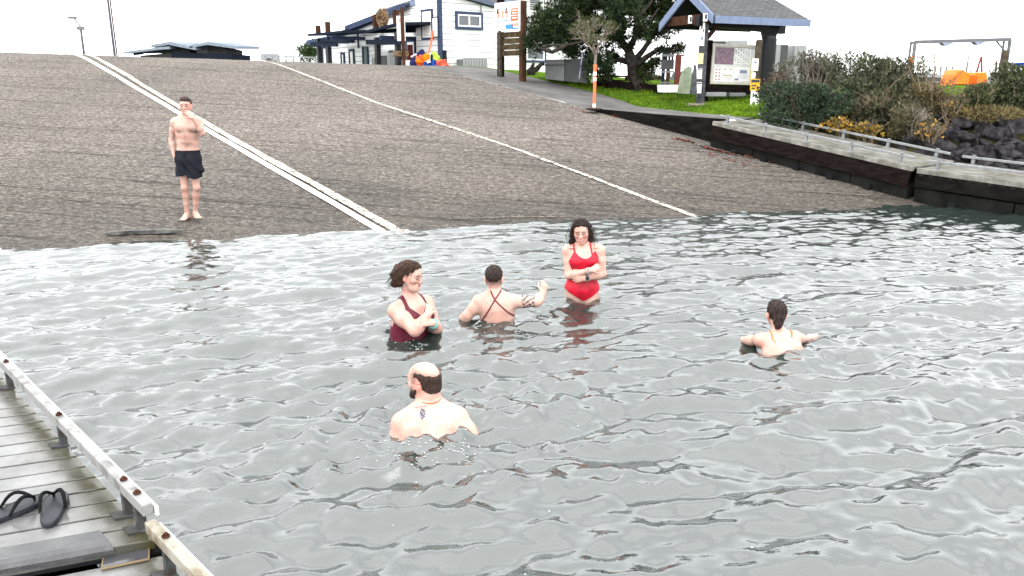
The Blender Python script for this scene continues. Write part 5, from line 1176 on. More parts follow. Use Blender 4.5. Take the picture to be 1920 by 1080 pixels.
def arm(F, sh, el, wr, g=1.0, k=.022):
    sh, el, wr = map(lambda q: np.asarray(q, float), (sh, el, wr)); m = sh + (el - sh) * .4; fm = el + (wr - el) * .28
    F.seg(sh, m, .050 * g, .049 * g, k); F.seg(m, el, .049 * g, .038 * g, k); F.seg(el, fm, .039 * g, .042 * g, k); F.seg(fm, wr, .042 * g, .0265 * g, k)
def leg(F, hp, kn, an, g=1.0, fd=(0, -1, 0), k=.022, foot=True):
    hp, kn, an = map(lambda q: np.asarray(q, float), (hp, kn, an)); fd = nrm(fd); d = nrm(kn - hp); back = -nrm(np.array(fd) - d * (np.array(fd) @ d))
    m = hp + (kn - hp) * .4; F.seg(hp, m, .083 * g, .074 * g, k); F.seg(m, kn, .074 * g, .050 * g, k); F.ell(kn - back * .012, (.045 * g,) * 3, None, k)
    c = kn + (an - kn) * .30 + back * .014; F.seg(kn, c, .047 * g, .053 * g, k); F.seg(c, kn + (an - kn) * .62 + back * .004, .053 * g, .038 * g, k); F.seg(kn + (an - kn) * .62 + back * .004, an, .038 * g, .034 * g, k)
    if foot:
        f2 = np.array([fd[0], fd[1], 0]); f2 = nrm(f2); sd = np.cross(f2, [0, 0, 1.]); h = an - f2 * .035 - [0, 0, .048]
        F.ell(h, (.031, .034, .028), np.array([sd, f2, [0, 0, 1]]), .02); b = an + f2 * .105 - [0, 0, .058]
        F.seg(an, b, (.034, .032), (.045, .019), .02, sd); F.seg(h, b, (.030, .022), (.044, .017), .015, sd)
        for i in range(5):
            o = (-.036 + .018 * i); ln = .050 - .007 * abs(i - 1); q = b + sd * o * 1.0 + f2 * .012; F.seg(q, q + f2 * ln - [0, 0, .003], .0095 if i else .012, .008 if i else .0105, .004)
def torso(F, st, A, k=.03):
    """stations (centre, half width, half depth); A rows left/forward/up"""
    for (c0, a0, b0), (c1, a1, b1) in zip(st, st[1:]): F.seg(c0, c1, (a0, b0), (a1, b1), k, A[0])
def paint(V, cols, sel, col, amt=1.0):
    w = np.clip(np.asarray(sel, float), 0, 1)[:, None] * amt; return cols * (1 - w) + np.asarray(col) * w
def gauss(d, s): return np.exp(-(d / s) ** 2)
def face_paint(V, C, c, A, s=1.0, brow=(.06, .035, .028), lip=(.45, .12, .11), flush=.5, lash=True, eyes_open=False, browamt=.8):
    q = (V - c) @ A.T / s; x, y, z = q.T; f = y > .045; ax = np.abs(x)
    red = (.60, .20, .16); flush = flush * .6
    C = paint(V, C, gauss(np.hypot(ax - .042, z + .030), .022) * f, red, flush * .75); C = paint(V, C, gauss(np.hypot(x, z + .030), .014) * (y > .09), red, flush * .9)
    C = paint(V, C, (ax > .068) * (np.abs(z) < .04) * (y < .03) * (y > -.04), (.70, .29, .23), .6)
    C = paint(V, C, gauss(np.hypot((ax - .031) * .75, z - .006), .012) * f, (.30, .15, .12), .45)
    if lash: C = paint(V, C, (ax > .015) * (ax < .047) * gauss(z - .001 + (ax - .031) ** 2 * 8, .0048) * (y > .06), (.05, .03, .028), .85)
    if eyes_open:
        C = paint(V, C, (np.hypot((ax - .031) * .8, (z - .006) * 1.3) < .0095) * (y > .06), (.55, .52, .5), .8); C = paint(V, C, (np.hypot(ax - .031, z - .006) < .006) * (y > .06), (.04, .03, .025), .95)
    C = paint(V, C, (ax > .012) * (ax < .050) * gauss(z - .027 - .004 * np.sin(ax * 60), .0056) * (y > .05), brow, browamt)
    C = paint(V, C, gauss(x / .026, .85) * gauss(z + .0615, .0105) * (y > .075), lip, .8); C = paint(V, C, (ax < .020) * gauss(z + .0617, .0036) * (y > .075), (.12, .035, .035), .9)
    C = paint(V, C, (np.hypot(ax - .007, z + .0375) < .0042) * (y > .09), (.16, .06, .05), .8)
    return C
def skin_mat():
    m, t, b = newmat('skin'); a = N(t, 'ShaderNodeAttribute', attribute_name='Col')
    nz = N(t, 'ShaderNodeTexNoise', Scale=22.0, Detail=5.0, Roughness=.65); tc = N(t, 'ShaderNodeTexCoord'); t.links.new(tc.outputs['Object'], nz.inputs['Vector'])
    r = ramp(t, nz.outputs['Fac'], [(.3, (.90, .84, .83)), (.52, (1, 1, 1)), (.75, (1.06, 1.0, .98))])
    mm = N(t, 'ShaderNodeMixRGB', blend_type='MULTIPLY', Fac=1.0); t.links.new(a.outputs['Color'], mm.inputs['Color1']); t.links.new(r.outputs['Color'], mm.inputs['Color2'])
    t.links.new(mm.outputs['Color'], b.inputs['Base Color']); b.inputs['Roughness'].default_value = .38; b.inputs['Specular IOR Level'].default_value = .28
    b.inputs['Subsurface Weight'].default_value = .08; b.inputs['Subsurface Radius'].default_value = (.02, .008, .005); b.inputs['Subsurface Scale'].default_value = .4
    bp = N(t, 'ShaderNodeBump', Strength=.10, Distance=.004); t.links.new(nz.outputs['Fac'], bp.inputs['Height']); t.links.new(bp.outputs['Normal'], b.inputs['Normal'])
    return m
M['skin'] = skin_mat()
def cloth(name, col, rough=.35, spec=.22): return pm(name, col, rough, var=.22, scale=14, bump=.35, bscale=28, spec=spec)
M['redsuit'] = cloth('red_swimsuit', (.40, .007, .022), .4); M['burgundy'] = cloth('burgundy_swimsuit', (.085, .007, .020), .4); M['shorts'] = cloth('black_shorts', (.007, .008, .013), .7, .12); M['navysuit'] = cloth('dark_swimsuit', (.035, .03, .045), .5); M['orangesuit'] = cloth('orange_swimsuit', (.72, .16, .05), .45)
M['strapdark'] = cloth('dark_red_straps', (.13, .03, .035), .6)
def hairmat(name, c0, c1, stretch=(70, 70, 9)):
    m, t, b = newmat(name); tc = N(t, 'ShaderNodeTexCoord'); mp = N(t, 'ShaderNodeMapping', Scale=stretch); t.links.new(tc.outputs['Object'], mp.inputs['Vector'])
    nz = N(t, 'ShaderNodeTexNoise', Scale=1.0, Detail=5.0, Roughness=.7); t.links.new(mp.outputs['Vector'], nz.inputs['Vector'])
    r = ramp(t, nz.outputs['Fac'], [(.35, c0), (.68, c1)]); t.links.new(r.outputs['Color'], b.inputs['Base Color']); b.inputs['Roughness'].default_value = .5; b.inputs['Specular IOR Level'].default_value = .08
    bp = N(t, 'ShaderNodeBump', Strength=.9, Distance=.012); t.links.new(nz.outputs['Fac'], bp.inputs['Height']); t.links.new(bp.outputs['Normal'], b.inputs['Normal']); return m
M['hairdark'] = hairmat('dark_hair', (.008, .006, .006), (.045, .030, .026)); M['hairbrown'] = hairmat('brown_hair', (.014, .008, .006), (.09, .052, .036)); M['hairshort'] = hairmat('short_hair', (.018, .012, .010), (.07, .045, .036), (120, 120, 60))
SK = np.array([.47, .312, .256])
def finish(F, root, paintf, base=SK):
    V, Q = F.mesh(); C = np.tile(np.asarray(base, float), (len(V), 1))
    rg = np.random.default_rng(len(V)); n1 = np.zeros(len(V)); n2 = np.zeros(len(V))
    for k in range(9): n1 += np.sin(V @ (rg.normal(size=3) * 24) + rg.uniform(0, 6.28)); n2 += np.sin(V @ (rg.normal(size=3) * 70) + rg.uniform(0, 6.28))
    C = paint(V, C, np.clip(.30 + n1 * .13 + n2 * .07, 0, 1), (.50, .20, .155), .50)      # cold, blotchy skin
    C = paintf(V, C)
    o = mesh('body', V, Q, M['skin'], root, smooth=True); vcol(o, C); return o
def shell(F, region, off, mat, name, root, k=.006):
    """clothing: the body field grown by off and cut by a region (negative inside)"""
    X, Y, Z = np.meshgrid(*F.ax, indexing='ij'); d = np.maximum(F.d - off, region(X, Y, Z).astype(np.float32)); d = np.maximum(d, -(F.d + .012))
    V, Q = surf_nets(d, F.lo.astype(np.float64), F.h); return mesh(name, V, Q, mat, root, smooth=True)
def polyd(X, Y, Z, P):
    best = None
    for p0, p1 in zip(P, P[1:]):
        p0 = np.asarray(p0, float); ba = np.asarray(p1, float) - p0; t = np.clip(((X - p0[0]) * ba[0] + (Y - p0[1]) * ba[1] + (Z - p0[2]) * ba[2]) / (ba @ ba), 0, 1)
        d = np.sqrt((X - p0[0] - t * ba[0]) ** 2 + (Y - p0[1] - t * ba[1]) ** 2 + (Z - p0[2] - t * ba[2]) ** 2); best = d if best is None else np.minimum(best, d)
    return best
def hair_mesh(name, prims, cuts, c, A, s, mat, root, h=.006, lo=(-.2, -.25, -.3), hi=(.2, .16, .17), amp=.004, freq=90, cutk=.016):
    cs = [loc(c, A, (x, y, z)) for x in (lo[0], hi[0]) for y in (lo[1], hi[1]) for z in (lo[2], hi[2])]
    F = Field(np.min(cs, 0) - .02, np.max(cs, 0) + .02, h)
    for p in prims:
        if p[0] == 'e': F.ell(loc(c, A, np.array(p[1]) * s), np.array(p[2]) * s, A, p[3] if len(p) > 3 else .02)
        else:
            for i in range(len(p[1]) - 1): F.seg(loc(c, A, np.array(p[1][i]) * s), loc(c, A, np.array(p[1][i + 1]) * s), p[2][i] * s, p[2][i + 1] * s, p[3] if len(p) > 3 else .02)
    for p in cuts: F.ell(loc(c, A, np.array(p[1]) * s), np.array(p[2]) * s, A, cutk, 's')
    X, Y, Z = np.meshgrid(*F.ax, indexing='ij'); q = [(X - c[0]) * A[i][0] + (Y - c[1]) * A[i][1] + (Z - c[2]) * A[i][2] for i in range(3)]
    a = np.arctan2(q[0], -q[1] + .02); F.d += (amp * np.sin(a * freq * .25 + 6 * np.sin(q[2] * 22)) * .6 + amp * np.sin(a * freq * .13 + q[2] * 55 + 2)).astype(np.float32)
    V, Q = F.mesh(); return mesh(name, V, Q, mat, root, smooth=True)
def strands(c, A, s, guides, mat, parent, seed, n=14, jit=.012, r=.0022):
    """loose wet strands lying over the hair mass"""
    rg = np.random.default_rng(seed); m = MB()
    for G in guides:
        G = np.array(G)
        for k in range(n):
            o = rg.normal(size=3) * jit; e = rg.uniform(.85, 1.12); P_ = [loc(c, A, (g + o * (1 + .35 * i)) * s) for i, g in enumerate(G)]; P_[-1] = P_[-2] + (P_[-1] - P_[-2]) * e; m.tube(P_, list(np.linspace(r, r * .45, len(P_))), 4)
    return m.build('hair_strands', mat, parent, smooth=True)
def pix(V):
    """where points of the body sit, as bearings in the picture the pose was measured from"""
    X, Y, Z = V[:, 0], V[:, 1], V[:, 2] - CAMZ; d = Y * CT - Z * ST; return 960 + FPX * X / d, 540 - FPX * (Y * ST + Z * CT) / d
def person(label, base, group=None): return thing('person', label, 'person', base, group=group)
def J(x, y, Y): return at(x, y, Y)
# ---------------------------------------------------------------- the man standing on the ramp
def man_standing():
    b = onramp(352, 415); Y = float(b[1]) + .02; root = person('shirtless man in black shorts standing on the ramp, one hand over his mouth', b); dn = np.array([0, -1., 0])
    F = Field(J(308, 424, Y) - [0, .42, 0], J(398, 172, Y) + [0, .28, 0], .0065); A = frame(4)
    def st(x, y, a, d, dy=0): return (J(x, y, Y + dy), a, d)
    torso(F, [st(352.5, 317, .115, .085), st(352.5, 301, .150, .105), st(352.5, 283, .148, .100), st(352, 268, .142, .092, -.005), st(351.5, 252, .158, .102, -.005), st(351, 238, .172, .108), st(350.5, 228, .165, .085, .01), st(350, 222, .09, .06, .015), st(349.5, 217, .055, .055, .01)], A, .03)
    F.seg(J(349.5, 222, Y + .015), J(349, 205, Y - .005), .056, .056, .02)
    for e in (-1, 1):
        F.seg(J(349 + 6 * e, 218, Y + .02), J(351 + 20 * e, 227, Y + .02), .036, .048, .03); F.ell(J(350 + 22.5 * e, 230, Y), (.058, .060, .066), None, .03)
        F.ell(J(351 + 11 * e, 240, Y - .075), (.075, .034, .055), None, .03); F.ell(J(351 + 9 * e, 222.5, Y - .045), (.06, .012, .01), A, .02)
    hc = J(348, 198.5, Y - .02); H = frame(10, 4, -3); head(F, hc, H, .98)
    # his right arm hangs, his left hand covers the mouth
    s0, e0, w0 = J(326.5, 231, Y), J(321.5, 263, Y + .03), J(326, 290, Y - .03); arm(F, s0, e0, w0, .93); hand(F, w0, J(329.5, 310, Y - .05) - w0, (-.8, -.55, 0), .98, .5, -1)
    s1, e1, w1 = J(374, 231, Y), J(380.5, 250, Y - .10), J(361, 221, Y - .19); arm(F, s1, e1, w1, .93); hand(F, w1, J(346.5, 206.5, Y - .175) - w1, (.1, -1, .1), .98, .22, -1, .25, .3)
    leg(F, J(344, 304, Y), J(346.5, 352, Y - .035), J(351, 401, Y + .03), .93, (-.15, -1, 0)); leg(F, J(360.5, 304, Y), J(368.5, 352, Y - .03), J(366, 398, Y + .05), .93, (.62, -.8, 0))
    def pf(V, C):
        C = face_paint(V, C, hc, H, .98, (.07, .04, .03), flush=.35)
        pz = lambda y: float(J(350, y, Y)[2]); px = lambda x: float(J(x, 250, Y)[0]); x, y, z = V.T; fr = y < Y - .03; n = .5 + .5 * np.sin(x * 130 + 3 * np.sin(z * 90)) * np.sin(z * 140 + x * 40)
        dark = (.075, .045, .035)
        for (cx, cy, sx, sz, am) in ((342, 246, .055, .026, .9), (364, 245, .05, .03, .9), (355, 269, .060, .035, .85), (346, 267, .035, .02, .5), (352, 256, .02, .06, .4)): C = paint(V, C, gauss((x - px(cx)) / sx, 1) * gauss((z - pz(cy)) / sz, 1) * fr * (.55 + .45 * n), dark, am)
        for cx in (341.5, 362.5): C = paint(V, C, gauss(np.hypot(x - px(cx), z - pz(243)), .014) * fr, (.36, .15, .12), .8)
        C = paint(V, C, gauss(np.hypot(x - px(352), z - pz(275)), .013) * fr, (.20, .09, .07), .8)
        for cx, cy in ((346, 351), (369, 351)): C = paint(V, C, gauss(np.hypot(x - px(cx) * 1.0, z - pz(cy)), .055) * fr, (.50, .22, .18), .65)
        C = paint(V, C, (z < pz(335)) * (.35 + .35 * n), (.40, .25, .20), .55); C = paint(V, C, gauss(z - pz(412), .03) * .8, (.62, .32, .27), .6)
        C = paint(V, C, gauss(np.linalg.norm(V - w0 - [0.01, 0, -.09], axis=1), .08), (.62, .30, .25), .5); return C
    finish(F, root, pf, SK * .93)
    # shorts
    G = Field(J(318, 340, Y) - [0, .25, 0], J(390, 272, Y) + [0, .25, 0], .0065)
    G.seg(J(352.5, 279, Y), J(352.5, 298, Y), (.162, .118), (.182, .138), .02, A[0])
    G.seg(J(345, 300, Y), J(344.5, 335, Y - .02), (.104, .132), (.110, .130), .04, A[0]); G.seg(J(362, 300, Y), J(366, 338, Y - .02), (.104, .132), (.108, .130), .04, A[0])
    G.seg(J(372, 300, Y - .02), J(378, 318, Y - .02), .03, .04, .03)
    X, Yy, Z = np.meshgrid(*G.ax, indexing='ij'); zt = J(350, 281.5, Y)[2]; zb = J(350, 327.5, Y)[2]; xc = J(354, 300, Y)[0]
    G.d += (.003 * np.sin(X * 55 + Z * 9 + 3 * np.sin(Z * 14)) + .002 * np.sin(Z * 40 + X * 50)).astype(np.float32); G.d = np.maximum(np.maximum(G.d, Z - zt), (zb - .035 * (X > xc) - Z + .012 * np.sin(X * 30))).astype(np.float32)
    V, Q = G.mesh(); sh = mesh('shorts', V, Q, M['shorts'], root, smooth=True)
    m = MB(); wb = []
    for k in range(32): a = 2 * math.pi * k / 32; q = J(352.5, 282.5, Y); wb.append(q + A[0] * .157 * math.cos(a) + A[1] * .110 * math.sin(a))
    m.tube(wb + [wb[0]], .010, 8, False); m.build('waistband', M['shorts'], sh, smooth=True)
    hair_mesh('hair', [('e', (0, -.016, .040), (.080, .100, .088)), ('e', (0, .03, .085), (.062, .062, .040))], [('e', (0, .110, -.01), (.10, .075, .073)), ('e', (0, .02, -.09), (.12, .15, .095)), ('e', (.09, .035, -.02), (.04, .05, .05)), ('e', (-.09, .035, -.02), (.04, .05, .05))], hc, H, .98, M['hairshort'], root, .0055, amp=.0025)
man_standing()
# ---------------------------------------------------------------- woman in the red suit
def woman_red():
    Y = 7.5; b = atz(1092, 560, 0); b[1] = Y; root = person('woman in a bright red one-piece swimsuit standing hip-deep with her arms folded', b)
    F = Field(np.array([J(1046, 560, Y)[0], Y - .42, -.70]), np.array([J(1146, 560, Y)[0], Y + .30, J(1090, 398, Y)[2]]), .0055); A = frame(6)
    def st(x, y, a, d, dy=0): return (J(x, y, Y + dy), a, d)
    torso(F, [st(1091, 566, .080, .075), st(1091, 551, .150, .105), st(1091, 540, .163, .112), st(1091.5, 520, .132, .100, -.005), st(1093, 502, .136, .098, -.01), st(1094, 486, .150, .105, -.01), st(1094.5, 472, .135, .080, .0), st(1094, 463, .085, .058, .01), st(1093, 456, .048, .048, .01)], A, .03)
    for e in (-1, 1): F.ell(J(1094 + 13 * e, 490, Y - .075), (.062, .058, .056), A, .03)
    F.ell(J(1091, 541, Y - .06), (.10, .06, .075), A, .04)
    hp = [J(1076, 556, Y), J(1106, 556, Y)]
    for e, h_ in zip((-1, 1), hp): leg(F, h_, h_ + [e * .01, -.10, -.34], h_ + [e * .02, .08, -.62], 1.02, (0, -1, 0), .03, False)
    T = F.copy()
    F.seg(J(1093.5, 462, Y + .012), J(1091, 446, Y - .005), .047, .047, .02)
    for e in (-1, 1): F.seg(J(1094 + 8 * e, 457, Y + .012), J(1094.5 + 29 * e, 467, Y + .012), .030, .045, .03); F.ell(J(1094.5 + 31 * e, 470, Y), (.048, .052, .056), None, .03); F.ell(J(1094 + 14 * e, 464, Y - .045), (.07, .012, .010), A, .02)
    hc = J(1090, 434, Y - .03); H = frame(-8, 10, 4); head(F, hc, H, .95, True)
    s0, e0, w0 = J(1064, 471, Y), J(1066, 517, Y - .07), J(1108, 507, Y - .225); arm(F, s0, e0, w0, .90)
    hand(F, w0, J(1130, 497, Y - .155) - w0, (.1, -1, .30), .92, .35, 1, .35, .4)
    s1, e1, w1 = J(1126, 471, Y), J(1130, 514, Y - .04), J(1098, 522.5, Y - .185); arm(F, s1, e1, w1, .90)
    hand(F, w1, J(1070, 524, Y - .14) - w1, (0, -1, .1), .92, .25, 1, .1, .4)
    def pf(V, C):
        C = face_paint(V, C, hc, H, .95, (.12, .075, .06), (.60, .16, .15), .75); x, y, z = V.T
        C = paint(V, C, gauss(np.hypot(x - J(1094, 470, Y)[0], z - J(1094, 470, Y)[2]), .08) * (y < Y), (.70, .36, .30), .45)
        q = (V - hc) @ H.T / .95; C = paint(V, C, (np.abs(q[:, 0]) < .016) * gauss(q[:, 2] + .0605, .0035) * (q[:, 1] > .08), (.75, .70, .68), .8); return C
    finish(F, root, pf)
    xc = J(1092, 520, Y)[0]; z0 = J(1092, 480, Y)[2]; zc = J(1092, 559, Y)[2]; zs = J(1092, 471, Y)[2]
    sp = [(J(1077, 476, Y), J(1074.5, 452, Y)), (J(1109, 475, Y), J(1105.5, 451, Y))]
    def region(X, Yy, Z):
        ax = np.abs(X - xc - .012); top = np.where(ax < .10, z0 + (zs - z0) * (ax / .085) ** 2, zs + (zs - z0) * .38 - (ax - .10) * 1.7); bot = zc + np.maximum(ax - .012, 0) * .62
        top = np.where(Yy > Y + .02, z0 - .12, top); pan = np.maximum((Z - top) * .8, (bot - Z) * .85)
        s_ = [np.maximum(np.sqrt((X - (a[0] + (b_[0] - a[0]) * np.clip((Z - a[2]) / (b_[2] - a[2]), 0, 1))) ** 2 + (np.maximum(a[2] - Z, 0) + np.maximum(Z - b_[2] - .015, 0)) ** 2) - .0085, Yy - Y - .06) for a, b_ in sp]
        return np.minimum(np.minimum(pan, s_[0]), s_[1])
    for e in (-1, 1): T.seg(J(1094 + 8 * e, 457, Y + .012), J(1094.5 + 29 * e, 467, Y + .012), .030, .045, .03)
    for e in (-1, 1): T.ell(J(1094 + 14 * e, 464, Y - .045), (.07, .012, .010), A, .02)
    shell(T, region, .0055, M['redsuit'], 'swimsuit', root)
    # watch, bracelets
    def band(p, d, r, w, mat, nm, dial=None):
        d = nrm(d); x = nrm(np.cross(d, [0, 0, 1.])); y = np.cross(d, x); pts = [p + (x * math.cos(a) + y * math.sin(a)) * r for a in np.linspace(0, 2 * math.pi, 25)]; m = MB(); m.tube(pts, w, 8, False); o = m.build(nm, M[mat], root, smooth=True)
        if dial: m = MB(); c = p + np.array([0, -1, .25]) * r * .98; m.tube([c, c + np.array([0, -.012, .003])], [.019, .017], 14); m.build('dial', M[dial], o)
    d1 = w1 - e1; band(w1 - nrm(d1) * .018, d1, .031, .006, 'palegrey', 'watch', 'dark')
    d0 = w0 - e0
    for k in range(3): band(w0 - nrm(d0) * (.012 + .017 * k), d0, .031, .0035, 'palegrey' if k != 1 else 'pinkprint', 'bracelet')
    prims = [('e', (0, -.016, .042), (.082, .103, .088)), ('e', (0, .03, .088), (.060, .060, .034)),
             ('c', [(-.070, .015, .045), (-.086, -.005, -.03), (-.090, -.02, -.095), (-.098, -.01, -.145)], [.026, .030, .028, .010]), ('c', [(-.06, -.04, .04), (-.075, -.05, -.05), (-.085, -.045, -.13), (-.10, -.03, -.165)], [.04, .04, .03, .008]), ('c', [(-.09, .0, -.05), (-.112, .0, -.11), (-.125, .005, -.15)], [.018, .018, .006]),
             ('c', [(.068, .01, .045), (.083, -.01, -.03), (.086, -.03, -.10), (.082, -.03, -.15)], [.024, .028, .027, .008]), ('c', [(.06, -.04, .04), (.07, -.055, -.05), (.07, -.06, -.13), (.07, -.055, -.17)], [.04, .04, .03, .008]), ('c', [(0, -.07, .02), (0, -.085, -.06), (0, -.08, -.14)], [.06, .055, .03])]
    hair_mesh('hair', prims, [('e', (.006, .112, -.01), (.062, .080, .104)), ('e', (0, .02, -.16), (.055, .07, .09))], hc, H, .95, M['hairdark'], root, .005, amp=.0028)
    strands(hc, H, .95, [[(-.02, .05, .125), (-.082, .03, .05), (-.108, .0, -.04), (-.118, .0, -.12), (-.125, .01, -.17)], [(-.01, .0, .13), (-.09, -.02, .04), (-.112, -.03, -.06), (-.11, -.02, -.18)], [(.01, .05, .125), (.078, .03, .05), (.102, .0, -.04), (.108, -.01, -.12), (.10, -.01, -.175)], [(.02, .0, .13), (.088, -.02, .03), (.104, -.04, -.08), (.10, -.03, -.19)]], M['hairdark'], root, 3)
woman_red()
# ---------------------------------------------------------------- woman in the burgundy suit
def woman_burgundy():
    Y = 6.42; b = atz(770, 627, 0); b[1] = Y; root = person('dark-haired woman in a burgundy swimsuit hugging herself, seen from the side', b)
    F = Field(np.array([J(712, 600, Y)[0], Y - .52, -.78]), np.array([J(836, 600, Y)[0], Y + .40, J(770, 474, Y)[2]]), .0055); A = frame(46)
    def st(x, y, a, d, dy=0): return (J(x, y, Y + dy), a, d)
    torso(F, [st(767, 668, .14, .12), st(767, 648, .185, .145), st(768, 625, .168, .135), st(769, 604, .165, .130), st(771, 588, .170, .130), st(771, 576, .155, .098), st(768, 565, .095, .070), st(766, 555, .058, .056)], A, .03)
    for e in (-1, 1): F.ell(J(771, 593, Y) + A[0] * e * .075 + A[1] * .095, (.078, .072, .072), A, .035)
    for e in (-1, 1): h_ = J(767, 655, Y) + A[0] * e * .09; leg(F, h_, h_ + A[1] * .16 + [0, 0, -.30], h_ + A[1] * .02 + [0, 0, -.62], 1.1, tuple(A[1]), .03, False)
    T = F.copy()
    hc = J(769, 517, Y - .03) ; H = frame(65, 8, 2)
    F.seg(J(766, 562, Y + .01), loc(hc, H, (0, -.02, -.06)), .056, .054, .025)
    shs = [J(771, 576, Y) + A[0] * e * .165 for e in (-1, 1)]
    for e in (-1, 1): F.seg(J(767, 560, Y) + A[0] * e * .04, shs[(e + 1) // 2] + [0, 0, .015], .036, .052, .03); F.ell(shs[(e + 1) // 2], (.060,) * 3, None, .03)
    head(F, hc, H, 1.0, True); F.ell(loc(hc, H, (0, .045, -.095)), (.045, .05, .03), H, .03)
    s0, e0, w0 = shs[0] - [0, 0, .01], J(778, 620, Y - .24), J(802, 590, Y - .19); arm(F, s0, e0, w0, 1.22, .03)
    hand(F, w0, J(808, 567, Y - .10) - w0, (.30, -.95, .1), .95, .45, 1, .15, .5)
    s1, e1, w1 = shs[1] - [0, 0, .01], J(819, 617, Y - .02), J(811, 606, Y - .20); arm(F, s1, e1, w1, 1.15, .03)
    hand(F, w1, J(780, 602, Y - .30) - w1, (.15, -.80, .6), .95, .75, 1, .2, .4)
    def pf(V, C):
        C = face_paint(V, C, hc, H, 1.0, (.055, .032, .028), (.50, .17, .15), .8, eyes_open=False); q = (V - hc) @ H.T
        C = paint(V, C, (np.abs(q[:, 0]) < .010) * (gauss(q[:, 2] + .062, .008)) * (q[:, 1] > .08), (.10, .03, .03), .8)
        C = paint(V, C, gauss(np.linalg.norm(V - e0, axis=1), .06), (.66, .33, .28), .5); return C
    finish(F, root, pf, SK * 1.0)
    c0 = J(771, 588, Y); zv = J(771, 590, Y - .12)[2]; zside = J(771, 597, Y)[2]; zbk = J(771, 603, Y)[2]; ztop = J(768, 553, Y)[2]
    for e in (-1, 1): T.seg(J(767, 560, Y) + A[0] * e * .04, shs[(e + 1) // 2] + [0, 0, .015], .036, .052, .03); T.ell(shs[(e + 1) // 2], (.060,) * 3, None, .03)
    def region(X, Yy, Z):
        lx = np.abs((X - c0[0]) * A[0][0] + (Yy - c0[1]) * A[0][1]); ly = (X - c0[0]) * A[1][0] + (Yy - c0[1]) * A[1][1]
        top = np.where(ly > .02, np.where(lx < .105, zv - .02 + lx * .95, zv + .08 - (lx - .105) * 1.6), zbk + np.clip(ly, -.1, .02) * .2); top = np.where((ly > -.02) & (lx > .14), zside, top)
        pan = np.maximum((Z - top) * .75, -.35 - Z)
        fr = np.maximum(polyd(lx, X * 0, Z, [(.100, 0, zv + .05), (.100, 0, zv + .10), (.086, 0, ztop + .06)]) - .014, -.03 - ly)
        bkk = np.maximum(polyd(lx, X * 0, Z, [(.086, 0, ztop + .06), (.100, 0, ztop - .06), (.125, 0, zbk - .03)]) - .012, ly + .0); return np.minimum(pan, np.minimum(fr, bkk))
    shell(T, region, .006, M['burgundy'], 'swimsuit', root)
    m = MB(); nb = J(766.5, 556, Y - .01); pts = [nb + (A[0] * math.cos(a) * .078 + A[1] * math.sin(a) * .080) + np.array([0, 0, -.012 - .030 * max(0, math.sin(a))]) for a in np.linspace(0, 2 * math.pi, 33)]; m.tube(pts, .0038, 6, False); m.build('necklace', M['carve'], root, smooth=True)
    m = MB(); q = loc(hc, H, (-.082, -.004, -.052)); m.tube([q, q - [0, 0, .012], q - [0, 0, .022]], [.004, .008, .003], 8); m.build('earring', M['greyblue'], root)
    d1 = nrm(w1 - e1); x = nrm(np.cross(d1, [0, 0, 1.])); y = np.cross(d1, x); m = MB(); p = w1 - d1 * .02; m.tube([p + (x * math.cos(a) + y * math.sin(a)) * .036 for a in np.linspace(0, 2 * math.pi, 25)], .009, 8, False); M['teal'] = pm('teal_band', (.10, .32, .32), .5); m.build('watch_band', M['teal'], root, smooth=True)
    prims = [('e', (0, -.018, .040), (.084, .108, .090)), ('e', (0, .02, .085), (.066, .070, .040)), ('e', (0, -.085, -.02), (.080, .060, .085), .04), ('e', (-.045, -.075, -.055), (.045, .055, .050), .03), ('e', (.045, -.075, -.055), (.045, .055, .050), .03),
             ('c', [(-.03, -.12, .03), (-.035, -.145, -.02), (-.03, -.150, -.06)], [.02, .022, .006]), ('c', [(.0, -.13, .05), (.0, -.16, .0), (.01, -.17, -.045)], [.02, .018, .005]), ('c', [(-.05, -.10, -.05), (-.055, -.115, -.09), (-.05, -.13, -.105)], [.03, .026, .008])]
    hair_mesh('hair', prims, [('e', (0, .118, .0), (.088, .088, .094)), ('e', (0, .105, -.04), (.090, .080, .100)), ('e', (-.085, .004, -.02), (.030, .028, .050)), ('e', (0, .06, -.11), (.09, .10, .09))], hc, H, 1.0, M['hairbrown'], root, .005, amp=.003)
    strands(hc, H, 1.0, [[(-.03, .07, .11), (-.085, .02, .07), (-.092, -.06, .02), (-.075, -.13, -.06), (-.06, -.16, -.11)], [(-.02, .05, .125), (-.075, -.03, .09), (-.08, -.11, .02), (-.06, -.155, -.05), (-.04, -.19, -.08)], [(-.06, .03, .08), (-.095, -.02, .02), (-.098, -.07, -.04), (-.075, -.11, -.11)]], M['hairbrown'], root, 4, 9, .010)
woman_burgundy()
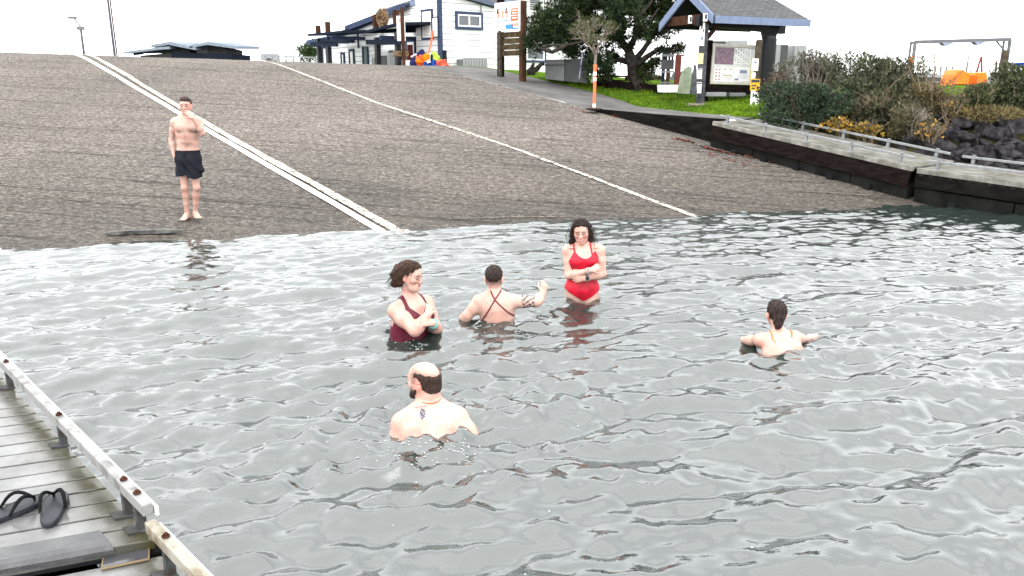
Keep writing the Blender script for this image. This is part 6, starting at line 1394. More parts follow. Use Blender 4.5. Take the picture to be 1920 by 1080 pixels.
# ---------------------------------------------------------------- person seen from behind, crossed straps
def person_back():
    Y = 6.8; b = atz(928, 600, 0); b[1] = Y; root = person('person seen from behind in crossed dark straps with one tattooed arm raised', b)
    F = Field(np.array([J(846, 580, Y)[0], Y - .32, -.74]), np.array([J(1040, 580, Y)[0], Y + .42, J(926, 488, Y)[2]]), .006); A = frame(178)
    def st(x, y, a, d, dy=0): return (J(x, y, Y + dy), a, d)
    torso(F, [st(930, 665, .13, .10), st(930, 640, .165, .12), st(931, 612, .142, .105), st(932, 592, .150, .105), st(931, 577, .162, .105), st(929, 564, .150, .080), st(927, 556, .085, .060), st(926, 549, .055, .055)], A, .03)
    for e in (-1, 1): F.ell(J(930 + 15 * e, 576, Y - .062), (.055, .035, .075), None, .035)
    F.seg(J(926, 556, Y), J(926, 536, Y + .01), .056, .055, .02)
    hc = J(926, 522.5, Y + .03); H = frame(176, 4, 0); head(F, hc, H, .98)
    for e in (-1, 1):
        sx = 929 + (31 if e > 0 else -30); F.seg(J(927 + 9 * e, 553, Y), J(sx, 563, Y), .036, .052, .035); F.ell(J(sx, 566, Y), (.062, .060, .060), None, .03)
    for e in (-1, 1): h_ = J(930 + 17 * e, 650, Y); leg(F, h_, h_ + [0, .10, -.30], h_ + [0, -.02, -.55], 1.05, (0, 1, 0), .03, False)
    arm(F, J(899, 568, Y), J(876, 592, Y - .02), J(858, 614, Y + .05), 1.12, .03); w = J(858, 614, Y + .05); hand(F, w, (-.5, .4, -.7), (-.6, -.6, .2), 1.0, .3, 1)
    e1, w1 = J(1006, 566, Y + .0), J(1018, 551, Y + .16); arm(F, J(962, 565, Y), e1, w1, 1.12, .03); hand(F, w1, J(1021, 537, Y + .18) - w1, (.3, -.9, .2), .95, 1.0, -1, .1, .8)
    def pf(V, C):
        q = (V - hc) @ H.T / .98; sc = (q[:, 2] > -.060 - .02 * (q[:, 1] < -.05)) * (q[:, 1] < .030) * (np.abs(q[:, 0]) < .0765) * (q[:, 2] < .09)
        C = paint(V, C, sc, (.13, .085, .07), .80); C = paint(V, C, (np.abs(q[:, 0]) > .072) * (np.abs(q[:, 2]) < .04) * (q[:, 1] > -.03) * (q[:, 1] < .02), (.72, .30, .24), .7)
        x, y, z = V.T; a0, a1 = J(978, 566, Y), J(1003, 566, Y); t = (x - a0[0]) / (a1[0] - a0[0]); n = np.sin(x * 190 + 4 * np.sin(z * 75)) * np.sin(z * 120 + x * 55) + .7 * np.sin(x * 90 - z * 160)
        C = paint(V, C, (t > 0) * (t < 1) * (y < Y + .03) * (n > .12) * (z > J(990, 582, Y)[2]), (.022, .035, .04), .92)
        C = paint(V, C, (t > 0) * (t < 1) * (y < Y + .03) * (n > -.5) * (n < .0), (.40, .40, .38), .5)
        C = paint(V, C, gauss(np.linalg.norm(V - J(926, 546, Y - .05), axis=1), .06), (.66, .36, .30), .5); C = paint(V, C, gauss(np.hypot(x - J(940, 578, Y)[0], z - J(940, 578, Y)[2]), .007), (.4, .18, .14), .8); return C
    finish(F, root, pf)
    X, Yy, Z = np.meshgrid(*F.ax, indexing='ij'); d = None; yb = Y - .11
    for P_ in ([J(919.5, 549, yb), J(927.5, 564, yb), J(967, 599, yb), J(975, 612, yb)], [J(939.5, 549, yb), J(927.5, 564, yb), J(906, 599, yb), J(900, 612, yb)]):
        P2 = [np.array([p[0], 0, p[2]]) for p in P_]; dd_ = polyd(X, X * 0, Z, P2) - .0075; d = dd_ if d is None else np.minimum(d, dd_)
    low = np.maximum(Z - (-.03), -.3 - Z); reg = np.minimum(np.maximum(d, Yy - Y + .01), low)
    dF = np.maximum(np.maximum(F.d - .005, reg), -(F.d + .012)).astype(np.float32); V, Q = surf_nets(dF, F.lo.astype(float), F.h); mesh('swimsuit_straps', V, Q, M['strapdark'], root, smooth=True)
    hair_mesh('hair', [('e', (0, -.018, .046), (.079, .102, .086)), ('e', (0, -.075, .02), (.055, .042, .045), .03)], [('e', (0, .13, .0), (.12, .085, .10)), ('e', (0, -.01, -.085), (.13, .15, .088)), ('e', (.012, -.118, .035), (.004, .02, .02))], hc, H, .98, M['hairdark'], root, .005, amp=.0025)
person_back()
# ---------------------------------------------------------------- woman swimming away on the right
def woman_swimming():
    Y = 6.10; C0 = J(1460, 622, Y); b = atz(1460, 650, 0); root = person('dark-haired swimmer at the right facing away, shoulders just out of the water', b); A = frame(180)
    F = Field(np.array([J(1312, 640, Y)[0], Y - .95, -.75]), np.array([J(1560, 640, Y)[0], Y + .35, J(1456, 555, Y)[2]]), .0065); dt = nrm([.02, -.70, -.72])
    P = lambda t, up=0: C0 + dt * t + np.array([0, up, 0])
    L = np.array([1.0, 0, 0])
    for (t0, a0, d0), (t1, a1, d1) in zip([(0, .05, .05), (.05, .10, .062), (.10, .15, .075), (.20, .165, .105), (.33, .145, .10), (.46, .13, .095), (.62, .165, .11), (.72, .14, .10)][:-1], [(0, .05, .05), (.05, .10, .062), (.10, .15, .075), (.20, .165, .105), (.33, .145, .10), (.46, .13, .095), (.62, .165, .11), (.72, .14, .10)][1:]): F.seg(P(t0), P(t1), (a0, d0), (a1, d1), .03, L)
    hc = J(1456, 590, Y + .05); H = frame(174, -2, -2); head(F, hc, H, .95); F.seg(P(.02), loc(hc, H, (0, -.02, -.06)), .046, .047, .02)
    for e, (sx, sy) in ((-1, (1426, 637)), (1, (1490, 633))):
        s_ = J(sx, sy, Y - .05); F.seg(P(.03) + [e * .04, 0, 0], s_, .034, .048, .03); F.ell(s_, (.052,) * 3, None, .03); F.ell(P(.16) + [e * .075, -.055, .04], (.055, .045, .05), None, .03)
        el, wr = (atz(1384, 640, -.030), atz(1350, 636, -.030)) if e < 0 else (atz(1513, 638, -.045), atz(1536, 629, -.020)); arm(F, s_, el, wr, .82, .03); hand(F, wr, (-1, .1, 0) if e < 0 else (.9, .3, -.1), (0, 0, 1), .92, .25, -e, .25)
        h_ = P(.68) + [e * .09, 0, 0]; F.seg(h_, h_ + [0, -.15, -.12], .085, .07, .03)
    def pf(V, C):
        q = (V - hc) @ H.T / .95; C = paint(V, C, (np.abs(q[:, 0]) > .066) * (np.abs(q[:, 2]) < .045) * (q[:, 1] < .03), (.66, .30, .24), .7); return C
    finish(F, root, pf)
    X, Yy, Z = np.meshgrid(*F.ax, indexing='ij'); d = None
    for a, b_ in (((1447, 617), (1456, 645)), ((1487, 613), (1494, 640))):
        A_, B_ = J(*a, Y - .05), J(*b_, Y - .22); dd_ = polyd(X, Yy * 0, Z, [np.array([A_[0], 0, A_[2]]), np.array([B_[0], 0, B_[2]])]) - .0065; d = dd_ if d is None else np.minimum(d, dd_)
    reg = np.minimum(d, np.maximum(Z + .10, -.42 - Z)); reg = np.maximum(reg, np.abs(X - C0[0]) - .20); dF = np.maximum(np.maximum(F.d - .005, reg), -(F.d + .012)).astype(np.float32); V, Q = surf_nets(dF, F.lo.astype(float), F.h); mesh('swimsuit', V, Q, M['orangesuit'], root, smooth=True)
    hair_mesh('hair', [('e', (0, -.018, .040), (.081, .104, .090)), ('e', (0, .03, .085), (.06, .06, .036)), ('c', [(0, -.10, .0), (.006, -.115, -.045)], [.045, .034]), ('e', (.008, -.112, -.048), (.034, .030, .032)), ('c', [(.005, -.105, -.065), (-.002, -.115, -.092)], [.016, .004]), ('c', [(.02, -.10, -.065), (.028, -.105, -.085)], [.012, .003])], [('e', (0, .115, -.02), (.10, .085, .10)), ('e', (.088, -.01, -.02), (.024, .035, .045)), ('e', (-.088, -.01, -.02), (.024, .035, .045)), ('e', (0, .02, -.12), (.11, .115, .09))], hc, H, .95, M['hairdark'], root, .005, amp=.0035)
woman_swimming()
# ---------------------------------------------------------------- bald man in front
def man_bald():
    Y = 4.62; C0 = J(806, 756, Y); b = atz(805, 805, 0); root = person('balding man with a beard wading away in front, a small blue tattoo on his back', b); A = frame(-166); L = A[0]
    F = Field(np.array([J(700, 800, Y)[0], Y - .75, -.62]), np.array([J(925, 800, Y)[0], Y + .45, J(800, 662, Y)[2]]), .0055); dt = nrm([.06, -.70, -.70]); P = lambda t: C0 + dt * t
    stn = [(0, .062, .058), (.05, .115, .066), (.10, .175, .078), (.18, .200, .110), (.30, .190, .122), (.45, .175, .12), (.60, .175, .12), (.72, .15, .11)]
    for (t0, a0, d0), (t1, a1, d1) in zip(stn, stn[1:]): F.seg(P(t0), P(t1), (a0, d0), (a1, d1), .03, L)
    hc = J(795, 714, Y + .02); H = frame(-118, 2, 0); head(F, hc, H, 1.02); F.seg(P(.0) + [.0, 0, -.02], loc(hc, H, (0, -.025, -.05)), .064, .062, .025); F.ell(loc(hc, H, (0, -.05, -.085)), (.055, .04, .04), H, .03)
    for e in (-1, 1):
        s_ = P(.11) + L * e * .172 + np.array([0, 0, -.012]); F.seg(P(.01) + L * e * .045, s_ + [0, 0, .02], .046, .058, .04); F.ell(s_, (.064, .064, .060), None, .035); F.ell(P(.20) + L * e * .095 + np.array([0, -.07, .03]), (.075, .05, .09), None, .04)
        el, wr = (s_ + [-.05, -.08, -.20], s_ + [-.12, .14, -.20]) if e > 0 else (s_ + [.15, -.10, -.16], s_ + [.22, .12, -.20]); arm(F, s_, el, wr, 1.15, .035); hand(F, wr, (-.2, .9, -.2), (0, 0, 1), 1.05, .25, 1)
        h_ = P(.68) + L * e * .09; F.seg(h_, h_ + [0, .02, -.2], .09, .08, .03)
    def pf(V, C):
        C = face_paint(V, C, hc, H, 1.02, (.10, .06, .045), flush=.5, lash=False); q = (V - hc) @ H.T / 1.02; x, y, z = V.T
        C = paint(V, C, (q[:, 0] > .066) * (np.abs(q[:, 2]) < .04) * (q[:, 1] > -.03) * (q[:, 1] < .02), (.75, .32, .27), .8)
        C = paint(V, C, (q[:, 1] > .03) * (q[:, 2] < -.045) * (np.abs(q[:, 0]) < .06), (.20, .12, .09), .6)
        rim = np.sqrt((q[:, 0] / .083) ** 2 + ((q[:, 1] + .05) / .108) ** 2 + ((q[:, 2] - .125) / .085) ** 2); sn = np.sin(q[:, 0] * 420 + q[:, 2] * 90) * np.sin(q[:, 2] * 300 + q[:, 1] * 260)
        C = paint(V, C, np.clip((rim - .86) / .22, 0, 1) * (q[:, 1] < .05) * (q[:, 2] > .0) * (q[:, 2] < .1) * (.55 + .45 * sn), (.10, .065, .05), .9)
        nk = J(806, 741, Y); C = paint(V, C, gauss(z - nk[2] - .5 * (x - nk[0]) * .2, .012) * (y < Y + .05), (.68, .25, .19), .6)
        u_, v_ = pix(V); bk = (y < Y + .04); n = np.sin(u_ * .9) * np.sin(v_ * .7 + u_ * .3)
        C = paint(V, C, (np.hypot((u_ - 792) / 5.5, (v_ - 776) / 11) < 1) * bk * (n > -.6), (.025, .055, .095), .92); C = paint(V, C, (np.abs(v_ - 763 + .12 * (u_ - 788)) < 1.8) * (np.abs(u_ - 788) < 12) * bk, (.16, .13, .15), .75)
        s0 = J(845, 772, Y - .1); C = paint(V, C, gauss(z - s0[2] + .35 * (x - s0[0]), .008) * (np.abs(x - s0[0]) < .07) * bk, (.70, .40, .34), .4); return C
    finish(F, root, pf, SK * 1.02)
    m = MB(); nb = J(805, 744, Y); pts = [nb + (A[0] * math.cos(a) * .075 + A[1] * math.sin(a) * .078) + np.array([0, 0, .012 * math.sin(a * 1)]) for a in np.linspace(0, 2 * math.pi, 33)]; m.tube(pts, .0035, 6, False); m.build('neck_cord', M['redorange'], root, smooth=True)
    hair_mesh('hair', [('e', (0, -.017, .030), (.0805, .1030, .090)), ('e', (0, -.06, -.035), (.062, .055, .045), .03)], [('e', (0, .118, -.02), (.12, .080, .13)), ('e', (0, -.055, .125), (.080, .105, .078)), ('e', (0, .03, .135), (.072, .11, .085)), ('e', (.09, .012, -.012), (.032, .030, .046)), ('e', (-.09, .012, -.012), (.032, .030, .046)), ('e', (0, .0, -.135), (.12, .13, .085))], hc, H, 1.02, M['hairshort'], root, .0045, amp=.0012, cutk=.03)
    hair_mesh('beard', [('e', (0, .060, -.085), (.046, .040, .034)), ('e', (0, .085, -.105), (.026, .022, .022)), ('c', [(.060, .022, -.045), (.045, .05, -.08)], [.014, .018]), ('c', [(-.060, .022, -.045), (-.045, .05, -.08)], [.014, .018])], [('e', (0, .11, -.058), (.026, .03, .018))], hc, H, 1.02, M['hairshort'], root, .005, amp=.002)
man_bald()
# ================================================================ FOLIAGE, GRASS, ROCKS
M['leaf'] = attr_mat('leaves', .6, var=.15, scale=3.0, spec=.12); M['bark'] = pm('dark_bark', (.035, .030, .026), .9, var=.5, scale=8, bump=.6, bscale=20); M['stem'] = pm('grey_stems', (.19, .165, .135), .9, var=.3, scale=12)
M['drystem'] = pm('dry_stems', (.13, .10, .07), .9, var=.4, scale=12)
def onbank(x, y, Y0=12, Y1=34):
    Ys = np.linspace(Y0, Y1, 900); r = ray(x, y); P = np.array([0, 0, CAMZ])[None] + r[None] * (Ys / r[1])[:, None]; d = P[:, 2] - bank_h(P[:, 0], P[:, 1]); i = int(np.argmax(d < 0)); return P[i]
def leaves(C, D, ln, wd, cols, rg, droop=.0):
    """one narrow leaf per row: base C, direction D, length, width"""
    n = len(C); D = D / (np.linalg.norm(D, axis=1)[:, None] + 1e-9); S_ = np.cross(D, rg.normal(size=(n, 3))); S_ /= np.linalg.norm(S_, axis=1)[:, None] + 1e-9
    ln = np.broadcast_to(ln, (n,))[:, None]; wd = np.broadcast_to(wd, (n,))[:, None]
    V = np.stack([C - S_ * wd * .25, C + D * ln * .5 - S_ * wd * .5, C + D * ln - [0, 0, droop] * ln, C + D * ln * .5 + S_ * wd * .5], 1).reshape(-1, 3)
    F = np.arange(n * 4).reshape(-1, 4); return V, F, np.repeat(cols, 4, axis=0)
def tufts(C, up, rg, per, ln, wd, ca, cb, spread=.9):
    n = len(C); CC = np.repeat(C, per, 0); U = np.repeat(up, per, 0); D = U + rg.normal(size=CC.shape) * spread; f = np.repeat(rg.uniform(0, 1, n) ** 1.5, per)[:, None] * .8 + rg.uniform(0, .2, (n * per, 1))
    return leaves(CC + rg.normal(size=CC.shape) * ln * .15, D, ln * rg.uniform(.6, 1.2, n * per), wd, np.asarray(ca) * (1 - f) + np.asarray(cb) * f, rg)
def foliage(name, parts, mat, parent):
    V = []; F = []; C = []; n = 0
    for v, f, c in parts: V.append(v); F.append(f + n); C.append(c); n += len(v)
    o = mesh(name, np.concatenate(V), np.concatenate(F), mat, parent); vcol(o, np.concatenate(C)); return o
def cloud(c, r, n, rg, shellp=.5, lump=.35):
    """n points in a lumpy ellipsoid, more of them near its surface"""
    d = rg.normal(size=(n, 3)); d /= np.linalg.norm(d, axis=1)[:, None]; K = rg.normal(size=(5, 3)) * 2.2; ph = rg.uniform(0, 6.28, 5)
    k = 1 + lump * np.sin(d @ K.T + ph).sum(1) / 2.2; rad = rg.uniform(0, 1, n) ** shellp * k; return np.asarray(c) + d * rad[:, None] * np.asarray(r), d
# ---- the big wind-shaped pine
def pine():
    rg = np.random.default_rng(31); YT = 25.0; b = at(1198, 165, YT); t = thing('cypress_tree', 'big dark wind-shaped evergreen tree with leaning trunk beside the kiosk', 'tree', b)
    q = lambda x, y, dy=0: at(x, y, YT + dy)
    m = MB(); m.tube([q(1203, 172), q(1195, 155), q(1188, 138), q(1186, 118), q(1178, 98)], [.30, .22, .20, .18, .15], 10); tr = m.build('trunk', M['bark'], t, smooth=True)
    lim = [[(1178, 98, 0), (1165, 75, .2), (1150, 45, .3), (1130, 10, .4), (1120, -30, .4)], [(1178, 98, 0), (1190, 70, -.2), (1195, 35, -.3), (1200, -10, -.2), (1195, -50, 0)], [(1186, 118, 0), (1205, 95, .3), (1222, 70, .5), (1245, 40, .6), (1265, 15, .6)], [(1165, 75, .2), (1130, 70, -.4), (1095, 78, -.7), (1060, 85, -.9), (1020, 85, -1)], [(1150, 45, .3), (1110, 40, 0), (1070, 35, -.3), (1025, 45, -.5)], [(1188, 130, 0), (1210, 108, -.3), (1235, 92, -.4), (1258, 96, -.5), (1280, 92, -.5)], [(1190, 70, -.2), (1215, 45, -.5), (1235, 15, -.6)], [(1186, 118, 0), (1160, 112, .4), (1135, 118, .6), (1112, 110, .6)], [(1060, 85, -.9), (1035, 98, -1), (1010, 90, -1), (1000, 75, -1)], [(1195, 35, -.3), (1220, 5, 0), (1240, -30, .2)]]
    for L_ in lim:
        P_ = [q(*p) for p in L_]; m = MB(); r0 = .11 if L_[0][1] > 90 else .075; m.tube(P_, list(np.linspace(r0, .02, len(P_))), 7); m.build('limb', M['bark'], t, smooth=True)
    cl = [(1015, 50, 26, 32), (1003, 78, 20, 24), (1040, 42, 36, 26), (1078, 24, 42, 26), (1068, 66, 40, 26), (1035, 70, 30, 24), (1100, 100, 26, 15), (1072, 98, 18, 9), (1112, 55, 36, 36), (1120, 5, 46, 26), (1158, 32, 36, 38), (1185, 5, 46, 30), (1222, 24, 34, 32), (1235, 62, 24, 18), (1256, 12, 30, 32), (1268, 52, 16, 10), (1165, 78, 22, 16), (1245, 96, 20, 6), (1270, 92, 12, 7), (1132, 132, 26, 22), (1112, 120, 18, 16), (1205, 138, 14, 14), (1216, 124, 16, 9), (1150, -30, 60, 26), (1225, -25, 50, 26), (1080, -12, 40, 20), (1280, 30, 12, 16), (1205, 60, 18, 14), (1228, 118, 12, 6), (1150, 108, 16, 12)]
    parts = []
    for k, (x, y, rx, ry) in enumerate(cl):
        s = FPX / (YT * 1.0); c = q(x, y, rg.uniform(-.9, .9)); r = np.array([rx / s, max(rx, ry) / s * .9, ry / s]); n = int(rx * ry * .24) + 14
        C, d = cloud(c, r, n, rg, .45, .45); up = d * .6 + [0, 0, .7]
        light = np.array([.050, .070, .016]) if k % 3 == 0 else np.array([.032, .052, .016])
        parts.append(tufts(C, up, rg, 11, .17, .030, (.006, .012, .006), light))
    foliage('crown', parts, M['leaf'], t)
pine()
def branchy(name, label, cat, base, spec, mat, leafspec, seed, stemname='stem', crown='leaves', group=None):
    """a fan of stems from the base, forking upwards, with tufts at the tips"""
    rg = np.random.default_rng(seed); t = thing(name, label, cat, base, group=group); tips = []; m = MB()
    def grow(p, d, L, r, lev):
        n = 3; P_ = [p]
        for i in range(n): d = nrm(d + rg.normal(size=3) * spec['wig'] + [0, 0, spec.get('lift', .08)]); P_.append(P_[-1] + d * L / n)
        m.tube(P_, list(np.linspace(r, r * .6, n + 1)), 5 if r > .012 else 4)
        if lev == 0: tips.append((P_[-1], d)); return
        for _ in range(spec['fork']): grow(P_[-1] if rg.uniform() < .6 else P_[-2], nrm(d + rg.normal(size=3) * spec['spread']), L * spec['short'] * rg.uniform(.75, 1.2), r * .6, lev - 1)
    for k in range(spec['n']):
        d = nrm(np.array([rg.normal() * spec['fan'], rg.normal() * spec['fan'], 1.0])); grow(np.asarray(base, float) + np.append(rg.normal(size=2) * spec['foot'], 0), d, spec['L'], spec['r'], spec['lev'])
    m.build(stemname, mat, t)
    if leafspec and tips:
        C = np.array([p for p, d in tips]); D = np.array([d for p, d in tips]); k = leafspec['rep']; C = np.repeat(C, k, 0) + rg.normal(size=(len(C) * k, 3)) * leafspec['jit']; D = np.repeat(D, k, 0)
        foliage(crown, [tufts(C, D, rg, leafspec['per'], leafspec['ln'], leafspec['wd'], leafspec['ca'], leafspec['cb'], leafspec.get('sp', .9))], M['leaf'], t)
    return t
bt = at(1112, 152, 22.6); bt[2] -= .05
branchy('bare_tree', 'slender pale-stemmed leafless small tree in front of the big evergreen', 'tree', bt, dict(n=1, fan=.02, foot=.0, L=.78, r=.060, lev=5, fork=4, short=.60, spread=.50, wig=.10, lift=.10), M['stem'], dict(rep=1, jit=.04, per=1, ln=.09, wd=.020, ca=(.03, .04, .012), cb=(.075, .085, .02)), 12, 'trunk', 'crown')
bt = at(1108, 176, 22.0)
# ---- shrubs on the bank
def shrub(label, x, y, rx, ry, Y, ca, cb, seed, n=2600, ln=.085, wd=.030, stems=26, stemmat='drystem', lump=.4, group='shrubs on the bank', shellp=.4, per=5, name='shrub'):
    cb = np.asarray(cb) * 1.55; rg = np.random.default_rng(seed); s = FPX / Y; c = at(x, y, Y); gz = float(bank_h(c[0], c[1])); r = np.array([rx / s, rx / s * .75, ry / s]); base = np.array([c[0], c[1], min(gz, c[2] - r[2] * .6) - .02]); t = thing(name, label, 'shrub', base, group=group)
    m = MB()
    for k in range(stems):
        a = rg.uniform(0, 6.28); f = rg.uniform(.1, .95); e = c + np.array([math.cos(a) * r[0] * f, math.sin(a) * r[1] * f, r[2] * rg.uniform(.3, 1.02) * math.sqrt(max(.05, 1 - f * f))]); p0 = base + np.array([math.cos(a) * r[0] * f * .3, math.sin(a) * r[1] * f * .3, 0]); mid = p0 * .5 + e * .5 + rg.normal(size=3) * .06 + [0, 0, .05]
        m.tube([p0, mid, e], [.020, .013, .005], 5)
        for j in range(3): e2 = e + np.array([rg.normal() * .12, rg.normal() * .12, rg.uniform(.02, .16)]); m.tube([mid * .4 + e * .6, e2], [.008, .003], 4)
    m.build('stems', M[stemmat], t)
    C, d = cloud(c, r, n, rg, shellp, lump); C[:, 2] = np.maximum(C[:, 2], bank_h(C[:, 0], C[:, 1]) + .02); hgt = np.clip((C[:, 2] - c[2]) / r[2] * .5 + .5, 0, 1)
    foliage('leaves', [tufts(C, d * .5 + [0, 0, .8], rg, per, ln, wd, ca, cb, .7)], M['leaf'], t); return t
G0, G1 = (.010, .016, .009), (.050, .064, .034)
shrub('dense dark green shrub beside the yellow-notice post, by the top of the float', 1512, 196, 78, 42, 17.6, (.008, .015, .009), (.040, .060, .034), 41, 3600, .075, .024)
shrub('small reddish brown shrub at the right foot of the kiosk', 1458, 168, 22, 26, 18.8, (.03, .022, .014), (.09, .06, .04), 42, 500, .07, .02, 14)
shrub('tall grey-stemmed shrub with sparse leaves behind the dense dark one', 1535, 134, 54, 34, 19.4, (.028, .028, .022), (.095, .095, .066), 43, 900, .09, .022, 70, 'stem', .5)
shrub('largest olive shrub, domed, in the middle of the bank', 1648, 160, 74, 56, 18.6, (.018, .021, .011), (.078, .086, .046), 44, 3600, .085, .024, 60, 'stem')
shrub('olive brown shrub below the largest one, above the yellow leaves', 1648, 212, 62, 36, 17.4, (.018, .016, .010), (.072, .070, .038), 45, 2200, .08, .022, 40)
shrub('twiggy dry shrub left of the orange boat hulls', 1738, 184, 38, 32, 17.8, (.035, .028, .014), (.15, .12, .055), 46, 1000, .08, .02, 60, 'drystem', .5)
shrub('rounded green shrub in front of the orange boat hulls', 1826, 194, 40, 34, 17.2, (.020, .026, .012), (.085, .098, .046), 47, 2000, .08, .024, 30)
shrub('tall green shrub at the right picture edge', 1898, 170, 48, 38, 18.0, (.018, .024, .011), (.078, .090, .044), 48, 2600, .085, .024, 40, 'stem')
shrub('dry straw-coloured scrub above the rocks at the right', 1850, 216, 70, 13, 17.0, (.04, .032, .014), (.15, .12, .05), 49, 1300, .085, .018, 40, 'drystem')
shrub('straw and green scrub right of the yellow leaves', 1712, 236, 36, 30, 16.7, (.03, .027, .013), (.115, .105, .058), 50, 1100, .10, .018, 44, 'stem')
shrub('young yellow-leaved bramble at the float edge, left clump', 1578, 238, 26, 11, 16.6, (.06, .045, .012), (.26, .15, .02), 51, 60, .09, .062, 10, per=3, name='bramble', group='yellow brambles by the float')
shrub('young yellow-leaved bramble at the float edge, right clump', 1630, 244, 24, 12, 16.3, (.06, .05, .014), (.22, .135, .02), 52, 50, .085, .06, 10, per=3, name='bramble', group='yellow brambles by the float')
shrub('sparse orange-leaved bramble over the rocks', 1745, 252, 34, 20, 16.2, (.07, .05, .015), (.28, .15, .03), 53, 36, .07, .045, 16, per=2, name='bramble', group='yellow brambles by the float')
shrub('sparse orange-leaved bramble under the orange hulls', 1790, 205, 34, 22, 17.0, (.08, .055, .015), (.28, .15, .035), 57, 34, .07, .045, 16, per=2, name='bramble', group='yellow brambles by the float')
branchy('bare_twigs', 'thin leafless brown twigs standing up left of the orange hulls', 'shrub', onbank(1738, 170, 15, 24) * [1, 1, 1], dict(n=9, fan=.35, foot=.18, L=.34, r=.012, lev=2, fork=2, short=.7, spread=.4, wig=.12), M['drystem'], None, 54)
branchy('bare_twigs', 'thin leafless twigs topping the grey-stemmed shrub', 'shrub', at(1560, 140, 19.4), dict(n=14, fan=.55, foot=.3, L=.28, r=.012, lev=2, fork=2, short=.7, spread=.4, wig=.12), M['stem'], dict(rep=1, jit=.02, per=2, ln=.06, wd=.02, ca=(.03, .035, .018), cb=(.09, .095, .05)), 55, crown='buds')
# distant bush at the far left end of the house
rg = np.random.default_rng(66); t = thing('hedge_bush', 'small dark green bush at the far left end of the house', 'bush', at(580, 112, 50)); C, d = cloud(at(580, 98, 50), (.75, .6, .55), 240, rg, .4, .4); foliage('leaves', [tufts(C, d + [0, 0, .6], rg, 8, .22, .07, (.012, .025, .010), (.06, .10, .03))], M['leaf'], t)
m = MB(); m.tube([at(580, 118, 50), at(580, 100, 50)], [.1, .04], 6); m.build('trunk', M['bark'], t)
rg = np.random.default_rng(67)
for (x, y, rx, ry, Y, lab) in ((1215, 148, 16, 11, 30, 'small brown bush right of the pine trunk'), (1235, 152, 10, 8, 33, 'small far grey-green bush left of the rack')):
    t = thing('low_bush', lab, 'bush', at(x, y + ry, Y)); s = FPX / Y; C, d = cloud(at(x, y, Y), (rx / s, rx / s, ry / s), 160, rg, .4, .4); foliage('leaves', [tufts(C, d + [0, 0, .6], rg, 7, .12, .035, (.025, .022, .014), (.10, .095, .05))], M['leaf'], t)
# driftwood root by the cabinet
t = thing('driftwood_root', 'dark twisted driftwood root beside the grey cabinet', 'driftwood', at(1000, 138, 25.2)); m = MB(); q = lambda x, y: at(x, y, 25.2)
m.tube([q(990, 136), q(997, 128), q(1001, 118)], [.09, .07, .04], 7); m.tube([q(996, 136), q(1008, 128), q(1014, 121), q(1021, 119)], [.10, .08, .06, .04], 7); m.tube([q(988, 137), q(1003, 137)], [.06, .07], 7); m.build('root', M['bark'], t, smooth=True)
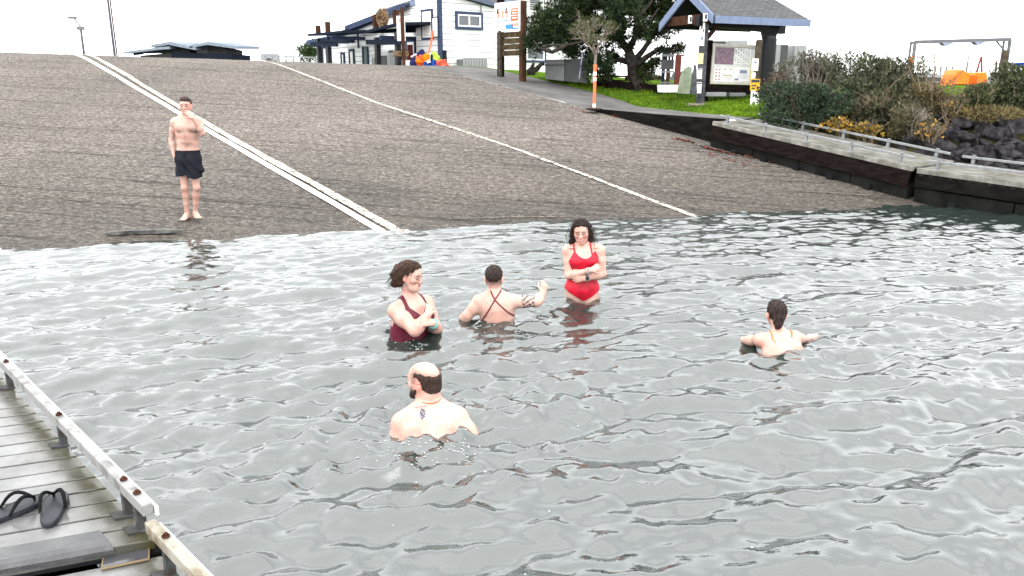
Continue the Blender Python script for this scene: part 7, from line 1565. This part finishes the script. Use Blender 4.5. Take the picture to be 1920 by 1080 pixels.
# ---- grass
rg = np.random.default_rng(77); n = 52000
U = rg.uniform(11.2, 25.5, n); v0 = np.interp(U, PE_U, PE_V); Vv = v0 + .02 + rg.uniform(0, 1, n) ** 1.35 * 5.2; X = LU[0] * U + LV[0] * Vv; Y = LU[1] * U + LV[1] * Vv
keep = Y < 26.5; X, Y, U, Vv = X[keep], Y[keep], U[keep], Vv[keep]; Z = bank_uv(U, Vv) - .005
pat = .5 + .5 * vnoise(X, Y, 2.6, 8); pat2 = .5 + .5 * vnoise(X, Y, 7.0, 9); f = np.clip(.5 * pat + .35 * pat2 + rg.normal(0, .16, len(X)), 0, 1)[:, None]
cols = np.array([.045, .10, .006]) * (1 - f) + np.array([.13, .215, .008]) * f; D = np.stack([rg.normal(0, .45, len(X)), rg.normal(0, .45, len(X)), np.ones(len(X))], -1)
V_, F_, C_ = leaves(np.stack([X, Y, Z], -1), D, rg.uniform(.05, .12, len(X)) * (.6 + .7 * pat2), .022, cols, rg, .1)
o = mesh('grass', V_, F_, M['leaf']); vcol(o, C_); o['kind'] = 'stuff'; o['label'] = 'bright green grass strip between the path and the kiosk'
# ---- riprap
M['rock'] = pm('dark_riprap', (.046, .043, .046), .8, col2=(.007, .0066, .007), scale=5, bump=.7, bscale=14)
def rock(p, s, seed):
    rg = np.random.default_rng(seed); bm = bmesh.new()
    for k in range(13):
        d = rg.normal(size=3); d /= np.linalg.norm(d); bm.verts.new(tuple(d * s * rg.uniform(.75, 1.1) * [1.15, .95, .75]))
    bmesh.ops.convex_hull(bm, input=bm.verts); bmesh.ops.delete(bm, geom=[v for v in bm.verts if not v.link_faces], context='VERTS')
    bmesh.ops.bevel(bm, geom=bm.edges[:], offset=s * .07, segments=1, affect='EDGES'); me = bpy.data.meshes.new('rock'); bm.to_mesh(me); bm.free()
    o = bpy.data.objects.new('rock', me); COL.objects.link(o); o.location = tuple(p); o.rotation_euler = tuple(rg.uniform(-.5, .5, 3)); me.materials.append(M['rock']); return tag(o, 'dark angular riprap boulder on the bank above the lower float', 'rock', 'riprap boulders on the bank')
rg = np.random.default_rng(5); k = 0
for (x, y, s) in [(1745, 255, .30), (1775, 258, .26), (1805, 240, .34), (1770, 285, .30), (1815, 275, .36), (1850, 255, .30), (1845, 240, .28), (1880, 262, .36), (1915, 250, .40), (1860, 295, .34), (1820, 305, .26), (1895, 295, .38), (1925, 290, .36), (1735, 275, .22), (1700, 268, .2), (1790, 308, .22), (1905, 318, .28), (1875, 318, .22), (1760, 232, .26), (1728, 222, .24), (1790, 222, .28), (1885, 238, .3), (1930, 315, .3), (1845, 318, .2), (1720, 295, .2), (1690, 282, .18), (1660, 268, .16), (1755, 300, .2), (1835, 290, .3), (1798, 262, .28), (1870, 276, .26)] + [(1700 + rg.uniform(0, 225), 246 + rg.uniform(0, 78), rg.uniform(.16, .26)) for _ in range(46)]:
    p = onbank(x, y, 11, 26); p[2] += s * .18; rock(p, s * .84, 100 + k); k += 1
